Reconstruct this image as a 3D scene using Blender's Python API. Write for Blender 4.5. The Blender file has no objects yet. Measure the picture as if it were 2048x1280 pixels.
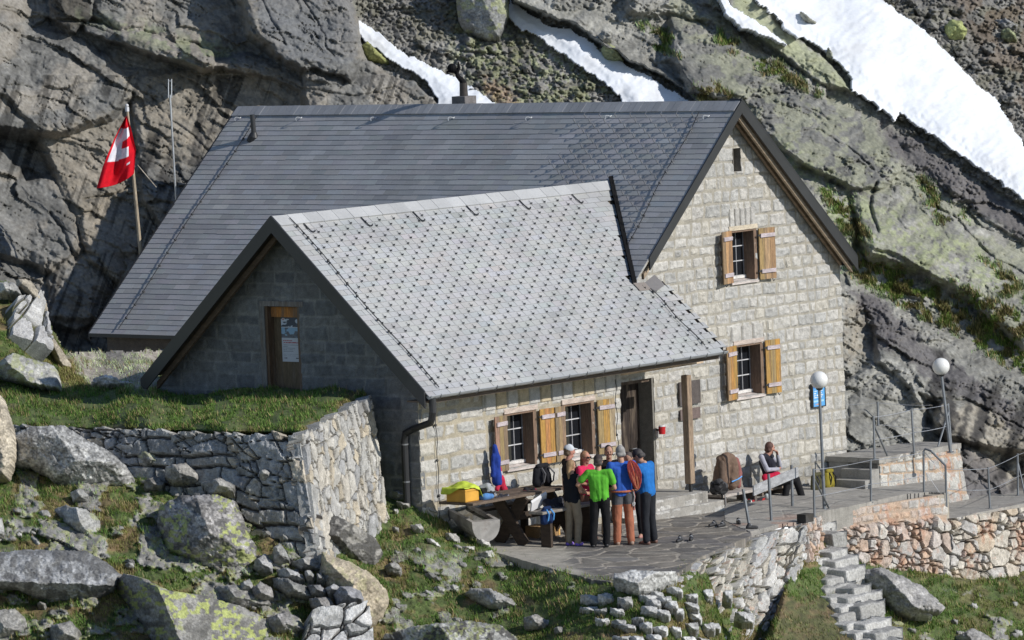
import bpy, bmesh, math, random
import numpy as np
from mathutils import Vector, Matrix
random.seed(7); rng=np.random.default_rng(11)
sc=bpy.context.scene; COL=sc.collection
# ---------------- frame of the place: U along the gable wall, V out of it, Z up --------------
FL,PHI,ROLL,TH=10095.7578,.0789,.0408,.8827
ZS=10.98
fw=np.array([0,np.cos(PHI),-np.sin(PHI)]); _up=np.array([0,np.sin(PHI),np.cos(PHI)]); _rt=np.array([1.,0,0])
CR=np.cos(ROLL)*_rt-np.sin(ROLL)*_up; CU=np.sin(ROLL)*_rt+np.cos(ROLL)*_up
U=np.array([np.cos(TH),np.sin(TH),0]); V=np.array([np.sin(TH),-np.cos(TH),0]); Z=np.array([0,0,1.])
CAM=np.array([0,0,ZS])
def ray(x,y):
    x=np.asarray(x,float)[...,None]; y=np.asarray(y,float)[...,None]
    return fw+CR*(x-1024)/FL-CU*(y-640)/FL
_O=ray(1481.64,203.19)*(FL/106.)-V*.35+CAM
def g(u,v,z):
    u=np.asarray(u,float)[...,None]; v=np.asarray(v,float)[...,None]; z=np.asarray(z,float)[...,None]
    return _O+U*u+V*v+Z*z
def PD(x,y,Y):
    return CAM+ray(x,y)*np.asarray(Y,float)[...,None]
def uvz(P):
    d=np.asarray(P)-_O; return np.stack([d@U,d@V,d@Z],-1)
def hit(x,y,n,k):
    d=ray(x,y); dl=np.array([d@U,d@V,d[2]]); o=uvz(CAM); t=(k-np.dot(n,o))/np.dot(n,dl); return o+dl*t
hv=lambda x,y,k:hit(x,y,[0,1,0],k)
hu=lambda x,y,k:hit(x,y,[1,0,0],k)
hz=lambda x,y,k:hit(x,y,[0,0,1],k)
TN=np.array([.035,.03,1.]); TK=-7.49
def tz(u,v): return TK-.035*u-.03*v
def T(x,y): return hit(x,y,TN,TK)
def depth(P): return float((np.asarray(P)-CAM)@fw)
# ---------------- noise ----------------
def h2(ix,iy,s):
    n=(ix.astype(np.int64)*374761393+iy.astype(np.int64)*668265263+int(s)*974634777)&0xffffffff
    n=((n^(n>>13))*1274126177)&0xffffffff; n=(n^(n>>16))
    n=(n*2246822519)&0xffffffff; n^=(n>>15)
    return (n&0xffffff)/float(0x1000000)
def vn(x,y,s=0):
    x=np.asarray(x,float); y=np.asarray(y,float)
    ix=np.floor(x); iy=np.floor(y); fx=x-ix; fy=y-iy; fx=fx*fx*fx*(fx*(fx*6-15)+10); fy=fy*fy*fy*(fy*(fy*6-15)+10)
    a=h2(ix,iy,s); b=h2(ix+1,iy,s); c=h2(ix,iy+1,s); d=h2(ix+1,iy+1,s)
    return (a*(1-fx)+b*fx)*(1-fy)+(c*(1-fx)+d*fx)*fy
def fbm(x,y,s=0,o=4,g_=.5):
    x=np.asarray(x,float); y=np.asarray(y,float)
    r=0;a=1;t=0
    for i in range(o):
        r=r+a*vn(x,y,s+i*17); t+=a; a*=g_; x=x*2.03+3.1; y=y*2.03+7.7
    return r/t
def voro(x,y,s=0,j=.85):
    ix=np.floor(x); iy=np.floor(y); f1=np.full(x.shape,9.); f2=f1.copy(); idn=np.zeros(x.shape); dx1=np.zeros(x.shape); dy1=dx1.copy()
    for a in (-1,0,1):
        for b in (-1,0,1):
            cx=ix+a; cy=iy+b
            px=cx+.5+j*(h2(cx,cy,s)-.5); py=cy+.5+j*(h2(cx,cy,s+5)-.5)
            d=np.hypot(px-x,py-y); r=h2(cx,cy,s+9)
            m=d<f1
            f2=np.where(m,f1,np.minimum(f2,d)); idn=np.where(m,r,idn); dx1=np.where(m,x-px,dx1); dy1=np.where(m,y-py,dy1); f1=np.where(m,d,f1)
    return f1,f2,idn,dx1,dy1
def sst(a,b,x):
    t=np.clip((x-a)/(b-a),0,1); return t*t*(3-2*t)
def sdist(px,py,poly):
    """signed distance to polygon, negative inside"""
    d=np.full(px.shape,1e9); ins=np.zeros(px.shape,bool); n=len(poly)
    for i in range(n):
        x0,y0=poly[i]; x1,y1=poly[(i+1)%n]
        ex,ey=x1-x0,y1-y0; L=ex*ex+ey*ey+1e-9
        t=np.clip(((px-x0)*ex+(py-y0)*ey)/L,0,1)
        d=np.minimum(d,np.hypot(px-x0-t*ex,py-y0-t*ey))
        c=((y0>py)!=(y1>py))&(px<(x1-x0)*(py-y0)/((y1-y0)+1e-12)+x0); ins^=c
    return np.where(ins,-d,d)
# ---------------- materials ----------------
MATS={}
def mat(name,color=(.5,.5,.5),rough=.8,attr=False,n1=(3.,.25),n2=None,bump=(20.,.3,.02),metal=0,spec=.5,tint=None,stretch=None,emit=None,trans=0):
    if name in MATS: return MATS[name]
    m=bpy.data.materials.new(name); m.use_nodes=True; nt=m.node_tree; N=nt.nodes; L=nt.links
    b=N['Principled BSDF']; b.inputs['Roughness'].default_value=rough; b.inputs['Metallic'].default_value=metal
    b.inputs['Specular IOR Level'].default_value=spec
    if trans: b.inputs['Transmission Weight'].default_value=trans
    tc=N.new('ShaderNodeTexCoord'); vec=tc.outputs['Object']
    if stretch:
        mp=N.new('ShaderNodeMapping'); mp.inputs['Scale'].default_value=stretch; L.new(vec,mp.inputs['Vector']); vec=mp.outputs['Vector']
    if attr:
        a=N.new('ShaderNodeVertexColor'); a.layer_name='Col'; cur=a.outputs['Color']
    else:
        a=N.new('ShaderNodeRGB'); a.outputs[0].default_value=(*color,1); cur=a.outputs[0]
    def addn(cur,scale,amt,col2=None,det=6):
        n=N.new('ShaderNodeTexNoise'); n.inputs['Scale'].default_value=scale; n.inputs['Detail'].default_value=det; L.new(vec,n.inputs['Vector'])
        r=N.new('ShaderNodeMapRange'); r.inputs[1].default_value=.3; r.inputs[2].default_value=.7
        L.new(n.outputs['Fac'],r.inputs[0])
        if col2 is None:
            r.inputs[3].default_value=1-amt; r.inputs[4].default_value=1+amt
            mx=N.new('ShaderNodeVectorMath'); mx.operation='SCALE'; L.new(cur,mx.inputs[0]); L.new(r.outputs[0],mx.inputs['Scale']); return mx.outputs[0]
        r.inputs[3].default_value=0; r.inputs[4].default_value=amt; r.inputs[1].default_value=.48; r.inputs[2].default_value=.68
        mx=N.new('ShaderNodeMix'); mx.data_type='RGBA'; L.new(r.outputs[0],mx.inputs['Factor']); L.new(cur,mx.inputs['A']); mx.inputs['B'].default_value=(*col2,1); return mx.outputs['Result']
    if tint: cur=addn(cur,tint[0],tint[1],tint[2])
    cur=addn(cur,n1[0],n1[1])
    if n2: cur=addn(cur,n2[0],n2[1])
    L.new(cur,b.inputs['Base Color'])
    if bump:
        n=N.new('ShaderNodeTexNoise'); n.inputs['Scale'].default_value=bump[0]; n.inputs['Detail'].default_value=8; L.new(vec,n.inputs['Vector'])
        bp=N.new('ShaderNodeBump'); bp.inputs['Strength'].default_value=bump[1]; bp.inputs['Distance'].default_value=bump[2]; L.new(n.outputs['Fac'],bp.inputs['Height']); L.new(bp.outputs[0],b.inputs['Normal'])
    if emit: b.inputs['Emission Color'].default_value=(*emit[:3],1); b.inputs['Emission Strength'].default_value=emit[3]
    MATS[name]=m; return m
# ---------------- objects ----------------
def npmesh(name,verts,faces,col=None,smooth=False):
    me=bpy.data.meshes.new(name); verts=np.ascontiguousarray(verts,np.float32)
    if isinstance(faces,np.ndarray):
        k=faces.shape[1]; nf=len(faces)
        me.vertices.add(len(verts)); me.vertices.foreach_set('co',verts.ravel())
        me.loops.add(nf*k); me.loops.foreach_set('vertex_index',faces.astype(np.int32).ravel())
        me.polygons.add(nf); me.polygons.foreach_set('loop_start',np.arange(0,nf*k,k,dtype=np.int32)); me.polygons.foreach_set('loop_total',np.full(nf,k,np.int32))
        me.update(calc_edges=True)
    else:
        me.from_pydata(verts.tolist(),[],faces); me.update()
    if col is not None:
        at=me.color_attributes.new('Col','FLOAT_COLOR','POINT'); c=np.ones((len(verts),4),np.float32); c[:,:3]=col; at.data.foreach_set('color',c.ravel())
    me.validate()
    me.polygons.foreach_set('use_smooth',np.full(len(me.polygons),bool(smooth)))
    return me
def root(name,label,cat,loc,rz=0,group=None):
    o=bpy.data.objects.new(name,None); COL.objects.link(o); o.location=tuple(map(float,loc)); o.rotation_euler=(0,0,rz); o.empty_display_size=.2
    o['label']=label; o['category']=cat
    if group: o['group']=group
    return o
def obj(name,verts,faces,m,parent=None,col=None,smooth=False,label=None,cat=None,group=None,kind=None,local=False,origin=None):
    """verts in world coordinates unless local"""
    verts=np.asarray(verts,float)
    org=np.zeros(3)
    if not local:
        if parent is not None:
            p=parent
            while p is not None: org=org+np.array(p.location); p=p.parent
        elif origin is not None: org=np.asarray(origin,float)
        else: org=np.array([verts[:,0].mean(),verts[:,1].mean(),verts[:,2].min()])
    me=npmesh(name,verts-org,faces,col,smooth); me.materials.append(m)
    o=bpy.data.objects.new(name,me); COL.objects.link(o)
    if parent is not None: o.parent=parent
    elif not local: o.location=tuple(org)
    if label: o['label']=label
    if cat: o['category']=cat
    if group: o['group']=group
    if kind: o['kind']=kind
    return o
class MB:
    def __init__(s): s.v=[]; s.f=[]; s.c=[]
    def add(s,v,f,c=None):
        n=len(s.v); s.v+= [tuple(map(float,p)) for p in v]; s.f+=[tuple(i+n for i in q) for q in f]; s.c+=[c or (1,1,1)]*len(v); return s
    def hexa(s,p,c=None):  # 8 corners: bottom 4 ccw, top 4 ccw
        return s.add(p,[(3,2,1,0),(4,5,6,7),(0,1,5,4),(1,2,6,5),(2,3,7,6),(3,0,4,7)],c)
    def ubox(s,u0,u1,v0,v1,z0,z1,c=None):
        return s.hexa([g(a,b,z) for z in (z0,z1) for a,b in ((u0,v0),(u0,v1),(u1,v1),(u1,v0))],c)
    def obox(s,o,a,b,c_,col=None): # origin + three edge vectors
        o,a,b,c_=map(np.asarray,(o,a,b,c_)); return s.hexa([o,o+a,o+a+b,o+b,o+c_,o+a+c_,o+a+b+c_,o+b+c_],col)
    def bar(s,p,q,w,h,up=(0,0,1),c=None):
        p=np.asarray(p,float);q=np.asarray(q,float); d=(q-p)/np.linalg.norm(q-p); up=np.asarray(up,float); sd=np.cross(d,up); sd/=np.linalg.norm(sd); u2=np.cross(sd,d)
        return s.obox(p-sd*w/2-u2*h/2,sd*w,u2*h,q-p,c) if False else s.hexa([p-sd*w/2-u2*h/2,p+sd*w/2-u2*h/2,q+sd*w/2-u2*h/2,q-sd*w/2-u2*h/2,p-sd*w/2+u2*h/2,p+sd*w/2+u2*h/2,q+sd*w/2+u2*h/2,q-sd*w/2+u2*h/2],c)
    def tube(s,path,r,n=8,c=None,caps=True):
        path=[np.asarray(p,float) for p in path]; rs=r if hasattr(r,'__len__') else [r]*len(path); V_=[]; F=[]
        prev=None
        for i,p in enumerate(path):
            d=path[min(i+1,len(path)-1)]-path[max(i-1,0)]; d=d/(np.linalg.norm(d)+1e-12)
            if prev is None:
                a=np.array([0,0,1.]) if abs(d[2])<.9 else np.array([1.,0,0]); x=np.cross(d,a)
            else: x=prev-d*np.dot(prev,d)
            x/=np.linalg.norm(x)+1e-12; prev=x; y=np.cross(d,x)
            V_+=[p+rs[i]*(x*math.cos(t)+y*math.sin(t)) for t in [2*math.pi*k/n for k in range(n)]]
        for i in range(len(path)-1):
            F+=[(i*n+k,i*n+(k+1)%n,(i+1)*n+(k+1)%n,(i+1)*n+k) for k in range(n)]
        if caps: F+=[tuple(range(n-1,-1,-1)),tuple((len(path)-1)*n+k for k in range(n))]
        return s.add(V_,F,c)
    def sphere(s,cn,r,nu=16,nv=10,c=None,sc3=(1,1,1)):
        cn=np.asarray(cn,float); V_=[]; F=[]
        for i in range(nv+1):
            t=math.pi*i/nv
            for k in range(nu):
                a=2*math.pi*k/nu; V_.append(cn+r*np.array([math.sin(t)*math.cos(a)*sc3[0],math.sin(t)*math.sin(a)*sc3[1],math.cos(t)*sc3[2]]))
        for i in range(nv): F+=[(i*nu+k,(i+1)*nu+k,(i+1)*nu+(k+1)%nu,i*nu+(k+1)%nu) for k in range(nu)]
        return s.add(V_,F,c)
    def prism(s,poly,vec,c=None):
        n=len(poly); P=[np.asarray(p,float) for p in poly]; Q=[p+np.asarray(vec) for p in P]
        return s.add(P+Q,[tuple(range(n-1,-1,-1)),tuple(range(n,2*n))]+[(i,(i+1)%n,n+(i+1)%n,n+i) for i in range(n)],c)
    def build(s,name,m,parent=None,bevel=0,smooth=False,**k):
        o=obj(name,np.array(s.v),s.f,m,parent,col=np.array(s.c,np.float32),smooth=smooth,**k)
        if bevel:
            b=o.modifiers.new('bevel','BEVEL'); b.width=bevel; b.segments=2; b.limit_method='ANGLE'
        return o
def grid_faces(nx,ny,mask=None):
    i=np.arange(nx*ny).reshape(ny,nx); q=np.stack([i[:-1,:-1],i[:-1,1:],i[1:,1:],i[1:,:-1]],-1)
    if mask is not None: q=q[mask]
    return q.reshape(-1,4)
def compact(verts,faces,col=None):
    used=np.unique(faces); mp=np.zeros(len(verts),np.int64); mp[used]=np.arange(len(used))
    return verts[used],mp[faces],(None if col is None else col[used])
def skirt(verts,faces,col,vec):
    """close the open border of a quad sheet by extruding it along vec"""
    e=np.concatenate([faces[:,[0,1]],faces[:,[1,2]],faces[:,[2,3]],faces[:,[3,0]]]); key=np.sort(e,1); code=key[:,0]*(len(verts)+1)+key[:,1]
    _,inv,cnt=np.unique(code,return_inverse=True,return_counts=True); be=e[cnt[inv]==1]
    used=np.unique(be); mp=np.full(len(verts),-1); mp[used]=np.arange(len(used))+len(verts)
    nv=np.concatenate([verts,verts[used]+vec]); nf=np.concatenate([faces,np.stack([be[:,1],be[:,0],mp[be[:,0]],mp[be[:,1]]],1)])
    nc=np.concatenate([col,col[used]]) if col is not None else None
    return nv,nf,nc
# ---------------- stone patterns: height and colour over (s,t) metres ----------------
def pick(r,pal):
    pal=np.array(pal); i=np.clip((r*len(pal)).astype(int),0,len(pal)-1); return pal[i]
def ashlar(s,t,seed,hc=.215,lmin=.22,lmax=.5,mort=.018,pal=None,mcol=(.3,.27,.2),rel=.035,wv=1.,gs=1.):
    """coursed rock-faced blocks with mortar joints"""
    tw=t+wv*.06*(fbm(s*1.1,t*1.1,seed+3,2)-.5)+wv*.022*(vn(s*5,t*3,seed+4)-.5)
    n=int((t.max()-t.min())/hc)+3; t0=t.min()-.1
    r=np.random.default_rng(seed); hs=hc*r.uniform(.72,1.28,n); ed=t0+np.concatenate([[0],np.cumsum(hs)])
    row=np.clip(np.searchsorted(ed,tw.ravel())-1,0,n-1).reshape(t.shape)
    dv=np.minimum(tw-ed[row],ed[row+1]-tw); cid=np.zeros(t.shape); dh=np.zeros(t.shape); cx=np.zeros(t.shape)
    for k in range(n):
        m=row==k
        if not m.any(): continue
        es=[s.min()-r.uniform(.1,.6)]
        while es[-1]<s.max()+.5: es.append(es[-1]+r.uniform(lmin,lmax)*(1 if r.random()<.85 else .5))
        es=np.array(es); sw=s[m]+wv*.05*(vn(s[m]*5,t[m]*7,seed+8)-.5); j=np.clip(np.searchsorted(es,sw)-1,0,len(es)-2)
        dh[m]=np.minimum(sw-es[j],es[j+1]-sw); cid[m]=h2(j+0.,k+np.zeros(j.shape),seed+21); cx[m]=(sw-es[j])/(es[j+1]-es[j])-.5
    d=np.minimum(dv,dh)-mort/2-.012*(vn(s*9,t*9,seed+12))-gs*.02*sst(.5,.8,fbm(s*3.1,t*3.1,seed+15,3))
    cid2=np.modf(cid*7.13)[0]
    body=sst(0,.028,d); f=fbm(s*14,t*14,seed+30,3)-.5; f2=fbm(s*5,t*5,seed+33,2)-.5
    h=body*(rel*(.55+.7*cid2)+f*.026+f2*.022+ (np.modf(cid*13.7)[0]-.5)*.05*cx)
    c=pick(cid,pal)*(1+.22*(f*2)[...,None])
    g_=sst(-.004,.012,d)[...,None]
    mc=np.array(mcol)*(1+.35*(fbm(s*4,t*4,seed+40,3)-.5))[...,None]
    return h+.006*(f), c*g_+mc*(1-g_)
def rubble(s,t,seed,cs=.3,ct=.2,pal=None,gapcol=(.05,.045,.035),gap=.05,rel=.10,warp=.25,mix=None,rough=.05):
    """irregular dry stones"""
    x=s/cs+warp*(fbm(s*2,t*2,seed+1,2)-.5)*2; y=t/ct+warp*(fbm(s*2+9,t*2,seed+2,2)-.5)*2
    big=voro(x*.55,y*.55,seed+50,.8); sm=voro(x,y,seed,.9)
    m=(h2(np.floor(big[2]*997),np.floor(big[2]*331),seed)<.42)
    e=np.where(m,(big[1]-big[0])/.55,sm[1]-sm[0]); cid=np.where(m,big[2],sm[2]); dx=np.where(m,big[3]/.55,sm[3]); dy=np.where(m,big[4]/.55,sm[4])
    e=np.where(m,e,np.minimum(e,1)); bm=np.abs((big[1]-big[0]))/.55
    e=np.minimum(e,np.where(m,9,bm))
    a=np.modf(cid*17.3)[0]; b=np.modf(cid*31.7)[0]; c_=np.modf(cid*53.1)[0]
    body=sst(0,gap*3.2,e-gap*.4)
    f=fbm(s*12,t*12,seed+30,4)-.5; f2=fbm(s*4,t*4,seed+33,3)-.5
    h=body*(rel*(.55+.6*a)+rel*.9*((b-.5)*dx+(c_-.5)*dy)+rough*f*1.2+rough*f2)-(1-body)*rel*.35
    c=pick(cid,pal)*(1+.3*f*2)[...,None]*(1+.25*f2*2)[...,None]
    if mix is not None: c=mix(s,t,c,cid)
    g_=sst(0,.5,body)[...,None]
    return h,c*g_+np.array(gapcol)*(1-g_)
def stone_sheet(fn,sr,tr,res,pos,nrm,holes=(),inside=None,back=.12):
    """fn(s,t)->h,col ; pos(s,t)->world ; nrm outward unit vector(s)"""
    nx=int((sr[1]-sr[0])/res)+1; ny=int((tr[1]-tr[0])/res)+1
    s,t=np.meshgrid(np.linspace(*sr,nx),np.linspace(*tr,ny)); h,c=fn(s,t)
    P=pos(s,t)+h[...,None]*nrm
    sm=(s[:-1,:-1]+s[1:,1:])/2; tm=(t[:-1,:-1]+t[1:,1:])/2; k=np.ones(sm.shape,bool)
    if inside is not None: k&=inside(sm,tm)
    for a,b,c0,d in holes: k&=~((sm>a)&(sm<b)&(tm>c0)&(tm<d))
    F=grid_faces(nx,ny,k); v,F,cc=compact(P.reshape(-1,3),F,c.reshape(-1,3))
    nn=np.asarray(nrm,float)
    return skirt(v,F,cc,-back*(nn if nn.ndim==1 else nn.reshape(-1,3).mean(0)))
# =============== HOUSE ===============
tp,tq=.9088,.8914
va,Za,U1,ve,U2=-1.6475,-1.4076,11.1088,1.7024,-2.6521
LM=12.4781; WE=4.656; W2=3.5272; OV=.35; VF=1.1; UA=-10.62
zmain=lambda u:tp*u
zmr=lambda u:-tp*u
zann=lambda v:Za-tq*np.abs(v-va)
M_stone=mat('granite_masonry',attr=True,rough=.9,n1=(9,.16),n2=(55,.2),bump=(60,.5,.01))
M_slate=mat('slate',attr=True,rough=.6,n1=(1.3,.09),n2=(25,.06),bump=(30,.15,.005),spec=.4)
M_darkmetal=mat('dark_sheet_metal',(.028,.029,.032),.45,n1=(2,.2),bump=None)
M_greymetal=mat('galvanised_metal',(.30,.31,.33),.42,metal=.7,n1=(6,.2),bump=(30,.1,.002))
M_zinc=mat('zinc_gutter',(.42,.44,.46),.45,metal=.4,n1=(4,.15),bump=None)
M_wood=mat('weathered_wood',attr=True,rough=.8,tint=(2.2,.75,(.15,.115,.085)),n1=(6,.25),n2=(22,.3),bump=(18,.4,.006),stretch=(6,6,.7))
M_woodh=mat('weathered_plank',attr=True,rough=.8,n1=(4,.25),n2=(20,.25),bump=(18,.4,.006),stretch=(1,1,5))
M_dark=mat('dark_interior',(.012,.012,.014),.6,bump=None)
M_glass=mat('window_glass',(.012,.014,.018),.04,bump=None,spec=.9,n1=(1,.1))
M_white=mat('white_paint',(.62,.62,.64),.6,n1=(5,.12),bump=None)
M_render=mat('rough_cast_blocks',attr=True,rough=.95,tint=(1.1,.5,(.10,.10,.105)),n1=(7,.2),n2=(60,.25),bump=(80,.6,.01))
hut=root('mountain_hut','grey slate roofed alpine stone hut with a lower pale roofed wing in front','hut',g(-3,-3,-7.9))
PALS=[(.46,.445,.415),(.42,.41,.385),(.49,.475,.445),(.38,.375,.36),(.45,.435,.41),(.47,.445,.395),(.43,.425,.41),(.455,.44,.415)]
MORT=(.345,.32,.27)
# --- gable wall ---
WINS=[] # (name,u0,u1,z0,z1,vplane)
wu=(-.06,.72,-3.42,-2.46); wl=(-.05,.80,-5.62,-4.64); slit=(.13,.40,-1.34,-.90); door=(-3.75,-2.57,-7.4,-5.0)
def gab_in(s,t): return (t<np.minimum(tp*s,-tp*s)-.10)
def gable_fn(s,t):
    h,c=ashlar(s,t,101,hc=.235,lmin=.2,lmax=.55,pal=PALS,mcol=MORT,rel=.016)
    # dressed quoins at the right corner and relieving blocks over the windows
    for (a,b,z0,z1) in ((wu[0]-.0,wu[1]+.05,wu[3]+.09,wu[3]+.42),(wl[0]-.1,wl[1]+.1,wl[3]+.09,wl[3]+.36)):
        m=(s>a)&(s<b)&(t>z0)&(t<z1)
        k=(s-a)/((b-a)/(5 if z0>-3 else 3)); e=np.minimum(np.modf(k)[0],1-np.modf(k)[0])*((b-a)/5)
        hh=.035*sst(.004,.03,e)+.02*(fbm(s*14,t*14,7,3)-.5); h=np.where(m,hh,h)
        cc=pick(h2(np.floor(k),np.floor(k)*0+3,9),PALS)*.96; gg=sst(0,.02,e)[...,None]; cc=cc*gg+np.array(MORT)*.7*(1-gg); c=np.where(m[...,None],cc,c)
    # render strip under the rakes
    r=(np.minimum(tp*s,-tp*s)-t)/1.35; k=sst(.10,.26,r+.08*(vn(s*4,t*4,5)-.5))
    h=h*k-.004*(1-k); c=c*k[...,None]+np.array((.30,.27,.22))*(1-k[...,None])
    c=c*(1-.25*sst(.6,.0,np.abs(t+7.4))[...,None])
    return h,c
v,F,c=stone_sheet(gable_fn,(-4.6,3.5),(-8.1,-.1),.0165,lambda s,t:g(s,0*s,t),V,holes=[wu,wl,slit,door],inside=gab_in)
obj('wall',v,F,M_stone,hut,col=c,label='granite block gable wall')
# --- front wall of the wing ---
def px_uz(x0,y0,x1,y1,k): a=hv(x0,y0,k); b=hv(x1,y1,k); return (a[0],b[0],b[2],a[2])
zt1=float(hv(1010,829,VF)[2]); zb1=float(hv(1012,938,VF)[2])
f1=(float(hv(1008,829,VF)[0]),float(hv(1066,820,VF)[0]),zb1,zt1); f2=(float(hv(1124,812,VF)[0]),float(hv(1182,803,VF)[0]),zb1,zt1)
uR=float(hv(1240,800,VF)[0])
def front_fn(s,t):
    h,c=ashlar(s,t,207,hc=.25,lmin=.3,lmax=.75,mort=.045,pal=PALS,mcol=(.375,.335,.26),rel=.013)
    m=(t>zt1+.12)&(t<zt1+.45)&(s>-8.9)
    k=(s+20)/.31; e=np.minimum(np.modf(k)[0],1-np.modf(k)[0])*.31; hh=.035*sst(.004,.03,e)+.02*(fbm(s*14,t*14,7,3)-.5); h=np.where(m,hh,h)
    cc=pick(h2(np.floor(k),np.floor(k)*0+3,19),PALS+[(.26,.28,.25),(.47,.40,.28)]); gg=sst(0,.02,e)[...,None]; cc=cc*gg+np.array(MORT)*(1-gg); c=np.where(m[...,None],cc,c)
    return h,c
v,F,c=stone_sheet(front_fn,(UA,uR),(-7.9,-4.12),.0165,lambda s,t:g(s,0*s+VF,t),V,holes=[f1,f2])
obj('wall',v,F,M_stone,hut,col=c,label='granite block front wall of the wing')
# --- left gable of the wing, in shade ---
pd0=hu(529,612,UA); pd1=hu(598,612,UA); pdb=-7.; pdt=float(pd0[2])
dr=(float(pd0[1]),float(pd1[1]),-6.5,pdt)
def ren_fn(s,t):
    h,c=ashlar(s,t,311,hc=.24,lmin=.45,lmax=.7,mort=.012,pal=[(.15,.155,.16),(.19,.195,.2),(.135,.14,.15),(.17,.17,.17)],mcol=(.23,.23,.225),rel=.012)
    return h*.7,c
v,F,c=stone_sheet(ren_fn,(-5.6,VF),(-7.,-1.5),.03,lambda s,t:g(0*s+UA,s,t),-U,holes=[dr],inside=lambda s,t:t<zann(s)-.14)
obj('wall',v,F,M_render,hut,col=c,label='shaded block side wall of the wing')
# backing solids
b=MB()
b.prism([g(-4.6,-.42,-8),g(3.45,-.42,-8),g(3.45,-.42,tp*-3.45-.2),g(0,-.42,-.2),g(-4.6,-.42,-4.4)],-V*.2)
b.ubox(3.3,3.46,-12.3,-.45,-8,-3.4); b.ubox(-4.25,-4.1,-12.3,-.45,-6,-4.05)
b.prism([g(-4.2,-12.35,-7),g(3.4,-12.35,-7),g(3.4,-12.35,tp*-3.4-.2),g(0,-12.35,-.2),g(-4.2,-12.35,-4.1)],V*.2)
b.ubox(UA+.1,uR-.02,VF-.52,VF-.42,-7.9,-4.3); b.ubox(uR-.5,uR-.03,-.4,VF-.12,-7.9,-4.3); b.ubox(UA+.05,UA+.12,-5,VF-.1,-7.9,-4.6)
b.ubox(-3.8,-2.5,-.41,-.38,-7.6,-4.9)
b.build('inner_wall',M_render,hut)
# grey side wall under the main eave at far left
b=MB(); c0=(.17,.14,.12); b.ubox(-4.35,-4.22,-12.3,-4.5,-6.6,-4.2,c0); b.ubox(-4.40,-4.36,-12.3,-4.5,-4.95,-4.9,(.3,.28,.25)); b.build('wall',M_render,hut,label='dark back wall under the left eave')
# --- slates -----
def slates(name,us,vs,place,keep,base,var,exp,wid,seed,thick=.009,m=M_slate,label=None,rust=0):
    """us,vs in slope metres: a along the ridge, d down the slope; place(a,d,h)->world"""
    r=np.random.default_rng(seed); Vv=[];Ff=[];Cc=[]; nrow=int((us[1]-us[0])/exp)
    for i in range(nrow+1):
        d=us[0]+i*exp; off=(wid/2 if i%2 else 0)+r.uniform(-.015,.015); a=vs[0]-wid+off
        while a<vs[1]+wid:
            a0=max(a,vs[0]); a1=min(a+wid,vs[1]); a+=wid
            if a1-a0<.03: continue
            if not keep((a0+a1)/2,d+exp/2): continue
            gp=.0022 if base[0]<.4 else .0045; tl=r.normal(0,.0004,4); lift=thick+r.normal(0,.0004); dd=r.normal(0,.003)
            p=[place(a0+gp,d-.02,.002),place(a1-gp,d-.02,.002),place(a1-gp,d+exp+.012+dd,thick+lift*.2+tl[0]),place(a0+gp,d+exp+.012+dd,thick+lift*.2+tl[1]),
               place(a0+gp,d-.02,-.02),place(a1-gp,d-.02,-.02),place(a1-gp,d+exp+.012+dd,-.006),place(a0+gp,d+exp+.012+dd,-.006)]
            n=len(Vv); Vv+=p; Ff+=[(n,n+1,n+2,n+3),(n,n+3,n+7,n+4),(n+1,n+5,n+6,n+2)]
            k=np.array(base)*(1+r.normal(0,var)); k=k*(1+np.array([r.normal(0,.02),0,r.normal(0,.02)]))
            if r.random()<.02: k=k*r.uniform(.82,.93)
            k=k*(1-.10*sst(.5,.7,fbm(np.array(a*.8),np.array(d*.35+i*.02),seed+5,3)))
            if rust and r.random()<rust: k=np.array([.32,.2,.12])
            Cc+=[k]*8
            m_=len(Vv); Vv+=[p[3],p[2],p[6],p[7]]; Ff.append((m_,m_+1,m_+2,m_+3)); Cc+=[k*.30]*4  # lower edge coloured dark to paint the shadow line under each course
    return obj(name,np.array(Vv),np.array(Ff),m,hut,col=np.array(Cc),label=label)
cp=math.cos(math.atan(tp)); cq=math.cos(math.atan(tq)); sp=tp*cp; sq=tq*cq
Nm=(-U*sp+Z*cp); Nr=(U*sp+Z*cp); Na=(V*sq+Z*cq); Nb=(-V*sq+Z*cq)
pm=lambda a,d,h:g(-d*cp,a,-d*sp)+Nm*h
pa=lambda a,d,h:g(a,va+d*cq,Za-d*sq)+Na*h
def keep_main(a,d):
    u=-d*cp; z=-d*sp
    return not (z<zann(a)-.07 and a>va-6.5 and z<Za and (a<VF+.6)) or u>UA*0+99
def keep_ann(a,d):
    v=va+d*cq; z=Za-d*sq
    if v>OV: return a<U2
    return z>zmain(a)-.02 and a<0
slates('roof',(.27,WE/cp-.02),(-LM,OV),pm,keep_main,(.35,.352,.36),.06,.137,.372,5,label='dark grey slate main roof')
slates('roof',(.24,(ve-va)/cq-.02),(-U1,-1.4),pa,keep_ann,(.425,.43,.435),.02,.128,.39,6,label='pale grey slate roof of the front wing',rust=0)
b=MB()
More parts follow.
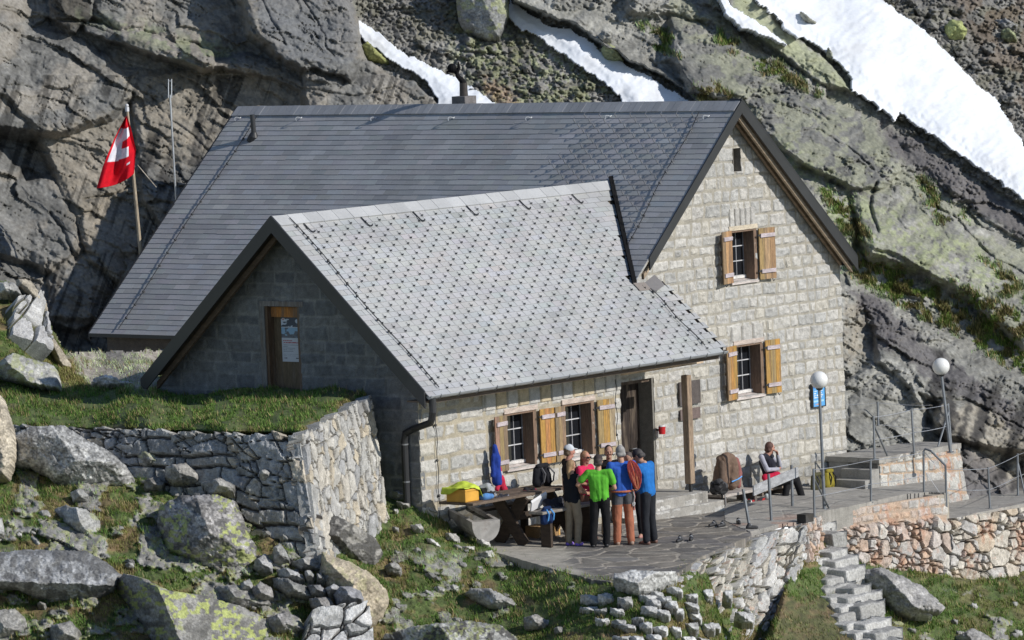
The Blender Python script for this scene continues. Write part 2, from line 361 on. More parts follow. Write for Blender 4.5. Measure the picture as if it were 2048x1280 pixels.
# roof decks below the slates and the unseen back slopes
def slab(pl,th,c=None): b.prism(pl,-np.asarray(th),c)
b.prism([g(0,-LM,0)-Nm*.03,g(0,OV,0)-Nm*.03,g(-4.60,OV-.02,-4.60*tp)-Nm*.03,g(-4.60,-LM,-4.60*tp)-Nm*.03],-Nm*.10,(.06,.05,.045)) if False else None
b.prism([g(0,-LM,0)-Nm*.025,g(0,0.2,0)-Nm*.025,g(-WE+.03,-.3,-(WE-.03)*tp)-Nm*.025,g(-WE+.03,-LM,-(WE-.03)*tp)-Nm*.025],-Nm*.08)
b.prism([g(0,-LM,.005),g(0,OV,.005),g(W2,OV,-W2*tp),g(W2,-LM,-W2*tp)],-Nr*.09)
b.prism([pa(-U1,0,-.025),pa(Za/tp,0,-.025),pa(Za/tp-2.0,(ve-va)*.6/cq,-.025),pa(-U1,(ve-va)*.6/cq,-.025)],-Na*.06)
b.prism([g(-U1,OV+.03,zann(OV+.03))-Na*.025,g(U2,OV+.03,zann(OV+.03))-Na*.025,g(U2,ve-.03,zann(ve-.03))-Na*.025,g(-U1,ve-.03,zann(ve-.03))-Na*.025],-Na*.06)
b.prism([g(-U1,va,Za),g(Za/tp,va,Za),g(-WE-.3,-4.7941,zann(-4.7941)),g(-U1,-4.7941,zann(-4.7941))],-Nb*.09)
b.build('roof_deck',mat('roof_boards',(.10,.075,.05),.8),hut)
# ridge caps
def ridge(name,a0,a1,place,side,w,dl,base,seed,label,gapc):
    r=np.random.default_rng(seed); B=MB(); a=a0
    while a<a1-.01:
        k=np.array(base)*(1+r.normal(0,.05)); e=min(a+w,a1); l=.012+r.normal(0,.002)
        for pl in (place,side):
            p=[pl(a,-.005,l+.012),pl(e-.008,-.005,l+.012),pl(e-.008,dl,l+.022),pl(a,dl,l+.022)]; q=[pl(a,-.005,-.0),pl(e-.008,-.005,0),pl(e-.008,dl,-.0),pl(a,dl,-.0)]
            B.add(p+q,[(0,1,2,3),(3,2,6,7),(0,3,7,4),(1,5,6,2)],tuple(k))
            B.add([pl(e-.008,0,l+.006),pl(e+.001,0,l+.006),pl(e+.001,dl,l+.016),pl(e-.008,dl,l+.016)],[(0,1,2,3)],gapc)
        a=e
    B.build(name,M_slate,hut,label=label)
ridge('ridge_cap',-LM,OV,pm,lambda a,d,h:g(d*cp,a,-d*sp)+Nr*h,.155,.27,(.30,.305,.32),3,'dark ridge cap of the main roof',(.45,.46,.48))
ridge('ridge_cap',-U1,Za/tp,pa,lambda a,d,h:g(a,va-d*cq,Za-d*sq)+Nb*h,.39,.25,(.45,.455,.46),4,'pale ridge cap of the wing',(.36,.37,.38))
# verges and fascias
b=MB()
def verge(p,q,n,dpt,th,c=(1,1,1)):  # board below the roof plane along p-q, n = outward horizontal
    b=MB(); b.obox(p,q-p,n*th,-Z*dpt,c); b.build('verge_board',M_darkmetal,hut)
e=.015
verge(g(0,OV,.03),g(Za/tp*0-3.02,OV,-3.02*tp+.03),V,.24,.03); verge(g(0,OV,.03),g(W2+.05,OV,-(W2+.05)*tp+.03),V,.26,.03)
b.prism([g(0,OV+.03,.06),g(W2+.05,OV+.03,-(W2+.05)*tp+.06),g(W2+.05,OV-.25,-(W2+.05)*tp+.06),g(0,OV-.25,.06)],-Nr*.03); b.build('verge_flashing',M_darkmetal,hut)
verge(g(W2+.03,-LM,-W2*tp+.0),g(W2+.03,OV,-W2*tp+.0),U,.18,.02)
verge(g(-U1,va,Za+.03),g(-U1,ve,zann(ve)+.03),-U,.30,.035); verge(g(-U1,va,Za+.03),g(-U1,-4.95,zann(-4.95)+.03),-U,.30,.035)
verge(g(0,-LM,.02),g(-WE,-LM,-WE*tp+.02),-V,.16,.03)
verge(g(-WE-.01,-LM,-WE*tp+.0),g(-WE-.01,-4.4,-WE*tp+.0),-U,.07,.02)
verge(g(U2,OV,zann(OV)+.01),g(U2,ve,zann(ve)+.01),U,.10,.02)
# valley gutter
b=MB(); P0=g(Za/tp,va,Za); zz=Za-(OV-va)*tq; P1=g(zz/tp,OV,zz); pr=U*.13
b.obox(P0+Z*.10-U*.02,P1-P0,pr,-Z*.16); b.build('valley_gutter',mat('black_sheet',(.008,.008,.009),.7,bump=None,spec=.1),hut)
b=MB(); b.obox(P1+Z*.02,U*.42-Z*.02,V*.14+Z*-.12,Z*.02,(.25,.22,.2)); b.obox(P1+U*.30-Z*.01,U*.35+Z*.14,V*.22-Z*.2+Z*.02,Z*.012,(.2,.19,.19)); b.build('flashing',M_slate,hut)
# pale rafters under the verges
b=MB()
def rk(p,q,n,h,t,c): b=MB(); b.obox(p,q-p,n*t,-Z*h,c); b.build('rafter',M_woodh,hut)
WC=(.36,.28,.20)
rk(g(0,OV-.06,-.20),g(-3.1,OV-.06,-3.1*tp-.20),-V,.10,.06,WC); rk(g(0,OV-.06,-.22),g(W2-.02,OV-.06,-(W2-.02)*tp-.22),-V,.10,.06,WC)
rk(g(0,.02,-.16),g(W2-.1,.02,-(W2-.1)*tp-.16),V,.09,.07,(.34,.25,.17))
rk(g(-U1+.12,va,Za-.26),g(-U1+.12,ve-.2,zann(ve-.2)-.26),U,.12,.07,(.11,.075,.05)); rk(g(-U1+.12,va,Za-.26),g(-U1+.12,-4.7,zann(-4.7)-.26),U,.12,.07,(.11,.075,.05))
# porch beam, soffit boards, post
zb=zann(ve)-.30
b=MB(); b.obox(hv(1240,752,VF)@np.array([U,V,Z])+_O-V*.16,U*1.62*1.55,V*.16,Z*.13,(.55,.42,.30)); b.build('porch_beam',M_woodh,hut,bevel=.008)
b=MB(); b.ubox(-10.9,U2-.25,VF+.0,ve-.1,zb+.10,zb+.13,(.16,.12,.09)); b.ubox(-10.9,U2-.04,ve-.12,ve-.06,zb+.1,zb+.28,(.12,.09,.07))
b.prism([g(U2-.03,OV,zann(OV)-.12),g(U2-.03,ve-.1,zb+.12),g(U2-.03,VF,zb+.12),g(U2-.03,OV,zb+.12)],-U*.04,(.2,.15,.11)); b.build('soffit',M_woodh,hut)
pp=hv(1372,750,VF+.02); pb=hv(1382,967,VF+.02)
b=MB(); pu=float(pp[0])-.08
b.ubox(pu+.01,pu+.15,VF-.05,VF+.09,float(pb[2]),float(pp[2]),(.31,.225,.155)); b.build('porch_post',M_wood,hut,bevel=.012)
b=MB(); b.ubox(pu+.06,pu+.11,VF,VF+.05,float(pb[2])-.19,float(pb[2])); b.build('post_foot',M_darkmetal,hut)
# porch door in its recess
b=MB(); dc=(.022,.014,.011)
for i in range(7): b.ubox(-3.72+i*.16,-3.72+i*.16+.155,-.36,-.32+.004*(i%2),-7.3,-5.02,dc)
b.ubox(-3.75,-3.62,-.34,-.02,-7.3,-5.0,(.07,.045,.03)); b.ubox(-3.75,-2.58,-.34,-.05,-5.06,-5.0,(.07,.045,.03)); dd=b.build('door',M_wood,hut)
b=MB(); b.ubox(-2.62,-2.574,-.36,-.005,-7.4,-4.98,(.20,.19,.17)); b.build('door_reveal',M_stone,hut)
b=MB(); b.tube([g(-2.95,-.3,-6.3),g(-2.95,-.25,-6.3)],.012); b.tube([g(-2.95,-.25,-6.3),g(-2.83,-.25,-6.3)],.012); b.build('handle',M_greymetal,dd)
# windows
def window(u0,u1,z0,z1,vp,head,name='window'):
    fr=MB(); d=.25; wd=(.20,.13,.09); w=.035
    # lining of the opening
    fr.ubox(u0-.004,u0+.03,vp-d-.05,vp+.012,z0,z1,wd); fr.ubox(u1-.03,u1+.06,vp-d-.05,vp+.02,z0,z1,wd); fr.ubox(u0-.02,u1+.06,vp-d-.05,vp+.016,z1-.03,z1+.006,wd)
    root_=fr.build(name,M_wood,hut,bevel=.003)
    s_=MB(); s_.prism([g(u0-.02,vp-d-.04,z0+.035),g(u1+.06,vp-d-.04,z0+.035),g(u1+.06,vp+.05,z0-.02),g(u0-.02,vp+.05,z0-.02)],-Z*.035,(.56,.50,.47)); s_.ubox(u0,u1-.03,vp-d-.03,vp-d+.06,z0+.03,z0+.085,(.6,.58,.56)); s_.build('sill',M_woodh,root_)
    h_=MB(); h_.ubox(u0-.03,u1+.09,vp-.02,vp+.035,z1+.01,z1+.095,(.50,.42,.37) if not head else (.60,.52,.40)); h_.build('lintel_board',M_woodh,root_)
    f=MB(); vv=vp-d; wc=(.55,.55,.57); a0,a1=u0+.03,u1-.03; b0,b1=z0+.08,z1-.03
    for x in (0,1/3,2/3,1):
        cx=a0+(a1-a0)*x; f.ubox(cx-.009,cx+.009,vv,vv+.02,b0,b1,(.28,.28,.30))
    for y in (0,1/3,2/3,1):
        cz=b0+(b1-b0)*y; f.ubox(a0,a1,vv+.003,vv+.024,cz-.009,cz+.009,wc)
    f.build('frame',mat('sash_paint',attr=True,rough=.6,bump=None),root_)
    gl=MB(); gl.ubox(a0,a1,vv-.01,vv+.004,b0,b1); gl.build('glass',M_glass,root_)
    return root_
def shutter(uh,side,z0,z1,vp,ang,w,cols,label):
    """hinged at uh, opening to side -1/+1, tilted off the wall by ang"""
    o=g(uh,vp+.05,z0); a=U*side*math.cos(ang)+V*math.sin(ang); n=np.cross(a,Z)*side*-1; n=n if n@V>0 else -n
    r_=random.Random(int(abs(uh)*1000)); B=MB(); nb=3
    for i in range(nb):
        c=tuple(x*(1+r_.uniform(-.12,.12)) for x in cols[i%len(cols)]); B.obox(o+a*(w*i/nb+.002)-n*.0,a*(w/nb-.004),n*.026,Z*(z1-z0),c)
    s=B.build('shutter',M_wood,hut,bevel=.003,label=label)
    for f in (.155,.85): bt=MB(); bt.obox(o+a*.03+n*.026+Z*(z1-z0)*f-Z*.03,a*(w-.06),n*.028,Z*.075,(.46,.40,.42)); bt.build('batten',M_woodh,s,bevel=.004)
    hk=MB()
    for f in (.155,.85): hk.obox(o-a*.05+n*.03+Z*(z1-z0)*f,a*.12,n*.012,Z*.03)
    hk.tube([o+a*w*.8+n*.0-Z*.0,o+a*w*.8+n*.03-Z*.05,o+a*w*.8+n*.06-Z*.02],.008); hk.build('hinge',M_darkmetal,s)
    return s
OR=(.40,.22,.06); BR=(.24,.16,.10); OL=(.33,.215,.105)
window(*wu,0,True); window(*wl,0,False); window(*f1,VF,False); window(*f2,VF,False)
zs=lambda w:(w[2]+.02,w[3]+.0)
shutter(wu[0]-.01,-1,wu[2]-.01,wu[3]+.02,0,.22,.44,[OL,(.44,.28,.12),BR],'weathered yellow shutter left of the upper window')
shutter(wu[1]+.07,1,wu[2]-.02,wu[3]+.0,0,.10,.46,[OL,(.40,.28,.15),OL],'weathered yellow shutter right of the upper window')
shutter(wl[0]-.01,-1,wl[2]-.02,wl[3]+.02,0,.22,.44,[OR,OR,OL],'orange shutter left of the lower gable window')
shutter(wl[1]+.07,1,wl[2]-.02,wl[3]+.03,0,.10,.42,[OR,OL,OR],'orange shutter right of the lower gable window')
shutter(f1[0]-.01,-1,zb1-.02,zt1-.0,VF,.16,.42,[BR,OL,(.3,.2,.13)],'brown shutter at the left end of the front wall')
shutter(f1[1]+.10,1,zb1-.02,zt1+.0,VF,.03,.40,[OR,OR,OR],'orange shutter between the front windows')
shutter(f2[0]-.01,-1,zb1-.02,zt1-.0,VF,.10,.33,[BR,(.30,.2,.13),BR],'brown shutter left of the right front window')
shutter(f2[1]+.09,1,zb1-.02,zt1+.0,VF,.10,.45,[OL,OR,(.36,.28,.18)],'orange shutter beside the porch door')
# gable slit recess
b=MB(); b.ubox(slit[0],slit[1],-.25,-.22,slit[2],slit[3],(.2,.18,.15)); b.ubox(slit[0]-.003,slit[0]+.012,-.25,.02,slit[2],slit[3],(.25,.23,.2)); b.ubox(slit[1]-.012,slit[1]+.003,-.25,.0,slit[2],slit[3],(.25,.23,.2)); b.ubox(slit[0],slit[1],-.25,.0,slit[2]-.02,slit[2],(.3,.28,.24)); b.ubox(slit[0],slit[1],-.25,.0,slit[3],slit[3]+.02,(.3,.28,.24)); b.build('vent_opening',M_render,hut)
# poster door in the left gable
d0,d1=dr[0],dr[1]; B=MB(); B.ubox(UA+.16,UA+.19,d0,d1,-6.5,pdt,(.14,.10,.06)); B.ubox(UA+.0,UA+.17,d0-.003,d0+.06,-6.5,pdt,(.10,.06,.035)); B.ubox(UA+.0,UA+.17,d1-.06,d1+.003,-6.5,pdt,(.16,.11,.08)); B.ubox(UA+.1,UA+.18,d0+.06,d1-.06,pdt-.20,pdt-.02,(.42,.17,.04)); B.ubox(UA-.02,UA+.05,d0-.1,d1+.1,pdt,pdt+.09,(.22,.2,.19)); B.ubox(UA-.02,UA+.01,d0-.12,d0-.001,-6.5,pdt,(.17,.165,.16))
ld=B.build('door',M_wood,hut,label='brown side door with photo posters in its pane')
pt=float(hu(570,636,UA)[2]); pbm=float(hu(573,725,UA)[2]); q0=float(hu(544,640,UA)[1])+.08; q1=float(hu(593,640,UA)[1])+.08; H=pt-pbm
def poster_col(Y,Zz):
    a=(Y-q0)/(q1-q0); t=(pt-Zz)/H; c=np.ones(Y.shape+(3,))*np.array((.50,.52,.58))
    ph1=t<.215; r=fbm(a*4+t*3,t*14,61,4); 
    c[ph1]=(np.array((.03,.045,.08))*(1-sst(.5,.62,r)[...,None])+np.array((.5,.56,.66))*sst(.5,.62,r)[...,None])[ph1]
    ph2=(t>.235)&(t<.465); sk=np.stack([.22+.1*t,.38+.1*t,.58+0*t],-1); r2=fbm(a*5,t*9,77,4)+ (t-.33)*2.2; mt=sst(.47,.56,r2)[...,None]
    c[ph2]=(sk*(1-mt)+np.array((.10,.11,.14))*mt*(1+.8*(fbm(a*12,t*20,5,2)-.5))[...,None])[ph2]
    wt=t>.465; 
    ln=lambda t0,h,x0,x1,col: c.__setitem__(wt&(np.abs(t-t0)<h)&(a>x0)&(a<x1)&(h2(np.floor(a*38),np.floor(t*40),3)>.22),col)
    ln(.525,.008,.05,.42,(.35,.03,.06)); ln(.57,.012,.05,.75,(.35,.03,.06))
    for k,(x1_) in enumerate((.9,.3,.55,.5,.45,.0,.9,.85)): ln(.625+k*.035,.005,.05,x1_,(.18,.2,.25))
    ln(.92,.01,.06,.2,(.1,.1,.12)); ln(.92,.01,.55,.9,(.1,.1,.12)); 
    cx=(a-.09)/.05; ct=(t-.05)/.03; c[(np.abs(cx)<1)&(np.abs(ct)<1)]=(.6,.6,.62); c[((np.abs(cx)<.25)&(np.abs(ct)<.7))|((np.abs(cx)<.7)&(np.abs(ct)<.25))]=(.3,.03,.04)
    return c
yy,zz2=np.meshgrid(np.linspace(q0,q1,110),np.linspace(pbm,pt,170)); P=g(0*yy+UA+.145,yy,zz2).reshape(-1,3)
v_,F_,c_=skirt(P,grid_faces(110,170),poster_col(yy,zz2).reshape(-1,3),U*.01)
obj('poster',v_,F_,mat('poster_print',attr=True,rough=.5,bump=None,n1=(1,.02)),ld,col=c_,label='poster with two mountain photos above printed text')
# gutter, brackets, downpipe
gz=zann(ve)-.06
b=MB(); n=9; pth=[]
for a in range(n):
    t=math.pi*(a/(n-1)); pth.append((ve+.055-.06*math.cos(t),gz-.055*math.sin(t)))
L0,L1=-U1+.02,U2+.02
for i in range(n-1):
    (y0,z0),(y1,z1)=pth[i],pth[i+1]; b.add([g(L0,y0,z0),g(L1,y0,z0),g(L1,y1,z1),g(L0,y1,z1)],[(0,1,2,3)])
b.tube([g(L0,ve+.115,gz),g(L1,ve+.115,gz)],.009,6)
b.prism([g(L0,y,z) for y,z in pth],U*.006); b.prism([g(L1,y,z) for y,z in pth],U*.006)
gu=b.build('gutter',M_zinc,hut)
for i in range(17):
    x=L0+.25+i*(L1-L0-.4)/16; k=MB(); k.tube([g(x,ve-.01,gz+.03)]+[g(x,ve+.055-.07*math.cos(t),gz-.065*math.sin(t)) for t in np.linspace(0,math.pi,8)]+[g(x,ve+.13,gz+.02)],.008,5); k.build('gutter_bracket',M_greymetal,gu)
b=MB(); dx=-U1+.12
qe=hu(806,842,UA-.10); 
b.tube([g(dx,ve+.05,gz-.03),g(dx,ve+.05,gz-.28),g(dx+.02,ve+.0,gz-.40),g(dx+.10,ve-.1,gz-.48),g(UA-.08,float(qe[1])+.22,gz-.62),g(UA-.08,float(qe[1])+.03,gz-.70),g(UA-.08,float(qe[1]),gz-.84),g(UA-.08,float(qe[1]),-6.6)],.062,12)
dp=b.build('downpipe',M_darkmetal,hut,smooth=False)
for z in (-5.35,-6.0):
    b=MB(); b.tube([g(UA-.08,float(qe[1]),z-.012),g(UA-.08,float(qe[1]),z+.012)],.07,12); b.build('pipe_clamp',M_greymetal,dp)
# vent pipe on the main roof
PVn=g(-.668,-11.538,-.62)
b=MB(); b.obox(PVn-V*.18-U*.12*cp-Z*.09*1,V*.36,(U*cp+Z*sp)*.28,Nm*.02); b.tube([PVn-Z*.05,PVn+Z*.06+V*.06,PVn+Z*.14+V*.07],[.11,.10,.06],12); b.tube([PVn+Z*.08+V*.07,PVn+Z*.50+V*.05],.05,12); b.build('vent_pipe',M_darkmetal,hut)
# roof hooks below the ridges
for x,y in ((478,243),(600,243),(750,243),(905,243),(1060,243),(1219,240),(1415,240)):
    q=hit(x,y,[-tp,0,1],0); P=g(*q); b=MB(); a=(U*cp+Z*sp)
    b.tube([P+a*.10+Nm*.02]+[P+Nm*(.03+.07*math.sin(t))-a*(.0+.0)+a*(.05*math.cos(t))*1.2-V*.05*math.sin(t) for t in np.linspace(0,2.6,8)],.010,6); b.build('roof_hook',M_zinc,hut)
for x,y in ((618,462),(733,450),(838,440),(945,428),(1050,416),(1155,404)):
    q=hit(x,y,[0,tq,1],Za+tq*va); P=g(*q); a=(V*cq-Z*sq); b=MB()
    b.tube([P-a*.25+Na*.02,P-a*.02+Na*.03]+[P+a*(.06*math.sin(t))+Na*.03+U*(.06-.06*math.cos(t)) for t in np.linspace(0.3,2.8,8)],.011,6); b.build('roof_hook',M_darkmetal,hut)
# lightning conductor along the verges
def wire(pts,clips,r=.009):
    b=MB(); b.tube(pts,r,5); w=b.build('lightning_wire',M_darkmetal,hut)
    for P in clips: k=MB(); k.sphere(P,.026,8,6); k.build('wire_clip',M_darkmetal,w)
def rw(place,a0,a1,d0,d1,n):
    pts=[place(a0+(a1-a0)*t+.03*math.sin(t*9),d0+(d1-d0)*t,.05) for t in np.linspace(0,1,26)]; return pts,[place(a0+(a1-a0)*t+.03*math.sin(t*9),d0+(d1-d0)*t,.045) for t in np.linspace(.05,.95,n)]
wire(*rw(pm,-LM+.75,-LM+.75,.3,WE/cp-.1,16)); wire(*rw(pm,-.45,-.3,.3,3.75,12)); wire(*rw(pa,-U1+.35,-U1+.35,.1,4.45,14)); wire(*rw(pa,zz/tp+.3,zz/tp+.35,2.85,4.4,5))
pts=[g(UA+.42+.02*math.sin(i*1.7),VF+.04,z) for i,z in enumerate(np.linspace(-4.6,-6.9,16))]; wire(pts,pts[3::4],.007)
pts=[g(uR-.18+.03*math.sin(i*1.7),VF+.05,z) for i,z in enumerate(np.linspace(-4.75,-6.9,16))]; wire(pts,pts[3::4],.007)
# chimney
cx,cv=.25,float(hit(925,205,[1,0,0],.2)[1])
b=MB(); b.ubox(cx-.18,cx+.18,cv-.17,cv+.17,-.6,.16,(.16,.15,.15)); ch=b.build('chimney',M_render,hut,bevel=.01)
b=MB(); P=g(cx,cv,0); b.tube([P+Z*.16,P+Z*.42],[.085,.078],14); b.build('flue_pipe',mat('sooty_metal',(.05,.042,.038),.5,metal=.3),ch,smooth=False)
b=MB(); b.tube([P+Z*.40,P+Z*.47-CR*.03,P+Z*.56-CR*.11,P+Z*.68-CR*.13],[.08,.06,.045,.04],10); b.sphere(P+Z*.71-CR*.21,.095,14,9)
for k in range(9): b.tube([P+Z*.66-CR*(.16+.018*k),P+Z*(.585+.01*math.sin(k*2.1))-CR*(.16+.02*k)],[.012,.003],4)
b.tube([P+Z*.62-CR*.12,P+Z*.72-CR*.075,P+Z*.84-CR*.08],[.045,.04,.012],6); b.build('cowl',mat('black_sheet'),ch)
# snow guards
def guard_mesh(place,nm,c):
    o_=place(0,0,0); ax=place(1,0,0)-o_; ay=place(0,1,0)-o_; az=place(0,0,1)-o_
    if nm=='x': L_=[(-.028,-.012,.02),(.0,.02,.035),(.028,-.012,.02)]; b=MB(); b.add([ax*-.03+az*.012+ay*-.02,ax*-.022+az*.05,ax*.022+az*.05,ax*.03+az*.012+ay*-.02,ay*.035+az*.02],[(0,1,4),(1,2,4),(2,3,4),(0,3,2,1)]); b.obox(-ax*.004+az*.012,ax*.008,ay*-.10,az*.006)
    else: b=MB(); b.obox(-ax*.006+az*.012,ax*.012,ay*.012,az*.075); b.obox(-ax*.006+az*.08,ax*.012,-ay*.05,az*.008)
    b.v=[tuple((.78 if nm=='x' else 1.2)*np.array(q)) for q in b.v]; me=npmesh('snow_guard',np.array(b.v),b.f); me.materials.append(c); return me,b
def guards(place,nm,m,pos,lab):
    me,b=guard_mesh(place,nm,m); pos.sort(key=lambda p:depth(p)); hr=np.array(hut.location)
    for p in pos[:50]:
        o=bpy.data.objects.new('snow_guard',me); COL.objects.link(o); o.parent=hut; o.location=tuple(p-hr)
    B=MB()
    for p in pos[50:]: B.add([p+np.array(q) for q in b.v],b.f)
    if B.v: B.build('snow_guard',m,hut,kind='stuff')
pos=[]
for i in range(1,34):
    d=.24+i*.128
    a=-U1+(.195 if i%2 else 0)+.39
    while a<U2-.1:
        if keep_ann(a+.25,d) and keep_ann(a,d): pos.append(pa(a,d,.012))
        a+=.39
guards(pa,'x',M_darkmetal,pos,'')
pos=[]
for i in range(1,44):
    d=.27+i*.137; lim=-3.3+.9*sst(0,1,d/3)-.6*0
    a=-.1-(.186 if i%2 else 0)-.25
    while a>-3.2-.35*math.sin(i*.8):
        if keep_main(a,d+.1) and keep_main(a-.2,d+.15): pos.append(pm(a,d,.012))
        a-=.372
guards(pm,'y',M_greymetal,pos,'')
# small things on the gable wall
b=MB(); a=hv(1353,765,0); c2=hv(1396,805,0); b.ubox(float(a[0]),float(c2[0]),.04,.07,float(c2[2]),float(a[2]),(.10,.085,.08)); tmp=b.build('wall_plaque',M_render,None,label='larger dark square plaque on the wall behind the porch post',cat='plaque')
b=MB(); a=hv(1356,822,0); c2=hv(1396,835,0); b.ubox(float(a[0]),float(c2[0]),.04,.06,float(c2[2]),float(a[2])+.02,(.16,.12,.11)); b.build('wall_plaque',M_render,None,label='small dark strip plaque below the square plaque behind the post',cat='plaque')
b=MB(); P=g(*hv(1324,860,.14)); b.tube([P-Z*.075,P-Z*.02,P+Z*.065],[.06,.065,.068],14); 
lr=root('wall_lamp','small red cylindrical wall lamp beside the porch door','lamp',P-Z*.08); b.build('lamp_shade',mat('red_enamel',(.50,.015,.02),.4,bump=None),lr)
b=MB(); b.tube([P+Z*.066,P+Z*.09],[.066,.05],14); b.build('cap',M_white,lr); b=MB(); b.tube([P,P-V*.13],.02); b.build('bracket',M_darkmetal,lr)
# blue notice sign
a=hv(1619,770,0); c2=hv(1644,810,0); s0,s1,t0,t1=float(a[0]),float(c2[0]),float(c2[2]),float(a[2])
sr=root('notice_sign','blue notice board with white printed bands on the gable wall','sign',g((s0+s1)/2,.05,t0))
ss,tt=np.meshgrid(np.linspace(s0,s1,50),np.linspace(t0,t1,70)); A=(ss-s0)/(s1-s0); B_=(t1-tt)/(t1-t0)
cc=np.ones(ss.shape+(3,))*np.array((.10,.36,.72)); w=(h2(np.floor(A*16),np.floor(B_*14),2)>.3)
cc[(np.abs(B_-.12)<.05)]=(.05,.16,.42)
for k,y in enumerate((.3,.4,.5,.6)): cc[(np.abs(B_-y)<.022)&(A>.1)&(A<.85-.1*(k%2))&w]=(.75,.82,.9)
cc[(B_>.72)&(B_<.8)&(A<.9)]=(.35,.62,.85); cc[(np.abs(B_-.9)<.03)&(A>.2)&(A<.7)&w]=(.6,.3,.15)
v_,F_,c_=skirt(g(ss,0*ss+.075,tt).reshape(-1,3),grid_faces(50,70),cc.reshape(-1,3),-V*.02); obj('panel',v_,F_,mat('poster_print'),sr,col=c_)
b=MB(); b.ubox(s0-.02,s0,.03,.085,t0-.02,t1+.02); b.ubox(s1,s1+.02,.03,.085,t0-.02,t1+.02); b.ubox(s0,s1,.03,.085,t1,t1+.02); b.ubox(s0,s1,.03,.085,t0-.02,t0); b.build('frame',M_darkmetal,sr)
# =============== ROCK HILLSIDE, SNOW, GROUND ===============
def pen(d,k,w=2.): return np.maximum(d,0)*k
SLAB=[(1040,-300),(1030,0),(1180,62),(1250,112),(1330,150),(1400,205),(1400,1200),(2400,1200),(2400,640),(2048,408),(1900,315),(1790,243),(1700,178),(1640,110),(1560,40),(1500,-10),(1440,-300)]
CLIFF=[(-500,-500),(690,-500),(690,0),(712,40),(716,80),(735,120),(790,155),(830,170),(868,200),(900,230),(900,900),(-500,900)]
def base_far(x,y): return 107.9+(x-700)*.0012+(100-y)*.0135+np.maximum(x-1500,0)*.003
def base_slab(x,y): return 99.9+(900-y)*.0120+(x-1690)*.004+np.maximum(y-900,0)*.010
def base_cliff(x,y): return 103.3+(650-y)*.0062+(x-300)*.0005-np.maximum(0,60-x)*.01
# rock plates: polygon, protrusion, tilt right, tilt down (metres per 100 px), edge steepness
PL_C=[([(-80,-80),(95,-80),(103,30),(62,55),(150,72),(215,110),(262,160),(262,192),(215,235),(120,262),(30,255),(-80,240)],.75,.30,-.55,.05),
([(105,-60),(190,-60),(185,28),(135,62),(104,36)],1.0,-.5,.35,.06),
([(192,-60),(450,-60),(482,50),(482,108),(420,98),(330,80),(245,62),(192,30)],.45,.35,-.1,.05),
([(165,42),(240,58),(330,80),(422,108),(424,128),(404,134),(330,112),(240,86),(172,62)],1.35,-.12,-.9,.11),
([(462,-60),(700,-60),(712,40),(718,112),(700,158),(640,138),(600,141),(560,112),(505,62)],1.35,.42,-.30,.09),
([(245,140),(340,138),(422,126),(482,138),(560,160),(605,190),(700,200),(700,420),(440,500),(330,470),(290,400),(280,290),(264,220)],.15,.22,-.15,.05),
([(420,128),(482,110),(560,127),(612,152),(614,186),(560,162),(482,142)],.65,.3,-.5,.07),
([(612,150),(640,140),(700,162),(760,150),(832,152),(900,212),(900,260),(622,240)],.7,.3,-.25,.06),
([(60,255),(215,238),(262,228),(282,300),(272,380),(200,442),(150,430),(110,350)],.35,.28,-.1,.05),
([(-80,275),(10,300),(50,372),(110,352),(148,430),(158,500),(100,540),(60,520),(-80,480)],.75,.12,-.35,.05),
([(-80,175),(10,190),(70,262),(110,345),(50,365),(0,320),(-80,290)],-.5,-.3,.1,.05),
([(150,425),(262,362),(292,400),(322,445),(302,500),(262,520),(236,560),(180,520)],.35,.4,-.3,.05),
([(158,440),(182,525),(236,565),(200,640),(150,660),(96,640),(100,560)],.55,.42,-.1,.05),
([(250,500),(300,505),(330,560),(240,640),(205,640),(238,565)],.40,.3,-.1,.05),
([(262,300),(330,330),(348,400),(300,415),(275,380)],.35,-.3,0,.05),
([(-80,490),(60,525),(100,560),(96,650),(110,760),(-80,760)],1.0,.3,-.6,.05),
([(110,640),(205,640),(300,600),(330,720),(100,760)],-.25,-.2,.4,.05)]
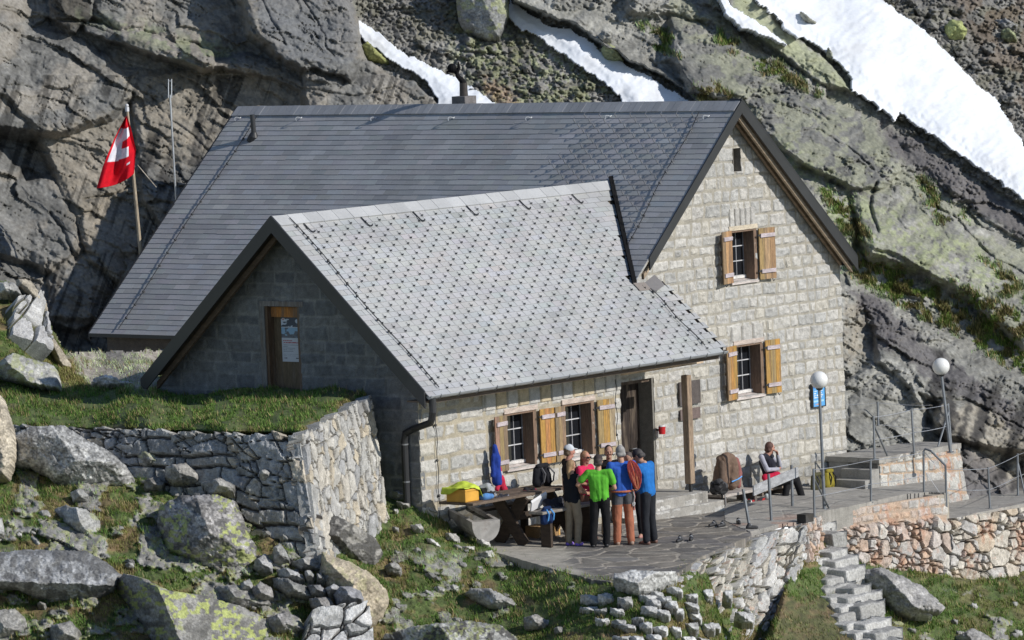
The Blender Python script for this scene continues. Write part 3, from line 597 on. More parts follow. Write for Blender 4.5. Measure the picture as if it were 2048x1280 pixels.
PL_S=[([(1462,-60),(1500,5),(1560,58),(1640,108),(1690,150),(1708,180),(1640,166),(1560,102),(1470,32),(1440,-60)],.9,.5,-.7,.06),
([(1240,-60),(1430,-60),(1470,50),(1480,80),(1400,40),(1340,20),(1260,20)],.6,.4,-.5,.05),
([(1345,40),(1430,60),(1500,90),(1560,125),(1650,178),(1640,205),(1560,185),(1470,195),(1385,172),(1350,110)],1.1,.35,-.5,.05),
([(1490,200),(1600,188),(1680,212),(1745,240),(1802,300),(1792,342),(1762,372),(1700,372),(1640,342),(1560,292),(1528,250)],1.2,.45,-.5,.055),
([(1180,70),(1250,110),(1340,150),(1400,205),(1400,260),(1340,220),(1200,140)],.8,.4,-.4,.05),
([(1400,170),(1470,196),(1490,235),(1440,260),(1380,230)],.8,.3,-.4,.06),
([(1530,262),(1600,310),(1640,345),(1700,376),(1720,450),(1700,500),(1560,380)],.7,.45,-.5,.05),
([(1700,378),(1765,376),(1800,345),(1835,360),(1952,440),(2060,525),(2120,620),(2048,690),(1950,600),(1850,540),(1745,500)],.9,.5,-.75,.05),
([(1806,300),(1840,340),(1960,430),(2120,520),(2300,640),(2300,560),(2048,412),(1900,318),(1760,226),(1745,236)],.35,.1,-.3,.06),
([(1690,545),(1762,602),(1850,642),(2048,762),(2300,880),(2300,960),(1900,870),(1805,762),(1760,720),(1745,640)],.9,.3,-.6,.06),
([(1670,560),(1728,578),(1722,700),(1700,745),(1670,740)],.6,.4,-.1,.07),
([(1670,790),(1742,728),(1802,742),(1842,792),(1852,850),(1835,915),(1670,900)],.9,.35,-.25,.06),
([(1862,792),(1980,782),(2120,850),(2300,960),(2300,1080),(1950,1040),(1905,890)],.15,.15,.1,.06),
([(1915,885),(1960,905),(2060,990),(2100,1100),(1920,1100)],1.3,.3,-.5,.05),
([(1840,790),(1880,800),(1868,850),(1858,850)],-1.0,0,0,.05)]
CR_C=[([(262,165),(300,190),(345,235),(380,260),(420,300),(440,330)],3,.22),([(375,205),(440,215),(500,225)],2.5,.15),([(455,-20),(500,50),(540,95),(565,125),(600,140)],6,.5),([(100,425),(128,470),(150,520)],4,.4),([(60,345),(90,360),(110,352)],4,.4),
([(110,268),(160,288),(215,282),(222,300)],2.5,.2),([(590,-10),(640,50),(655,95),(672,110)],2.5,.25),([(520,0),(560,60),(570,90)],2,.15),([(0,170),(60,172),(130,185),(160,165),(200,160)],4,.25),([(170,395),(205,392),(262,372)],3,.25),([(300,405),(340,410)],3,.3),([(150,520),(170,505),(195,515),(215,560),(235,590)],5,.4),([(345,130),(420,150),(395,170)],3,.15),([(30,60),(130,110),(200,140)],3,.2),([(0,20),(30,28),(80,60)],3,.2),([(100,40),(140,40),(170,42)],3,.4),([(610,180),(680,190),(760,180),(800,160)],3,.25)]
CR_S=[([(1755,365),(1740,390),(1748,430),(1760,460)],4,.5),([(1560,270),(1600,268),(1640,262),(1700,300),(1740,330),(1765,350)],2.5,.2),([(1830,350),(1860,400),(1900,430),(1990,520),(2060,560)],3.5,.3),([(1540,205),(1600,220),(1680,260)],2.5,.15),([(1690,480),(1760,500),(1850,545),(1950,600)],4,.25),([(1755,740),(1700,800),(1690,870)],3,.2),([(1740,860),(1800,830)],2.5,.2),([(1870,795),(1935,800),(2000,830),(2060,860)],2.5,.3),([(1960,860),(1990,905),(2010,880)],2,.2),([(2060,870),(2000,905),(1950,920)],2,.2),([(1450,40),(1540,120),(1600,170)],3,.2)]
def lined(x,y,pts):
    d=np.full(x.shape,1e9)
    for (x0,y0),(x1,y1) in zip(pts[:-1],pts[1:]):
        ex,ey=x1-x0,y1-y0; t=np.clip(((x-x0)*ex+(y-y0)*ey)/(ex*ex+ey*ey),0,1); d=np.minimum(d,np.hypot(x-x0-t*ex,y-y0-t*ey))
    return d
def plates(D,B,X,Y,PL,CRK,PS=1.):
    add=np.zeros(D.shape)
    for poly,off,gx,gy,k in PL:
        p=np.array(poly,float); cx,cy=p.mean(0); x0,y0=p.min(0)-60; x1,y1=p.max(0)+60
        m=(X>x0)&(X<x1)&(Y>y0)&(Y<y1)
        if not m.any(): continue
        x,y=X[m],Y[m]; sd=sdist(x,y,poly); off=off*PS; gx*=PS+.2*(1-PS); gy*=PS+.2*(1-PS)
        if off>0:
            rel=-off+gx*np.clip(x-cx,-150,150)/100+gy*np.clip(y-cy,-150,150)/100+pen(sd,k)+.12*sst(-14,0,sd)
            D[m]=np.minimum(D[m],B[m]+rel)
        else:
            D[m]+=(-off+gx*(x-cx)/100+gy*(y-cy)/100)*sst(8,-8,sd)
    for pts,w,dp in CRK:
        p=np.array(pts,float); m=(X>p[:,0].min()-30)&(X<p[:,0].max()+30)&(Y>p[:,1].min()-30)&(Y<p[:,1].max()+30)
        d=lined(X[m],Y[m],pts); D[m]+=dp*.6*np.exp(-(d/(w*.75))**2)*(.3+.9*fbm(X[m]/20,Y[m]/20,91,3))
    return D
nx,ny=1150,560
Xg,Yg=np.meshgrid(np.linspace(-220,2300,nx),np.linspace(-170,1060,ny))
wx=Xg+16*(fbm(Xg/60,Yg/60,1,4)-.5)+5*(fbm(Xg/12,Yg/12,3,2)-.5); wy=Yg+16*(fbm(Xg/60,Yg/60,2,4)-.5)+5*(fbm(Xg/12,Yg/12,4,2)-.5)
sdC=sdist(wx,wy,CLIFF); sdS=sdist(wx,wy,SLAB)
far=base_far(Xg,Yg); slab=base_slab(Xg,Yg); clf=base_cliff(Xg,Yg)
def facets(x,y,seed,am=1.):
    """angular fracture relief: tilted cells elongated along the bedding at three sizes"""
    p=x*.88+y*.47; q=y*.88-x*.47; r=0
    for k,(a,b,h) in enumerate(((120,38,.40),(42,16,.13),(15,8,.06))):
        f=voro(p/a+.35*fbm(p/a*1.5,q/b*1.5,seed+k,3),q/b+.35*fbm(p/a*1.5+9,q/b*1.5,seed+k+3,3),seed+11*k,.95); w=sst(.35,.65,fbm(x/80,y/80,seed+31*k,3))*.8+.35
        r=r+am*h*w*((pt_(f[2],7.3)-.5)*f[3]+(pt_(f[2],3.3)-.62)*f[4]+.10*(f[2]-.5))
    cr=np.abs(fbm(p/170,q/20,seed+61,3)-.5); cr2=np.abs(fbm(p/30,q/90,seed+67,3)-.5)
    return r+am*(.13*np.exp(-(cr/.009)**2)*sst(.45,.6,fbm(x/70,y/70,seed+71,3))+.09*np.exp(-(cr2/.008)**2)*sst(.5,.62,fbm(x/60,y/60,seed+73,3)))
pt_=lambda i,n:np.modf(i*n)[0]
# rubble relief of the scree
def scree(x,y,k,seed):
    f1,f2,i,dx,dy=voro((x+y*.25)/k,(y-x*.2)/(k*.62),seed,.9); return i,(f2-f1),dx,dy
i1,e1,a1,b1=scree(Xg,Yg,11,41); i2,e2,a2,b2=scree(Xg,Yg,27,43); i3,e3,a3,b3=scree(Xg,Yg,6,47)
pt_=lambda i,n:np.modf(i*n)[0]
big=(pt_(i2,13.1)>.78)
scr=-(.14*i1*sst(0,.35,e1)+.06*i3*sst(0,.4,e3)+.30*(pt_(i1,7.7)-.5)*a1+.30*(pt_(i1,5.3)-.7)*b1)-np.where(big,.32*i2*sst(0,.3,e2)+.4*(pt_(i2,7.7)-.4)*a2-.25*b2,0)
farr=far+scr+ .35*(fbm(Xg/260,Yg/260,9,3)-.5)*2
st=Xg*.53+Yg*.85; sn=Xg*.85-Yg*.53   # strike of the slabs: runs down to the right
slabr=plates(slab.copy(),slab,wx,wy,PL_S,CR_S,.62)
slabr=slabr+.45*(fbm(sn/150,st/60,15,4)-.5)+.16*(fbm(sn/50,st/22,16,4)-.5)
cc1=voro(wx/55+.35*fbm(wx/40,wy/40,5),wy/38,71,.9); slabr+=facets(wx,wy,740,.8)
rubz=sst(.50,.57,fbm(Xg/120,Yg/70,29,3)); slabr+=scr*.55*rubz
cliffr=plates(clf.copy(),clf,wx,wy,PL_C,CR_C,.85)
cc2=voro(wx/62,wy/42,77,.9); cliffr+=facets(wx,wy,700)
cliffr+=.35*(fbm(Xg/90,Yg/70,25,5)-.5)
fine=.085*(fbm(Xg/14,Yg/11,33,4)-.5)+.04*(fbm(Xg/5,Yg/4,35,2)-.5)
fpen=pen(-sdC,.06)+pen(-sdS-2,.06)*(Yg>-400)
farr=farr+fpen
D=np.minimum(np.minimum(farr,slabr+pen(sdS,.16)),cliffr+pen(sdC,.2))+fine
Dsm=np.minimum(np.minimum(far+fpen+.35*(fbm(Xg/260,Yg/260,9,3)-.5)*2,slab-.2+pen(sdS,.16)),clf+pen(sdC,.2))
isC=(cliffr+pen(sdC,.2)<np.minimum(farr,slabr+pen(sdS,.16))); isS=~isC&(slabr+pen(sdS,.16)<farr); isF=~isC&~isS
# colour of the rock itself
def cpoly(c,poly,color,soft=10,amt=1.):
    p=np.array(poly,float); x0,y0=p.min(0)-30; x1,y1=p.max(0)+30; m=(Xg>x0)&(Xg<x1)&(Yg>y0)&(Yg<y1)
    k=(amt*sst(soft,-soft,sdist(wx[m],wy[m],poly)+soft*1.6*(fbm(Xg[m]/9,Yg[m]/9,int(poly[0][0])%97,4)-.5)*2))[:,None]
    c[m]=c[m]*(1-k)+np.array(color)*k
n1=fbm(Xg/70,Yg/50,101,5); n2=fbm(Xg/16,Yg/13,102,4); n3=fbm(Xg/5,Yg/5,103,3)
C=np.ones(Xg.shape+(3,))*np.array((.205,.20,.188)); C[isS]=(.245,.242,.222)
C=C*(1+1.1*(n1-.5))[...,None]*(1+.7*(n2-.5))[...,None]*(1+.7*(n3-.5))[...,None]
tan_=np.array((.30,.245,.18)); C=np.where(isC[...,None],C*(1-.35*sst(.45,.65,n1)[...,None])+tan_*.35*sst(.45,.65,n1)[...,None],C)
TANS=[[(245,150),(420,135),(605,195),(600,250),(440,300),(330,340),(290,280)],[(60,258),(215,240),(262,232),(280,300),(270,380),(200,440),(150,430),(110,350)],[(150,420),(260,365),(320,440),(300,560),(210,640),(110,640),(150,540)],[(1862,800),(1980,810),(2120,860),(2120,1000),(1960,960),(1900,880)],[(1690,600),(1728,600),(1722,700),(1690,740)],[(480,160),(600,190),(605,215),(480,215)]]
for p in TANS: cpoly(C,p,(.34,.285,.21),14,.42)
DK=(.05,.047,.045)
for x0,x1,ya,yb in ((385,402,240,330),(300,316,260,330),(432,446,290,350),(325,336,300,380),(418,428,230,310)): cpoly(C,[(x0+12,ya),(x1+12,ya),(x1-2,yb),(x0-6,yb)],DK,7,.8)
cpoly(C,[(105,-60),(190,-60),(182,30),(135,60),(104,36)],(.07,.062,.05),6,.8)
for p in ([(465,-60),(712,-60),(716,112),(640,138),(560,112)],): cpoly(C,p,(.16,.165,.175),10,.6)
for p in ([(1495,205),(1600,190),(1745,240),(1800,300),(1765,370),(1640,342),(1540,262)],[(1345,45),(1560,125),(1640,200),(1385,172)]): cpoly(C,p,(.11,.112,.11),14,.6)
GR=(.29,.31,.17)
def lichen(mask,amt,thr,col,sc_=1.,seed=111):
    k=(mask*amt*sst(thr,thr+.05,fbm(Xg/(26*sc_),Yg/(20*sc_),seed,5)))[...,None]; return C*(1-k)+np.array(col)*k
reg=lambda poly,soft=25:sst(soft,-soft,sdist(wx,wy,poly))
C=lichen(isS.astype(float)*reg([(1440,-100),(1560,20),(1700,170),(1830,340),(2150,560),(2150,760),(1900,640),(1700,560),(1500,260),(1250,-100)]),.55,.45,(.28,.29,.205))
C=lichen(isS.astype(float)*reg([(1560,260),(1700,380),(1960,480),(2050,600),(1850,560),(1700,520),(1560,400)]),.5,.53,(.33,.37,.19),.4,117)
C=lichen(isF.astype(float)*reg([(900,0),(1000,40),(1380,220),(1000,240),(900,120)]),.55,.50,(.29,.32,.16),.4,121)
C=lichen(isF.astype(float),.4,.55,(.13,.125,.07),1.2,123)
C=lichen(isF.astype(float)*reg([(1800,-200),(2400,-200),(2400,400),(2060,300)]),.65,.46,(.14,.105,.075),1.5,127)
cpoly(C,[(1465,-60),(1560,55),(1640,108),(1708,180),(1640,166),(1560,102),(1470,32)],(.33,.35,.22),8,.75)
C=lichen(isC.astype(float)*reg([(160,30),(420,80),(480,110),(420,135),(300,90)]),.6,.48,(.26,.30,.16),.6,131)
stk=(isC&(Yg>150))*sst(.56,.64,fbm((Xg+.35*Yg)/9,Yg/150,141,3))*sst(.42,.56,fbm(Xg/60,Yg/80,143,2)); C=C*(1-.62*stk[...,None]); C=np.where(isC[...,None],C*np.array((.88,.895,.91)),C)
# turf and moss between the slabs
TURF=[[(1700,500),(1760,520),(1850,560),(1950,630),(2080,700),(2080,760),(1960,700),(1860,645),(1760,590),(1690,540)],[(1380,180),(1440,165),(1460,195),(1400,205)],[(1900,560),(2060,640),(2100,720),(1990,660)],[(1870,400),(1900,410),(1930,440),(1900,440)],[(1270,40),(1330,60),(1350,110),(1300,90)],[(1640,380),(1700,400),(1740,470),(1690,470)],[(1830,350),(1850,360),(1905,440),(1880,440)],[(1960,520),(2000,540),(2060,600),(2010,590)],[(1500,110),(1560,130),(1640,190),(1580,180)],[(1440,60),(1480,85),(1470,110),(1430,90)]]
turfm=np.zeros(Xg.shape)
for p in TURF:
    turfm=np.maximum(turfm,sst(12,-10,sdist(wx,wy,p)+30*(fbm(Xg/22,Yg/16,55,4)-.5)))
tk=(turfm*sst(.40,.5,fbm(Xg/18,Yg/12,58,4)))[...,None]; gm=sst(.42,.6,fbm(Xg/30,Yg/20,59,3))[...,None]
C=C*(1-tk)+(np.array((.12,.085,.045))*gm+np.array((.115,.13,.04))*(1-gm))*tk
PUR=(.115,.107,.112)
for p,a in (([(1690,570),(1760,600),(1870,700),(1960,760),(2100,860),(2100,900),(1960,810),(1860,760),(1790,700),(1740,650)],.8),([(1740,235),(1800,262),(1900,325),(2048,425),(2250,550),(2250,610),(2048,480),(1900,400),(1800,320)],.85),([(1915,885),(1960,905),(2060,990),(2100,1100),(1920,1100)],.8),([(1730,590),(1770,600),(1790,700),(1740,700)],.7)): cpoly(C,p,PUR,9,a)
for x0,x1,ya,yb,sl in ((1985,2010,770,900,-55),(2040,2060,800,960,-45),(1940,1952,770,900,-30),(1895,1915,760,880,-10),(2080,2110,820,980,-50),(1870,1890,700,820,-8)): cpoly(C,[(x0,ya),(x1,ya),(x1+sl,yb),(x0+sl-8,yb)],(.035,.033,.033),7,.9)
cpoly(C,[(960,155),(1000,175),(1060,215),(1000,215),(965,185)],(.30,.20,.12),10,.6)
P=PD(Xg,Yg,D)
M_rock=mat('rock_face',attr=True,rough=.92,n1=(2.2,.14),n2=(14,.22),bump=(9,.55,.05))
obj('rock_hillside',P.reshape(-1,3),grid_faces(nx,ny),M_rock,col=np.clip(C,.01,.9).reshape(-1,3),smooth=True,label='grey lichened granite cliff and scree slope rising behind the hut',kind='structure',origin=(0,100,0))
def BS(x,y,o=.25):
    i=int((y+170)/1230*(ny-1)); j=int((x+220)/2520*(nx-1)); return float(np.median(D[i-3:i+4,j-4:j+5]))-o
# ---- snow ----
M_snow=mat('old_snow',(.82,.85,.90),.7,tint=(1.6,.35,(.60,.58,.55)),n1=(1.2,.03),n2=(14,.04),bump=(5,.35,.04))
SN=[('thin snow tongue above the left half of the ridge',[(706,33),(760,68),(800,103),(850,124),(900,150),(930,163),(990,206),(1040,242),(880,242),(872,192),(850,160),(800,130),(762,106),(735,90),(714,60)]),
('snow tongue running down to the middle of the ridge',[(1020,0),(1060,28),(1100,54),(1135,56),(1175,78),(1210,108),(1245,127),(1290,149),(1340,178),(1385,205),(1402,234),(1250,234),(1240,190),(1180,146),(1130,111),(1080,76),(1040,56),(1014,30)]),
('narrow snow strip between two rock slabs',[(1426,-90),(1462,8),(1512,43),(1550,68),(1582,94),(1530,72),(1480,54),(1452,24),(1400,-90)]),
('wide snowfield crossing the upper right corner',[(1450,-120),(1520,8),(1552,30),(1582,68),(1618,84),(1642,94),(1702,150),(1706,180),(1760,215),(1792,242),(1800,226),(1850,260),(1950,328),(2048,398),(2330,590),(2330,470),(2048,292),(2010,226),(1985,190),(1960,174),(1900,110),(1850,60),(1800,25),(1760,-8),(1640,-120)])]
for k,(lb,poly) in enumerate(SN):
    p=np.array(poly,float); x0,y0=p.min(0)-12; x1,y1=p.max(0)+12; st_=2.2; mx,my=int((x1-x0)/st_),int((y1-y0)/st_)
    X,Y=np.meshgrid(np.linspace(x0,x1,mx),np.linspace(y0,y1,my)); sd=sdist(X+5*(fbm(X/11,Y/11,5,4)-.5)*2,Y+5*(fbm(X/11,Y/11,6,4)-.5)*2,poly)
    fl=base_far(X,Y)+.35*(fbm(X/260,Y/260,9,3)-.5)*2
    if k==3: b0=np.minimum(fl,base_slab(X,Y)-.4+pen(sdist(X,Y,SLAB),.16))-.60
    elif k==2: b0=base_slab(X,Y)-1.35
    else: b0=fl-.45
    b0=b0-.12*sst(0,-34,sd)+.06*(fbm(X/60,Y/60,8,3)-.5)*2+.035*(fbm((X*.5+Y*.85)/7,(X*.85-Y*.5)/26,18,3)-.5)
    Ps=PD(X,Y,b0).reshape(-1,3); m=(sd[:-1,:-1]<0)&(sd[1:,1:]<0); F=grid_faces(mx,my,m); v,F,_=compact(Ps,F); v,F,_=skirt(v,F,None,fw*1.2)
    obj('snow_patch',v,F,M_snow,label=lb,kind='structure',smooth=True)
# ---- foreground ground, by control heights ----
TD=lambda x,y,o=0:(x,y,depth(g(*T(x,y)))+o)
CT=[(-260,540,97),(0,560,95.5),(120,560,98.5),(60,640,94),(0,700,93),(130,700,97.5),(200,700,99),(340,690,100),(150,745,93.5),(290,752,91.9),(340,742,96),
(0,770,91.2),(300,772,91),(600,776,89.3),(720,782,87.9),(0,830,88),(20,848,86.9),(300,846,85.3),(450,853,84.3),(600,862,83.6),(670,822,85.6),(730,790,87.5),(760,800,89),
(20,900,86.9),(300,900,85.5),(600,920,83.9),(640,1040,83.5),(740,900,88),(772,980,88),(100,870,86.9),(280,955,84.9),(350,1000,84.2),(500,1060,83.3),(590,1128,82.5),(655,1140,82.3),(710,1080,84.6),(772,1040,86.5),
(800,975,87.7),(840,985,87.5),(900,1000,88.9),(940,1030,88.7),(870,1035,87.4),(930,1085,87.0),(860,1100,85.4),(780,1100,85.5),(700,1180,83.1),(780,1290,82),(700,1290,81.4),(600,1290,80.5),(400,1290,79.6),(0,1290,78.6),(0,1000,83),(200,1100,81.6),(350,1150,81.4),(-260,1290,78),(-260,900,86),
TD(985,1106,.05),TD(1120,1146,.08),TD(1240,1182,.1),TD(1350,1185,.6),(1000,1200,84),(1100,1290,81.2),(1240,1225,81.3),(1300,1290,80.6),(1400,1290,82.6),(1420,1190,84.4),(1500,1290,85.6),(1500,1180,86.8),(1450,1110,87.6),
TD(1500,1085,1.2),TD(1600,1060,1.6),(1580,1290,87),(1640,1290,87.9),(1600,1180,89.8),(1640,1100,92.3),(1700,1140,92.6),(1760,1290,88.9),(1850,1156,94.7),(1960,1170,95.9),(2048,1155,97),(2300,1140,99.5),(1850,1290,91),(2048,1290,93),(2300,1290,95),
(1300,1020,92),(1100,1060,89.5),(1700,1000,96.5),(1500,980,94.5),(1900,1010,99),(2100,1010,101),(1300,930,94),(1000,930,91),(1000,1040,89),(-260,1400,76.5),(600,1400,78.5),(1200,1400,79),(1700,1400,86),(2300,1400,92.5),(2300,930,103)]
ct=np.array(CT,float); 
def kern(r): return r
A=kern(np.hypot(ct[:,None,0]-ct[None,:,0],ct[:,None,1]-ct[None,:,1])); n=len(ct); Q=np.c_[np.ones(n),ct[:,:2]/1000]
W=np.linalg.solve(np.block([[A,Q],[Q.T,np.zeros((3,3))]]),np.r_[ct[:,2],np.zeros(3)])
def gdepth(x,y):
    x=np.asarray(x,float); y=np.asarray(y,float); r=W[n]+W[n+1]*x/1000+W[n+2]*y/1000
    for i in range(n): r=r+W[i]*np.hypot(x-ct[i,0],y-ct[i,1])
    return r
n_=n
mx,my=880,330
GX,GY=np.meshgrid(np.linspace(-220,2280,mx),np.linspace(545,1400,my))
GD=gdepth(GX,GY)-.30*(fbm(GX/60,GY/40,201,4)-.5)-.16*(fbm(GX/18,GY/13,202,3)-.5)-.06*(fbm(GX/5,GY/4,203,2)-.5)
for poly,am,sf in (([(880,990),(900,1062),(985,1100),(1060,1121),(1120,1138),(1180,1155),(1240,1163),(1345,1160),(1350,1149),(1395,1117),(1505,1069),(1560,1050),(1637,1030),(1893,990),(2300,1000),(2300,900),(880,900)],3.,8),
 ([(1400,1130),(1505,1072),(1592,1048),(1582,1150),(1560,1230),(1536,1300),(1440,1300),(1420,1180)],1.55,14),([(1345,1165),(1440,1110),(1480,1292),(1380,1292)],.12,10),
 ([(1640,1030),(1893,990),(2300,960),(2300,1150),(2048,1158),(1960,1166),(1850,1150),(1760,1140),(1690,1122)],1.0,6),
 ([(28,852),(600,864),(738,788),(772,1036),(655,1122),(600,1115),(500,1050),(350,1000),(280,955),(100,900)],.7,8)):
    GD=GD+am*sst(0,-sf,sdist(GX,GY,poly))
lump_=sst(700,560,GX)*sst(890,960,GY); GD-=.55*lump_*(fbm(GX/85,GY/48,261,3)-.5)
rkm=np.maximum(lump_*sst(.55,.59,fbm(GX/60,GY/34,263,4)),sst(1080,1130,GY)*sst(.62,.65,fbm(GX/50,GY/30,265,4))*(GX<1150)*.9+sst(1700,1760,GX)*sst(1170,1200,GY)*sst(.63,.66,fbm(GX/50,GY/26,266,4)))
GD-=rkm*(.16-facets(GX*1.6,GY*1.6,267,.9)+.14*(fbm(GX/9,GY/7,269,3)-.5))
GC=np.ones(GX.shape+(3,))*np.array((.09,.122,.037)); t1=fbm(GX/50,GY/26,211,4); t2=fbm(GX/14,GY/9,212,4)
drycol=np.array((.19,.135,.07)); kd=np.clip(sst(.50,.62,t1)*.8+sst(.55,.7,t2)*.5,0,1)
def gpoly(poly,soft=14): return sst(soft,-soft,sdist(GX+22*(fbm(GX/30,GY/22,5,4)-.5),GY+22*(fbm(GX/30,GY/22,6,4)-.5),poly))
dirt=np.maximum(gpoly([(1560,1200),(1690,1190),(1720,1400),(1540,1400)]),np.maximum(gpoly([(140,712),(300,730),(330,770),(180,775),(150,740)],8),gpoly([(110,600),(340,640),(340,735),(130,720)],8)))
lush=gpoly([(960,1120),(1300,1170),(1350,1210),(1250,1230),(1000,1190)])
kd=np.clip(kd*(1-.8*lush)*(1-.85*gpoly([(0,775),(720,775),(600,860),(60,850)],6))*(1-.5*gpoly([(1650,1140),(2300,1150),(2300,1400),(1700,1400)])),0,1)
GC=GC*(1-kd[...,None])+drycol*kd[...,None]; dk=dirt[...,None]; pathc=np.where((GX<400)[...,None],np.array((.36,.33,.29)),np.array((.10,.075,.045)))
dk=dk*np.where((GX<400)[...,None],1,.55); GC=GC*(1-dk)+pathc*dk*(1+.6*(t2-.5))[...,None]; GC*=(.55+.9*(fbm(GX/6,GY/5,213,3)))[...,None]
rc_=np.array((.25,.245,.23))*(1+1.2*(fbm(GX/14,GY/10,271,4)-.5))[...,None]; lk_=(sst(.56,.6,fbm(GX/9,GY/7,273,4))*.6)[...,None]; rc_=rc_*(1-lk_)+np.array((.30,.33,.12))*lk_; GC=GC*(1-rkm[...,None])+rc_*rkm[...,None]
GP=PD(GX,GY,GD); GL=np.interp(GX,[-300,0,60,95,120,135,345,346,800,801],[545,560,575,640,690,704,700,760,760,930])+14*(fbm(GX/14,GY/10,241,3)-.5); keep=(GY[:-1,:-1]>GL[:-1,:-1])
v,F,c=compact(GP.reshape(-1,3),grid_faces(mx,my,keep),GC.reshape(-1,3))
M_ground=mat('turf_soil',attr=True,rough=1,n1=(5,.25),n2=(30,.3),bump=(25,.6,.03))
obj('ground',v,F,M_ground,col=c,smooth=True,label='grassy slope around and below the hut',kind='structure',origin=(0,88,0))
# ---- grass blades ----
def blades(X,Y,D,Cc,prob,n,hmin,hmax,seed,w=.011):
    """scatter blades over a depth grid; prob per cell"""
    r=np.random.default_rng(seed); P=PD(X,Y,D); a=P[:-1,:-1]; e1=P[:-1,1:]-a; e2=P[1:,:-1]-a
    ar=np.linalg.norm(np.cross(e1,e2),axis=-1); ar=np.minimum(ar,np.quantile(ar,.97)); wgt=(ar*prob[:-1,:-1]).ravel(); wgt/=wgt.sum()
    k=r.choice(len(wgt),n,p=wgt); i,j=np.unravel_index(k,ar.shape); s,t=r.random(n)[:,None],r.random(n)[:,None]
    p=a[i,j]+e1[i,j]*s+e2[i,j]*t; base=Cc[i,j]
    cl=fbm(p[:,0]*3.2,p[:,1]*3.2+p[:,2],seed,3); h=(hmin+(hmax-hmin)*r.random(n)**1.5*(.3+1.4*sst(.35,.65,cl)))[:,None]
    an=r.random(n)*2*np.pi; ln=np.stack([np.cos(an),np.sin(an),np.zeros(n)],-1)*h*r.uniform(.1,.75,(n,1)); ln+=np.array([-.15,-.25,0])*h
    sd_=np.stack([-np.sin(an),np.cos(an),np.zeros(n)],-1)*w*r.uniform(.6,1.5,(n,1)); tip=p+np.array([0,0,1.])*h+ln
    v=np.stack([p-sd_-Z*.01,p+sd_-Z*.01,tip],1).reshape(-1,3); F=np.arange(3*n).reshape(n,3)
    c=base*r.uniform(.7,1.5,(n,1)); dry=r.random(n)<.08+.22*sst(.52,.64,cl); c=np.where(dry[:,None],np.array((.30,.235,.12))*r.uniform(.6,1.3,(n,1)),c*np.array((.95,1.25,.8))); c=np.repeat(c,3,0); c[2::3]*=1.35
    return v,F,c
pr=(1-.93*rkm)*(1-dirt*.8)*(.06+.94*sst(.38,.52,fbm(GX/22,GY/14,231,4)))*(GY>GL+2)*((GX<830)|(GY>1085)|((GX<1000)&(GY>980)))
v1=blades(GX,GY,GD,GC,pr,330000,.022,.078,301,.008)
M_grass=mat('grass_blades',attr=True,rough=.7,n1=(3,.15),bump=None,spec=.25)
tp_=turfm*sst(.42,.5,fbm(Xg/18,Yg/12,58,4)); v2=blades(Xg,Yg,D,C,tp_,22000,.04,.12,303,.014)
obj('grass',np.concatenate([v1[0],v2[0]]),np.concatenate([v1[1],v2[1]+len(v1[0])]),M_grass,col=np.clip(np.concatenate([v1[2],v2[2]]),0,1),label='short alpine grass with dry tufts on the slopes and banks',cat='grass',kind='stuff',origin=(0,88,0))
# =============== TERRACE, DRY-STONE WALLS, BOULDERS ===============
M_dry=mat('dry_stone',attr=True,rough=.93,n1=(6,.18),n2=(38,.26),bump=(32,.6,.015))
M_boulder=mat('boulder_rock',attr=True,rough=.93,n1=(4,.16),n2=(26,.3),bump=(18,.7,.03))
M_pave=mat('paving',attr=True,rough=.85,n1=(5,.14),n2=(30,.16),bump=(30,.4,.008))
def poly_uv(px): return [tuple(T(x,y)[:2]) for x,y in px]
def terrace_sheet(name,px,res,fn,label,th=.5,zoff=0):
    P=np.array(poly_uv(px)); (u0,v0),(u1,v1)=P.min(0)-.1,P.max(0)+.1; mx,my=int((u1-u0)/res),int((v1-v0)/res)
    Uu,Vv=np.meshgrid(np.linspace(u0,u1,mx),np.linspace(v0,v1,my)); sd=sdist(Uu+.04*(fbm(Uu*5,Vv*5,3,2)-.5),Vv+.04*(fbm(Uu*5,Vv*5,4,2)-.5),[tuple(p) for p in P])
    h,c=fn(Uu,Vv); W_=g(Uu,Vv,tz(Uu,Vv)+h+zoff).reshape(-1,3); m=(sd[:-1,:-1]<0)&(sd[1:,1:]<0)
    v,F,c=compact(W_,grid_faces(mx,my,m),c.reshape(-1,3)); v,F,c=skirt(v,F,c,-Z*th)
    return obj(name,v,F,M_pave,col=c,label=label,kind='structure')
def flag_fn(u,v):
    f=voro(u/.62+.3*fbm(u*2,v*2,1,2),v/.50+.3*fbm(u*2,v*2,2,2),401,.9); e=f[1]-f[0]; b=sst(.05,.10,e)
    n=fbm(u*5,v*5,5,4)-.5; n2=fbm(u*1.2,v*1.2,7,3)-.5
    c=pick(f[2],[(.16,.15,.14),(.135,.125,.115),(.18,.165,.145),(.145,.135,.13),(.19,.17,.145)])*(1+.8*n)[...,None]*(1+.5*n2)[...,None]
    cps=[tuple(q) for q in poly_uv([(970,1080),(1060,1088),(1108,1090),(1152,1106),(1128,1124),(1184,1154),(1120,1146),(1040,1124),(975,1106)])]
    j=np.array((.30,.27,.23)); c=c*b[...,None]+j*(1-b[...,None])
    k=sst(.1,-.1,sdist(u,v,cps)+.25*(fbm(u*2.5,v*2.5,9,3)-.5))[...,None]; cem=np.array((.36,.335,.29))*(1+.5*n)[...,None]
    return .012*b*(1-k[...,0])+.008*n, c*(1-k)+cem*k
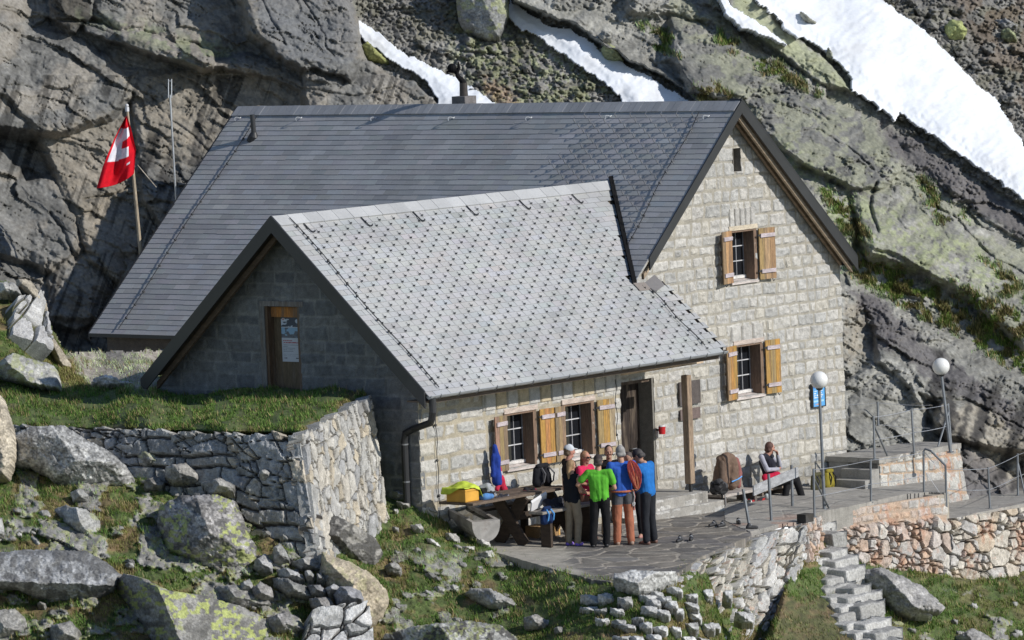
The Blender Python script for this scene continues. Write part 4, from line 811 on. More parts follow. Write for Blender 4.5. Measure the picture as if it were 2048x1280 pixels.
def path_fn(u,v):
    n=fbm(u*3,v*3,5,4)-.5; n2=fbm(u*14,v*9,6,3)-.5; f=voro(u/1.1,v/.8,407,.9); e=1-sst(.01,.03,f[1]-f[0])
    c=np.array((.31,.295,.27))*(1+.4*n)[...,None]*(1+.25*n2)[...,None]; r=(sst(.55,.7,fbm(u*1.7,v*2,9,3))*sst(2.4,3.2,v))[...,None]*.5
    c=c*(1-r)+np.array((.36,.20,.14))*r; c=c*(1-.25*e[...,None]); return .01*n+.006*n2-.008*e,c
terrace_sheet('flagstone_terrace',[(900,1000),(1250,960),(1475,1010),(1505,1072),(1430,1103),(1395,1120),(1350,1152),(1345,1166),(1240,1168),(1180,1160),(1120,1142),(1060,1125),(985,1103),(900,1060)],.02,flag_fn,'dark crazy-paved flagstone terrace where the hikers stand')
terrace_sheet('stone_path',[(1445,998),(1450,1044),(1500,1066),(1560,1050),(1602,1046),(1637,1027),(1676,1019),(1723,1010),(1763,1001),(1806,991),(1860,986),(1893,988),(1890,960),(1700,900),(1560,940)],.022,path_fn,'grey cement path in front of the gable wall',zoff=.02)
def zwall(nm,label,cat='stone wall'): return root(nm,label,cat,(0,0,0))
def quad_sheet(fn,A,B,Cc,Dd,res=.02,inside=None,parent=None,name='wall_face',m=None,label=None,back=.25,jag=0):
    """A top-left, B top-right, C bottom-left, D bottom-right in world metres"""
    A,B,Cc,Dd=map(np.asarray,(A,B,Cc,Dd)); L=(np.linalg.norm(B-A)+np.linalg.norm(Dd-Cc))/2; H=(np.linalg.norm(Cc-A)+np.linalg.norm(Dd-B))/2
    nr=np.cross(B-A,Cc-A)+np.cross(Dd-Cc,Dd-B); nr/=np.linalg.norm(nr); nr=nr if nr@fw<0 else -nr
    def pos(s,t):
        a=(s/L)[...,None]; b=(1-t/H)[...,None]; return (A*(1-a)+B*a)*(1-b)+(Cc*(1-a)+Dd*a)*b
    if jag: inside=lambda s,t:t<H-jag*(fbm(s*3.2,s*0,31,2)+.6*vn(s*9,s*0,5))
    v,F,c=stone_sheet(fn,(0,L),(0,H),res,pos,nr,inside=inside,back=back)
    return obj(name,v,F,m or M_dry,parent,col=c,label=label),L,H
def wroot(nm,label,P,group=None): return root(nm,label,'stone wall',P,group=group)
# -- bastion with turf top --
A=PD(20,843,86.7);B=PD(597,861,83.2);C_=PD(20,1060,86.2);D_=PD(642,1150,82.3);R=PD(737,780,87.2);Rb=PD(775,1052,86.6)
bw=wroot('retaining_wall','tall dry stone bastion with a turf top in front of the shaded side wall',D_)
PALB=[(.33,.32,.30),(.28,.28,.27),(.36,.35,.33),(.38,.34,.28),(.31,.315,.32),(.35,.35,.34),(.25,.25,.25)]
def bl(s,t):
    h,c=ashlar(s+.25*(fbm(s*1.2,t*1.2,8,2)-.5),t+.16*(fbm(s*.9,t*1.3,7,2)-.5)+.05*h2(np.floor(s*1.3),0*s,6),501,hc=.25,lmin=.25,lmax=.95,mort=.014,pal=PALB,mcol=(.035,.03,.026),rel=.045,wv=2.,gs=.5)
    h3,c3=rubble(s,t,507,.42,.19,PALB,(.03,.026,.022),gap=.03,rel=.05,warp=.22); mk=fbm(s*.9,t*1.5,15,2)>.54; h=np.where(mk,h3-.005,h); c=np.where(mk[...,None],c3,c)
    f=fbm(s*2.5,t*2.5,11,4)-.5; return h-.03*(1-sst(0,.02,h))+.05*f+.03*(fbm(s*9,t*9,12,4)-.5), c*(1+.5*f)[...,None]*(1+.7*(fbm(s*22,t*22,13,3)-.5))[...,None]
def br(s,t):
    h,c=rubble(s,t,503,.21,.24,[(.43,.40,.35),(.38,.365,.33),(.45,.43,.39),(.34,.335,.32),(.42,.37,.29),(.40,.39,.37),(.30,.30,.30)],(.14,.12,.095),gap=.028,rel=.05,warp=.6,rough=.035); return h,c
jag=lambda s,t,H,sd_:t<H-.02-.10*fbm(s*4,s*0,sd_,2)
quad_sheet(bl,A,B,C_,D_,.022,parent=bw,jag=.10)
quad_sheet(br,B,R,D_,Rb,.018,parent=bw,jag=.12)
# -- curved wall below the terrace --
def rust(lst,amt=.75,sd_=3):
    def f(s,t,c,cid):
        k=np.zeros(s.shape)
        for (a,b,r) in lst: k=np.maximum(k,sst(r,r*.3,np.hypot(s-a,t-b)))
        k=k*sst(.46,.60,fbm(s*9,t*9,sd_,5)); k=np.maximum(k,.5*sst(.68,.74,fbm(s*9,t*9,sd_+4,3)))[...,None]*amt
        return c*(1-k)+np.array((.42,.22,.14))*k
    return f
PALX=1
cw=wroot('retaining_wall','curved dry stone wall with turf in its gaps holding up the flagged terrace',PD(1500,1250,85.5))
PALW=[(.46,.45,.43),(.40,.40,.39),(.44,.42,.37),(.36,.36,.36),(.49,.48,.46),(.42,.39,.34)]
ed=[(1352,1158,1235,1300,.35),(1398,1122,1330,1300,.3),(1440,1104,1395,1300,.25),(1505,1078,1455,1300,.2),(1560,1058,1515,1300,.1),(1602,1052,1562,1300,0)]
def edge_pts(x,y,xb,yb,o):
    p=T(x,y-2); Yt=depth(g(*p)); return PD(x,y,Yt-.02),PD(xb,yb,Yt-2.45-o*.4)
EP=[edge_pts(*e) for e in ed]
for k in range(len(EP)-1):
    (a,c_),(b_,d_)=EP[k],EP[k+1]
    thin=k<2
    quad_sheet(lambda s,t,k=k:rubble(s+k*3.1,t,520+k,.27,.30,PALW,(.09,.10,.04) if k<3 else (.30,.27,.2),gap=.10 if k<3 else .06,rel=.13,warp=.5,mix=rust([(.5+(k*.37)%1,1.4,.5),(1.2,2.0,.4)],.8,k)),a,b_,c_,d_,.018,parent=cw,inside=(lambda s,t,k=k:fbm(s*1.6+k*5,t*1.6,77,3)>.47) if k<3 else None)
e_=EP[-1]; quad_sheet(lambda s,t:rubble(s,t,531,.27,.24,PALW,(.30,.27,.2),gap=.06,rel=.10,warp=.4),e_[0],e_[0]+fw*1.2+CR*.10,e_[1],e_[1]+fw*1.6+CR*.42,.02,parent=cw)
b=MB(); tops=[e[0]+fw*.35 for e in EP]; bots=[e[1]+fw*.35 for e in EP]; b.add(tops+bots,[(i,i+1,len(tops)+i+1,len(tops)+i) for i in range(len(tops)-1)]); b.build('core',M_ground,cw)
# -- right wall with rust stains --
PALR=[(.45,.38,.33),(.43,.35,.30),(.49,.44,.41),(.46,.35,.28),(.40,.38,.36),(.52,.49,.45),(.48,.35,.26)]
rw1=wroot('retaining_wall','rust stained dry stone wall below the cement path beside the stone steps',PD(1780,1150,93.5))
Yr=lambda x,y:depth(g(*T(x,y)))
v3=float(T(1723,1010)[1])
def onv(x,y,v): return g(*hv(x,y,v))
rmix=rust([(.3,1.1,.35),(.9,1.25,.3),(2.1,1.2,.5),(2.9,.9,.45),(1.6,.55,.4),(3.4,1.25,.35),(2.6,.35,.4),(.6,.8,.3)],.62,9)
def rfn(s,t): 
    h,c=rubble(s,t,541,.19,.15,PALR,(.05,.042,.035),gap=.06,rel=.10,warp=.3,mix=rmix)
    h2_,c2=ashlar(s,t,543,hc=.2,lmin=.2,lmax=.45,pal=PALR,mcol=(.40,.31,.24),rel=.02); k=sst(1.0,1.12,t+.25*(fbm(s*2,s*0,4,2)-.5)); 
    return h*(1-k)+h2_*k,c*(1-k[...,None])+rmix(s,t,c2,0)*k[...,None]
quad_sheet(rfn,onv(1637,1028,v3),onv(1894,987,v3),onv(1655,1150,v3+.2),onv(1894,1172,v3+.2),.018,parent=rw1)
ztl=float(hv(1895,1037,v3)[2]); 
rmix2=rust([(1.2,1.1,.4),(2.4,.9,.5),(.6,.6,.35),(3.0,1.2,.4)],.7,19)
quad_sheet(lambda s,t:rubble(s,t,547,.26,.18,[(.50,.46,.40),(.46,.41,.35),(.54,.50,.44),(.50,.42,.33),(.44,.42,.40)],(.05,.042,.035),gap=.05,rel=.11,warp=.3,mix=rmix2),onv(1896,1037,v3+.04),onv(2140,1000,v3+.04),onv(1896,1180,v3+.2),onv(2140,1160,v3+.2),.019,parent=rw1,label='lower right stretch of the wall with large pale stones')
quad_sheet(rfn,g(*T(1603,1047))+fw*-.02,onv(1638,1029,v3),PD(1612,1130,depth(g(*T(1603,1047)))-.25),onv(1656,1110,v3+.15),.018,parent=rw1)
b=MB(); p0=uvz(onv(1894,987,v3)); b.ubox(float(p0[0])-.35,float(p0[0])+.02,v3-2.2,v3+.02,-9.2,float(tz(p0[0],v3))-.01,(.4,.36,.3)); b.ubox(float(p0[0])+.02,float(p0[0])+5,v3-2.5,v3+.0,-9.2,ztl-.02,(.36,.34,.31)); b.build('core',M_pave,rw1)
ul=float(p0[0])
uu,vv=np.meshgrid(np.linspace(ul+.02,ul+5,200),np.linspace(v3-2.4,v3+.05,100)); h,c=path_fn(uu,vv); W_=g(uu,vv,ztl+h+0*uu).reshape(-1,3); v,F,c=skirt(W_,grid_faces(200,100),c.reshape(-1,3),-Z*.2); obj('stone_path',v,F,M_pave,col=c,label='lower cement path at the right edge of the photo',kind='structure')
# -- raised block with steps --
vb=float(T(1725,981)[1]); ub0=float(T(1727,980)[0]); zbp=float(hv(1755,917,vb)[2]); ub1=float(hv(1917,890,vb)[0])
rp=wroot('raised_platform','mortared granite platform with three steps beside the gable corner',g(ub0+1,vb,-7.6))
quad_sheet(lambda s,t:(lambda hc:(hc[0]*.7,rust([(2.3,.75,.3),(1.9,.9,.2),(2.4,.3,.35)],.8,29)(s,t,hc[1],0)))(ashlar(s,t,561,hc=.30,lmin=.3,lmax=.6,pal=[(.44,.43,.40),(.40,.39,.37),(.47,.46,.43)],mcol=(.42,.31,.22))),g(ub0+.50,vb,zbp),g(ub1,vb,zbp-.0),g(ub0+.50,vb,-7.8),g(ub1+.12,vb+.12,-8.3),.018,parent=rp)
b=MB(); b.ubox(ub0+.48,ub1-.02,.05,vb-.02,-8.2,zbp-.02,(.36,.35,.33)); b.ubox(ub1-.4,ub1+.0,vb-1.2,vb-.0,-8.6,zbp-.015,(.36,.35,.33)); b.build('core',M_pave,rp)
uu,vv=np.meshgrid(np.linspace(ub0+.45,ub1+.05,160),np.linspace(.0,vb+.03,80)); h,c=path_fn(uu,vv); v,F,c=skirt(g(uu,vv,zbp+h*.6).reshape(-1,3),grid_faces(160,80),c.reshape(-1,3),-Z*.1); obj('top',v,F,M_pave,rp,col=c)
z0=float(tz(ub0,vb)); sh=(zbp-z0)/3; vs=float(hz(1672,979,z0)[1])
for k in range(3):
    b=MB(); b.ubox(ub0+k*.24,ub0+.5,max(vs-.12,.05),vb+.005-.01*k,z0-.2,z0+sh*(k+1)-.01-.004*k,(.30,.29,.27)); b.build('step',M_pave,rp,bevel=.012)
# -- entrance platform, two tiers --
ep=wroot('entrance_platform','two tiered granite landing in front of the porch',g(-3.5,1.4,-7.4))
uA,uB=-5.4,-2.25
zt_=-7.035; vfr=float(hv(1313,1001,0)[1]); vfr=float(hz(1340,996,zt_)[1])
for nm,u1_,v1_,zt__ in (('upper_tier',float(hz(1433,983,zt_)[0]),vfr,zt_),('lower_tier',float(hz(1473,1001,zt_-.2)[0]),vfr+.10,zt_-.2)):
    zb_=float(tz(-4,1.5))-.1
    A_,B_,C2,D2=g(uA,v1_,zt__),g(u1_,v1_,zt__),g(uA,v1_,zt__-.35),g(u1_,v1_,zt__-.35)
    quad_sheet(lambda s,t:(lambda hc:(hc[0]*.45,hc[1]))(ashlar(s,t,571,hc=.18,lmin=.5,lmax=.9,mort=.01,pal=[(.44,.43,.41),(.41,.40,.38)],mcol=(.3,.28,.24))),A_,B_,C2,D2,.02,parent=ep,name=nm)
    uu,vv=np.meshgrid(np.linspace(uA,u1_,90),np.linspace(.02,v1_+.01,60)); h,c=path_fn(uu,vv); v,F,c=skirt(g(uu,vv,zt__+h*.4).reshape(-1,3),grid_faces(90,60),c.reshape(-1,3),-Z*.35); obj('tread',v,F,M_pave,ep,col=c)
# -- boulders --
LICH=(.36,.40,.13)
def boulder(name,out,Y,planes,label,seed,col=(.24,.235,.225),lich=0,cat='boulder',res=1.6,noise=.06,dark=0,thick=1.,edge=.35,group=None,spk=.5,lsc=1.,parent=None):
    p=np.array(out,float); x0,y0=p.min(0)-4; x1,y1=p.max(0)+4; mx,my=max(8,int((x1-x0)/res)),max(8,int((y1-y0)/res)); X,Y_=np.meshgrid(np.linspace(x0,x1,mx),np.linspace(y0,y1,my))
    wob=lambda k:4*(fbm(X/16,Y_/16,seed+k,3)-.5)+2*(fbm(X/5,Y_/5,seed+k+3,2)-.5)
    sd=sdist(X+wob(0),Y_+wob(1),out); cx,cy=p.mean(0); sz=min(x1-x0,y1-y0)
    D_=np.full(X.shape,-9.)
    for gx,gy,c_ in planes: D_=np.maximum(D_,(gx*(X-cx+1.5*wob(5))+gy*(Y_-cy+1.5*wob(6)))/100+c_)
    e=np.clip(-sd/(sz*.16),0,1); D_=D_+edge*sz/100*(1-np.sqrt(1-(1-e)**2+1e-9))
    f1=voro(X/(sz*.3)+.3*fbm(X/30,Y_/30,seed),Y_/(sz*.22),seed+9,.9)
    D_=D_+noise*(facets(X*2,Y_*2,seed)*1.6)+noise*2.*(fbm(X/(sz*.25),Y_/(sz*.2),seed+11,4)-.5)+noise*.8*(fbm(X/7,Y_/6,seed+12,3)-.5)+noise*.8*((f1[2]-.5)*.6+(pt_(f1[2],7.1)-.5)*f1[3])
    c=np.ones(X.shape+(3,))*np.array(col)*(1+.5*(fbm(X/20,Y_/16,seed+20,4)-.5)*2)[...,None]*(1+spk*(fbm(X/3.5,Y_/3.2,seed+21,3)-.5)*2)[...,None]
    if dark: k=(dark*sst(.46,.56,fbm(X/14,Y_/12,seed+31,5)))[...,None]; c=c*(1-k)+np.array((.06,.058,.055))*k
    if lich:
        k=(.8*lich*sst(.50,.55,fbm(X/(9*lsc),Y_/(8*lsc),seed+41,5))*sst(.35,.45,fbm(X/50,Y_/40,seed+43,2)))[...,None]; c=c*(1-k)+np.array(LICH)*(1+.6*(fbm(X/3,Y_/3,5,2)-.5))[...,None]*k
    W_=PD(X,Y_,Y+D_).reshape(-1,3); m=(sd[:-1,:-1]<0)&(sd[1:,1:]<0)
    v,F,c=compact(W_,grid_faces(mx,my,m),np.clip(c,.01,.9).reshape(-1,3))
    if not len(F): return
    v,F,c=skirt(v,F,c,fw*thick*sz/100*.6-Z*.1)
    return obj(name,v,F,M_boulder,parent,col=c,smooth=True,label=None if parent else label,cat=None if parent else cat,group=group)
BP=[(.8,-1.2,-.35),(-1.1,-.2,-.2),(.2,1.0,-.2)]
boulder('boulder',[(22,870),(60,852),(125,850),(175,880),(215,900),(250,930),(278,970),(279,1008),(245,1012),(200,990),(140,1000),(95,955),(60,938),(22,935)],83.9,[(.4,-.9,-.35),(-.6,-.2,-.3),(.3,.9,-.1)],'large pale speckled boulder under the left end of the turf-topped wall',601,(.38,.38,.37),spk=1.,dark=.3)
boulder('boulder',[(318,1012),(360,990),(430,988),(472,1003),(492,1060),(514,1097),(511,1155),(490,1175),(420,1168),(375,1120),(330,1105),(313,1050)],81.7,[(.9,-.9,-.4),(-.9,-.3,-.35),(.1,.6,-.2)],'big rounded boulder with yellow-green lichen against the foot of the bastion',603,(.30,.29,.285),lich=1.,dark=.7,spk=.8)
boulder('boulder',[(98,1020),(130,1010),(170,1016),(202,1040),(216,1082),(197,1102),(165,1090),(150,1062),(120,1047)],82.1,[(1.6,-.6,-.1),(-1.6,.1,-.1),(0,.8,0)],'small boulder with a dark left side and yellow lichen patch on the left grass bank',605,(.36,.36,.35),lich=.6)
boulder('boulder',[(-60,1108),(60,1098),(170,1101),(215,1128),(240,1150),(226,1185),(190,1218),(150,1228),(90,1205),(40,1182),(-60,1172)],80.,[(.3,-1.7,-.55),(.2,1.3,-.7)],'broad flat-topped grey boulder at the left edge with shade below it',607,(.30,.305,.31),dark=.6,thick=1.6)
boulder('boulder',[(245,1146),(268,1150),(330,1180),(400,1190),(480,1213),(540,1238),(600,1310),(140,1310),(160,1250),(200,1200)],78.6,[(1.5,-1.1,-.6),(-2.6,.6,-.65)],'large foreground boulder with a sharp ridge and bright lichen on its right face',609,(.25,.245,.23),lich=1.1,dark=.5,thick=1.4,edge=.1)
boulder('boulder',[(52,1062),(75,1075),(106,1102),(80,1112),(48,1108)],81.8,BP,'small grey triangular stone in the grass left of the lichened boulder',611,(.28,.28,.27))
boulder('boulder',[(-80,770),(2,790),(16,830),(27,880),(27,910),(14,955),(-80,980)],83.6,[(1.,-.4,-.3),(-.6,0,-.2)],'tan boulder cut by the left edge of the photo',613,(.44,.39,.31),spk=.7)
boulder('boulder',[(-60,735),(0,720),(25,705),(62,716),(108,730),(116,760),(119,778),(92,772),(20,762),(-60,765)],90.6,[(.9,-1.8,-.3),(-1.9,1.4,-.4)],'pointed boulder with a shaded underside on the upper left turf',615,(.36,.36,.34),lich=.55,thick=1.4)
boulder('boulder',[(650,1030),(662,1026),(700,1045),(750,1075),(767,1105),(752,1133),(700,1126),(655,1088),(648,1055)],83.6,[(.4,-1.1,-.45),(.1,1.6,-.4),(1.8,0,-.1)],'dark mossy slab leaning on the foot of the pale bastion face',617,(.25,.24,.22),dark=.85,edge=.15)
boulder('boulder',[(643,1103),(700,1123),(745,1148),(772,1180),(777,1207),(768,1235),(742,1262),(700,1240),(660,1200),(636,1150)],81.5,[(.5,-1.2,-.4),(-.8,.2,-.3),(1.6,.3,-.1)],'smooth tan boulder below the dark leaning slab',619,(.42,.36,.27),lich=.25,dark=.12)
boulder('boulder',[(928,1188),(940,1174),(978,1176),(1022,1196),(1052,1226),(1048,1242),(1000,1228),(950,1205)],83.4,BP,'low flat rock in the middle of the grass bank',621,(.34,.335,.32))
boulder('boulder',[(752,1300),(770,1268),(830,1250),(930,1240),(1000,1248),(1035,1275),(1050,1320),(752,1320)],80.3,[(.5,-1.3,-.3),(-1,-.2,-.2)],'dark and white lichen-mottled boulder at the bottom middle',623,(.34,.34,.32),lich=.5,dark=.9,spk=.9,lsc=.6)
boulder('boulder',[(1708,1142),(1762,1133),(1802,1150),(1850,1176),(1893,1216),(1880,1228),(1840,1222),(1820,1236),(1790,1232),(1770,1200),(1730,1175)],91.3,[(.7,-1.3,-.3),(-.9,.3,-.2)],'sloping grey bedrock slab below the rust stained wall',625,(.36,.35,.34),dark=.2)
boulder('stone',[(1840,1205),(1860,1199),(1882,1206),(1884,1216),(1862,1222),(1845,1216)],91.6,BP,'pale stone perched on the end of the bedrock slab',627,(.50,.49,.47),cat='stone')
boulder('boulder',[(1765,1196),(1800,1190),(1850,1218),(1868,1233),(1820,1236),(1780,1225)],91.4,BP,'flat light rock plate lying below the bedrock slab',628,(.42,.41,.40))
boulder('boulder',[(1230,1146),(1260,1140),(1352,1143),(1356,1164),(1300,1184),(1262,1182),(1235,1176),(1226,1160)],81.1,[(.1,-2.2,-.1),(-.5,1.1,-.2),(1.6,.6,-.15)],'squared granite block at the front corner of the flagged terrace',629,(.44,.44,.43),edge=.05,noise=.02,cat='stone block',spk=.7)
boulder('boulder',[(180,770),(186,755),(210,748),(232,754),(240,762),(268,765),(270,770),(215,772)],91.4,BP,'white rock lying at the edge of the gravel path by the left eave',631,(.56,.55,.53))
boulder('boulder',[(-40,575),(0,562),(28,565),(42,585),(40,592),(0,588),(-40,598)],94.3,BP,'rounded white boulder on top of the slab-faced bank at far left',633,(.42,.42,.40))
boulder('boulder',[(1888,50),(1905,38),(1925,42),(1934,62),(1925,80),(1905,84),(1890,70)],BS(1912,62),BP,'round yellow-green lichened boulder on the scree right of the snowfield',635,(.34,.37,.16),lich=.4)
boulder('boulder',[(2003,60),(2015,55),(2032,68),(2035,80),(2018,86),(2004,78)],BS(2020,70),BP,'dark boulder with a mossy face at the upper right edge',637,(.22,.24,.14))
boulder('boulder',[(1984,40),(2010,36),(2036,50),(2034,62),(2008,58),(1985,50)],BS(2010,50,.1),BP,'flat grey slab lying above the dark mossy boulder at upper right',638,(.22,.22,.22))
boulder('boulder',[(1597,22),(1606,24),(1618,34),(1634,46),(1632,52),(1618,46),(1603,36)],BS(1615,36,.75),BP,'small rock poking out of the wide snowfield near the top',639,(.27,.27,.22))
boulder('boulder',[(1652,95),(1657,92),(1666,108),(1668,124),(1660,122),(1651,108)],BS(1658,108,.3),BP,'thin upright slab on the left margin of the snowfield',641,(.28,.29,.24))
boulder('boulder',[(1663,100),(1672,98),(1684,110),(1700,150),(1690,148),(1675,128)],BS(1680,122,.3),BP,'leaning pointed slab at the left margin of the snowfield',643,(.26,.28,.18))
boulder('boulder',[(910,-60),(1012,-60),(1018,20),(1008,55),(1000,75),(970,82),(930,66),(915,40)],BS(965,50,.5),[(.5,-.5,-.4),(-.6,0,-.3)],'big grey block with a bright lichen patch on the scree at the top',645,(.25,.255,.25),lich=.5,thick=.8)
boulder('boulder',[(722,90),(735,80),(748,96),(765,112),(780,125),(760,128),(735,120),(724,108)],BS(745,110,.5),BP,'mossy yellow-green rock beside the upper end of the left snow tongue',647,(.30,.31,.12),lich=.4)
boulder('boulder',[(1200,98),(1212,85),(1230,92),(1240,110),(1250,122),(1230,125),(1208,118)],BS(1226,105,.3),BP,'lichened boulder on the right bank of the middle snow tongue',649,(.30,.32,.17),lich=.5)
boulder('boulder',[(1195,70),(1205,58),(1222,66),(1226,84),(1205,88)],BS(1212,72,.3),BP,'grey boulder above the lichened one beside the middle snow tongue',651,(.27,.27,.25))
EXT=[([(270,905),(300,900),(330,915),(325,940),(290,945)],(.27,.265,.25),'mossy stone between the pale speckled boulder and the bastion'),([(330,930),(372,925),(400,945),(395,968),(350,970),(328,955)],(.30,.29,.27),'grey stone at the foot of the shaded bastion face'),
([(400,965),(440,955),(470,968),(468,985),(420,990)],(.28,.275,.26),'low stone above the lichened boulder'),([(140,985),(158,976),(176,988),(174,1004),(146,1006)],(.50,.50,.48),'small white stone below the pale speckled boulder'),
([(285,960),(310,950),(330,965),(322,985),(290,984)],(.25,.24,.22),'dark cracked stone left of the lichened boulder top'),([(-40,1040),(5,1035),(12,1080),(-40,1100)],(.33,.33,.32),'grey rock cut off by the left edge above the flat-topped boulder'),
([(385,1195),(440,1170),(500,1168),(540,1185),(545,1210),(480,1222),(420,1215)],(.26,.255,.245),'flat lichen-speckled rock right of the ridge boulder'),([(530,1235),(570,1222),(600,1235),(612,1262),(560,1275),(528,1262)],(.29,.28,.27),'grey rock between the ridge boulder and the small dry wall'),
([(-40,1225),(30,1215),(60,1250),(40,1290),(-40,1300)],(.30,.295,.28),'grey rock in the lower left corner of the photo'),([(100,1250),(140,1240),(160,1262),(150,1300),(95,1300)],(.27,.265,.25),'rock in the grass left of the ridge boulder foot'),
([(768,1130),(790,1122),(805,1135),(800,1150),(775,1150)],(.33,.32,.30),'grey stone in the turf right of the tan boulder'),([(1045,1235),(1075,1228),(1100,1245),(1090,1262),(1050,1258)],(.36,.35,.33),'small stone right of the low flat rock'),
([(820,1050),(842,1046),(850,1060),(832,1068)],(.40,.39,.37),'small pale stone on the bank below the wing corner'),([(1905,1275),(1945,1255),(1990,1280),(1990,1310),(1900,1310)],(.34,.33,.32),'rounded rock at the lower right border')]
for k,(o,c,l) in enumerate(EXT):
    m_=np.array(o).mean(0); boulder('boulder',o,float(gdepth(*m_))-.45,[(.9,-1.4,-.12),(-1.1,.1,-.1),(.2,1.1,-.06)],l,1301+k*3,c,lich=.35 if k in (0,6,7) else 0,dark=.35,res=1.4,noise=.035)
# rubble below the bastion corner, every stone by itself
RUB=[([(545,1094),(560,1085),(572,1100),(580,1122),(565,1130),(546,1126)],81.9,(.30,.30,.29),'pointed grey stone standing on the rubble heap left of the bastion foot'),
([(508,1118),(530,1108),(548,1122),(545,1148),(520,1150),(506,1136)],81.7,(.36,.36,.36),'blocky pale stone at the left end of the rubble heap'),
([(553,1138),(575,1134),(605,1150),(612,1160),(590,1162),(560,1152)],81.5,(.44,.44,.44),'long white stone lying across the rubble heap'),
([(545,1155),(575,1158),(620,1175),(634,1192),(615,1202),(575,1190),(548,1176)],81.1,(.22,.22,.21),'long dark slab in the middle of the rubble heap'),
([(576,1122),(620,1112),(645,1125),(650,1142),(610,1140),(580,1134)],82,(.34,.335,.32),'flat stone right under the bastion corner'),
([(608,1142),(620,1140),(630,1150),(626,1162),(612,1160)],81.6,(.33,.33,.32),'small upright stone between the long white and the grey rubble'),
([(632,1146),(642,1144),(650,1156),(644,1166),(632,1164)],81.6,(.40,.40,.40),'small pale stone beside the small upright one in the rubble'),
([(642,1136),(665,1138),(682,1160),(676,1176),(655,1172),(640,1156)],81.7,(.35,.35,.34),'rounded grey stone at the right end of the rubble heap'),
([(612,1170),(640,1168),(655,1182),(645,1196),(622,1190)],81.2,(.27,.27,.28),'bluish stone behind the long dark slab in the rubble'),
([(648,1176),(668,1166),(682,1174),(676,1188),(655,1190)],81.2,(.38,.38,.39),'pale pebble-like stone left of the dark cracked block'),
([(618,1196),(655,1194),(668,1206),(658,1228),(640,1222),(622,1214)],80.8,(.26,.25,.24),'wedge-shaped brown stone above the small dry wall'),
([(665,1190),(680,1172),(705,1170),(722,1182),(728,1200),(700,1206),(672,1212)],80.9,(.26,.26,.28),'dark cracked block on top of the small dry wall'),
([(500,1180),(520,1162),(545,1176),(548,1196),(525,1204),(505,1196)],80.9,(.27,.26,.25),'lichened stone beside the long dark slab'),
([(480,1164),(500,1156),(508,1176),(495,1190),(478,1182)],81,(.30,.30,.29),'small stone touching the right side of the lichened boulder')]
for k,(o,y,c,l) in enumerate(RUB): boulder('stone',o,y,[(1.6,-1.6,-.1),(-1.4,.2,-.1),(.2,1.6,-.05)],l,701+k*3,c,cat='stone',noise=.03,res=1.3,dark=.2)
sw=wroot('small_wall','small dry wall of white broken stones at the bottom beside the tan boulder',PD(680,1290,80.6))
quad_sheet(lambda s,t:rubble(s,t,577,.34,.26,[(.50,.50,.50),(.44,.44,.45),(.53,.52,.51),(.40,.40,.40)],(.05,.045,.04),gap=.05,rel=.12,warp=.5),PD(622,1224,80.6),PD(735,1205,81),PD(600,1310,80.2),PD(748,1305,80.6),.014,parent=sw,back=.5)
# cairn-like heap by the wing corner
for k,(o,c,l) in enumerate([([(800,948),(812,936),(828,944),(836,960),(815,964)],(.46,.46,.45),'top stone of the heap against the wing corner'),([(770,942),(790,944),(800,958),(790,962),(772,954)],(.40,.40,.39),'stone at the upper left of the heap by the wing corner'),([(788,962),(822,958),(838,968),(830,980),(795,978)],(.36,.36,.35),'broad middle stone of the heap by the wing corner'),([(766,956),(786,960),(790,980),(768,978)],(.42,.42,.41),'lower left stone of the heap touching the bastion'),([(775,982),(812,979),(832,990),(800,997),(772,994)],(.44,.43,.41),'flat stone at the foot of the heap by the wing corner'),([(812,984),(850,980),(864,992),(850,1002),(820,998)],(.46,.46,.44),'long flat stone just below the lit wing corner'),([(862,982),(878,986),(876,1004),(858,1002)],(.42,.42,.42),'small cube of stone at the base of the front wall corner'),([(790,1002),(820,1006),(818,1014),(795,1012)],(.44,.43,.40),'thin slab set in the turf below the wing corner'),
([(880,1000),(905,1005),(940,1012),(945,1026),(925,1034),(900,1030),(880,1015)],(.42,.40,.36),'pale slab on the bank above the trough'),([(845,1012),(872,1014),(878,1028),(850,1026)],(.40,.39,.37),'half buried stone left of the trough'),([(893,1044),(912,1030),(930,1040),(932,1060),(912,1072),(893,1064)],(.38,.37,.34),'round stone left of the trough end'),([(890,1066),(912,1066),(922,1080),(905,1088),(888,1082)],(.41,.40,.38),'stone under the round one beside the trough'),([(925,1052),(945,1050),(956,1064),(945,1080),(927,1076)],(.42,.41,.39),'pale block in front of the trough'),([(952,1078),(975,1072),(982,1090),(975,1104),(955,1098)],(.43,.42,.40),'corner block where the bank meets the terrace'),([(918,1090),(950,1092),(950,1100),(920,1100)],(.40,.39,.36),'flat stone on the bank below the trough blocks'),([(852,1075),(866,1078),(882,1094),(872,1096),(856,1084)],(.50,.49,.47),'bright white stone lying on the turf bank'),([(958,1104),(984,1100),(996,1116),(985,1124),(962,1116)],(.42,.41,.38),'grey stone at the near left corner of the terrace')]):
    m_=np.array(o).mean(0); boulder('stone',o,float(gdepth(*m_))-.25,[(1.6,-1.8,-.08),(-1.5,.2,-.08),(.2,1.8,-.05)],l,801+k*3,c,cat='stone',noise=.02,res=1.2)
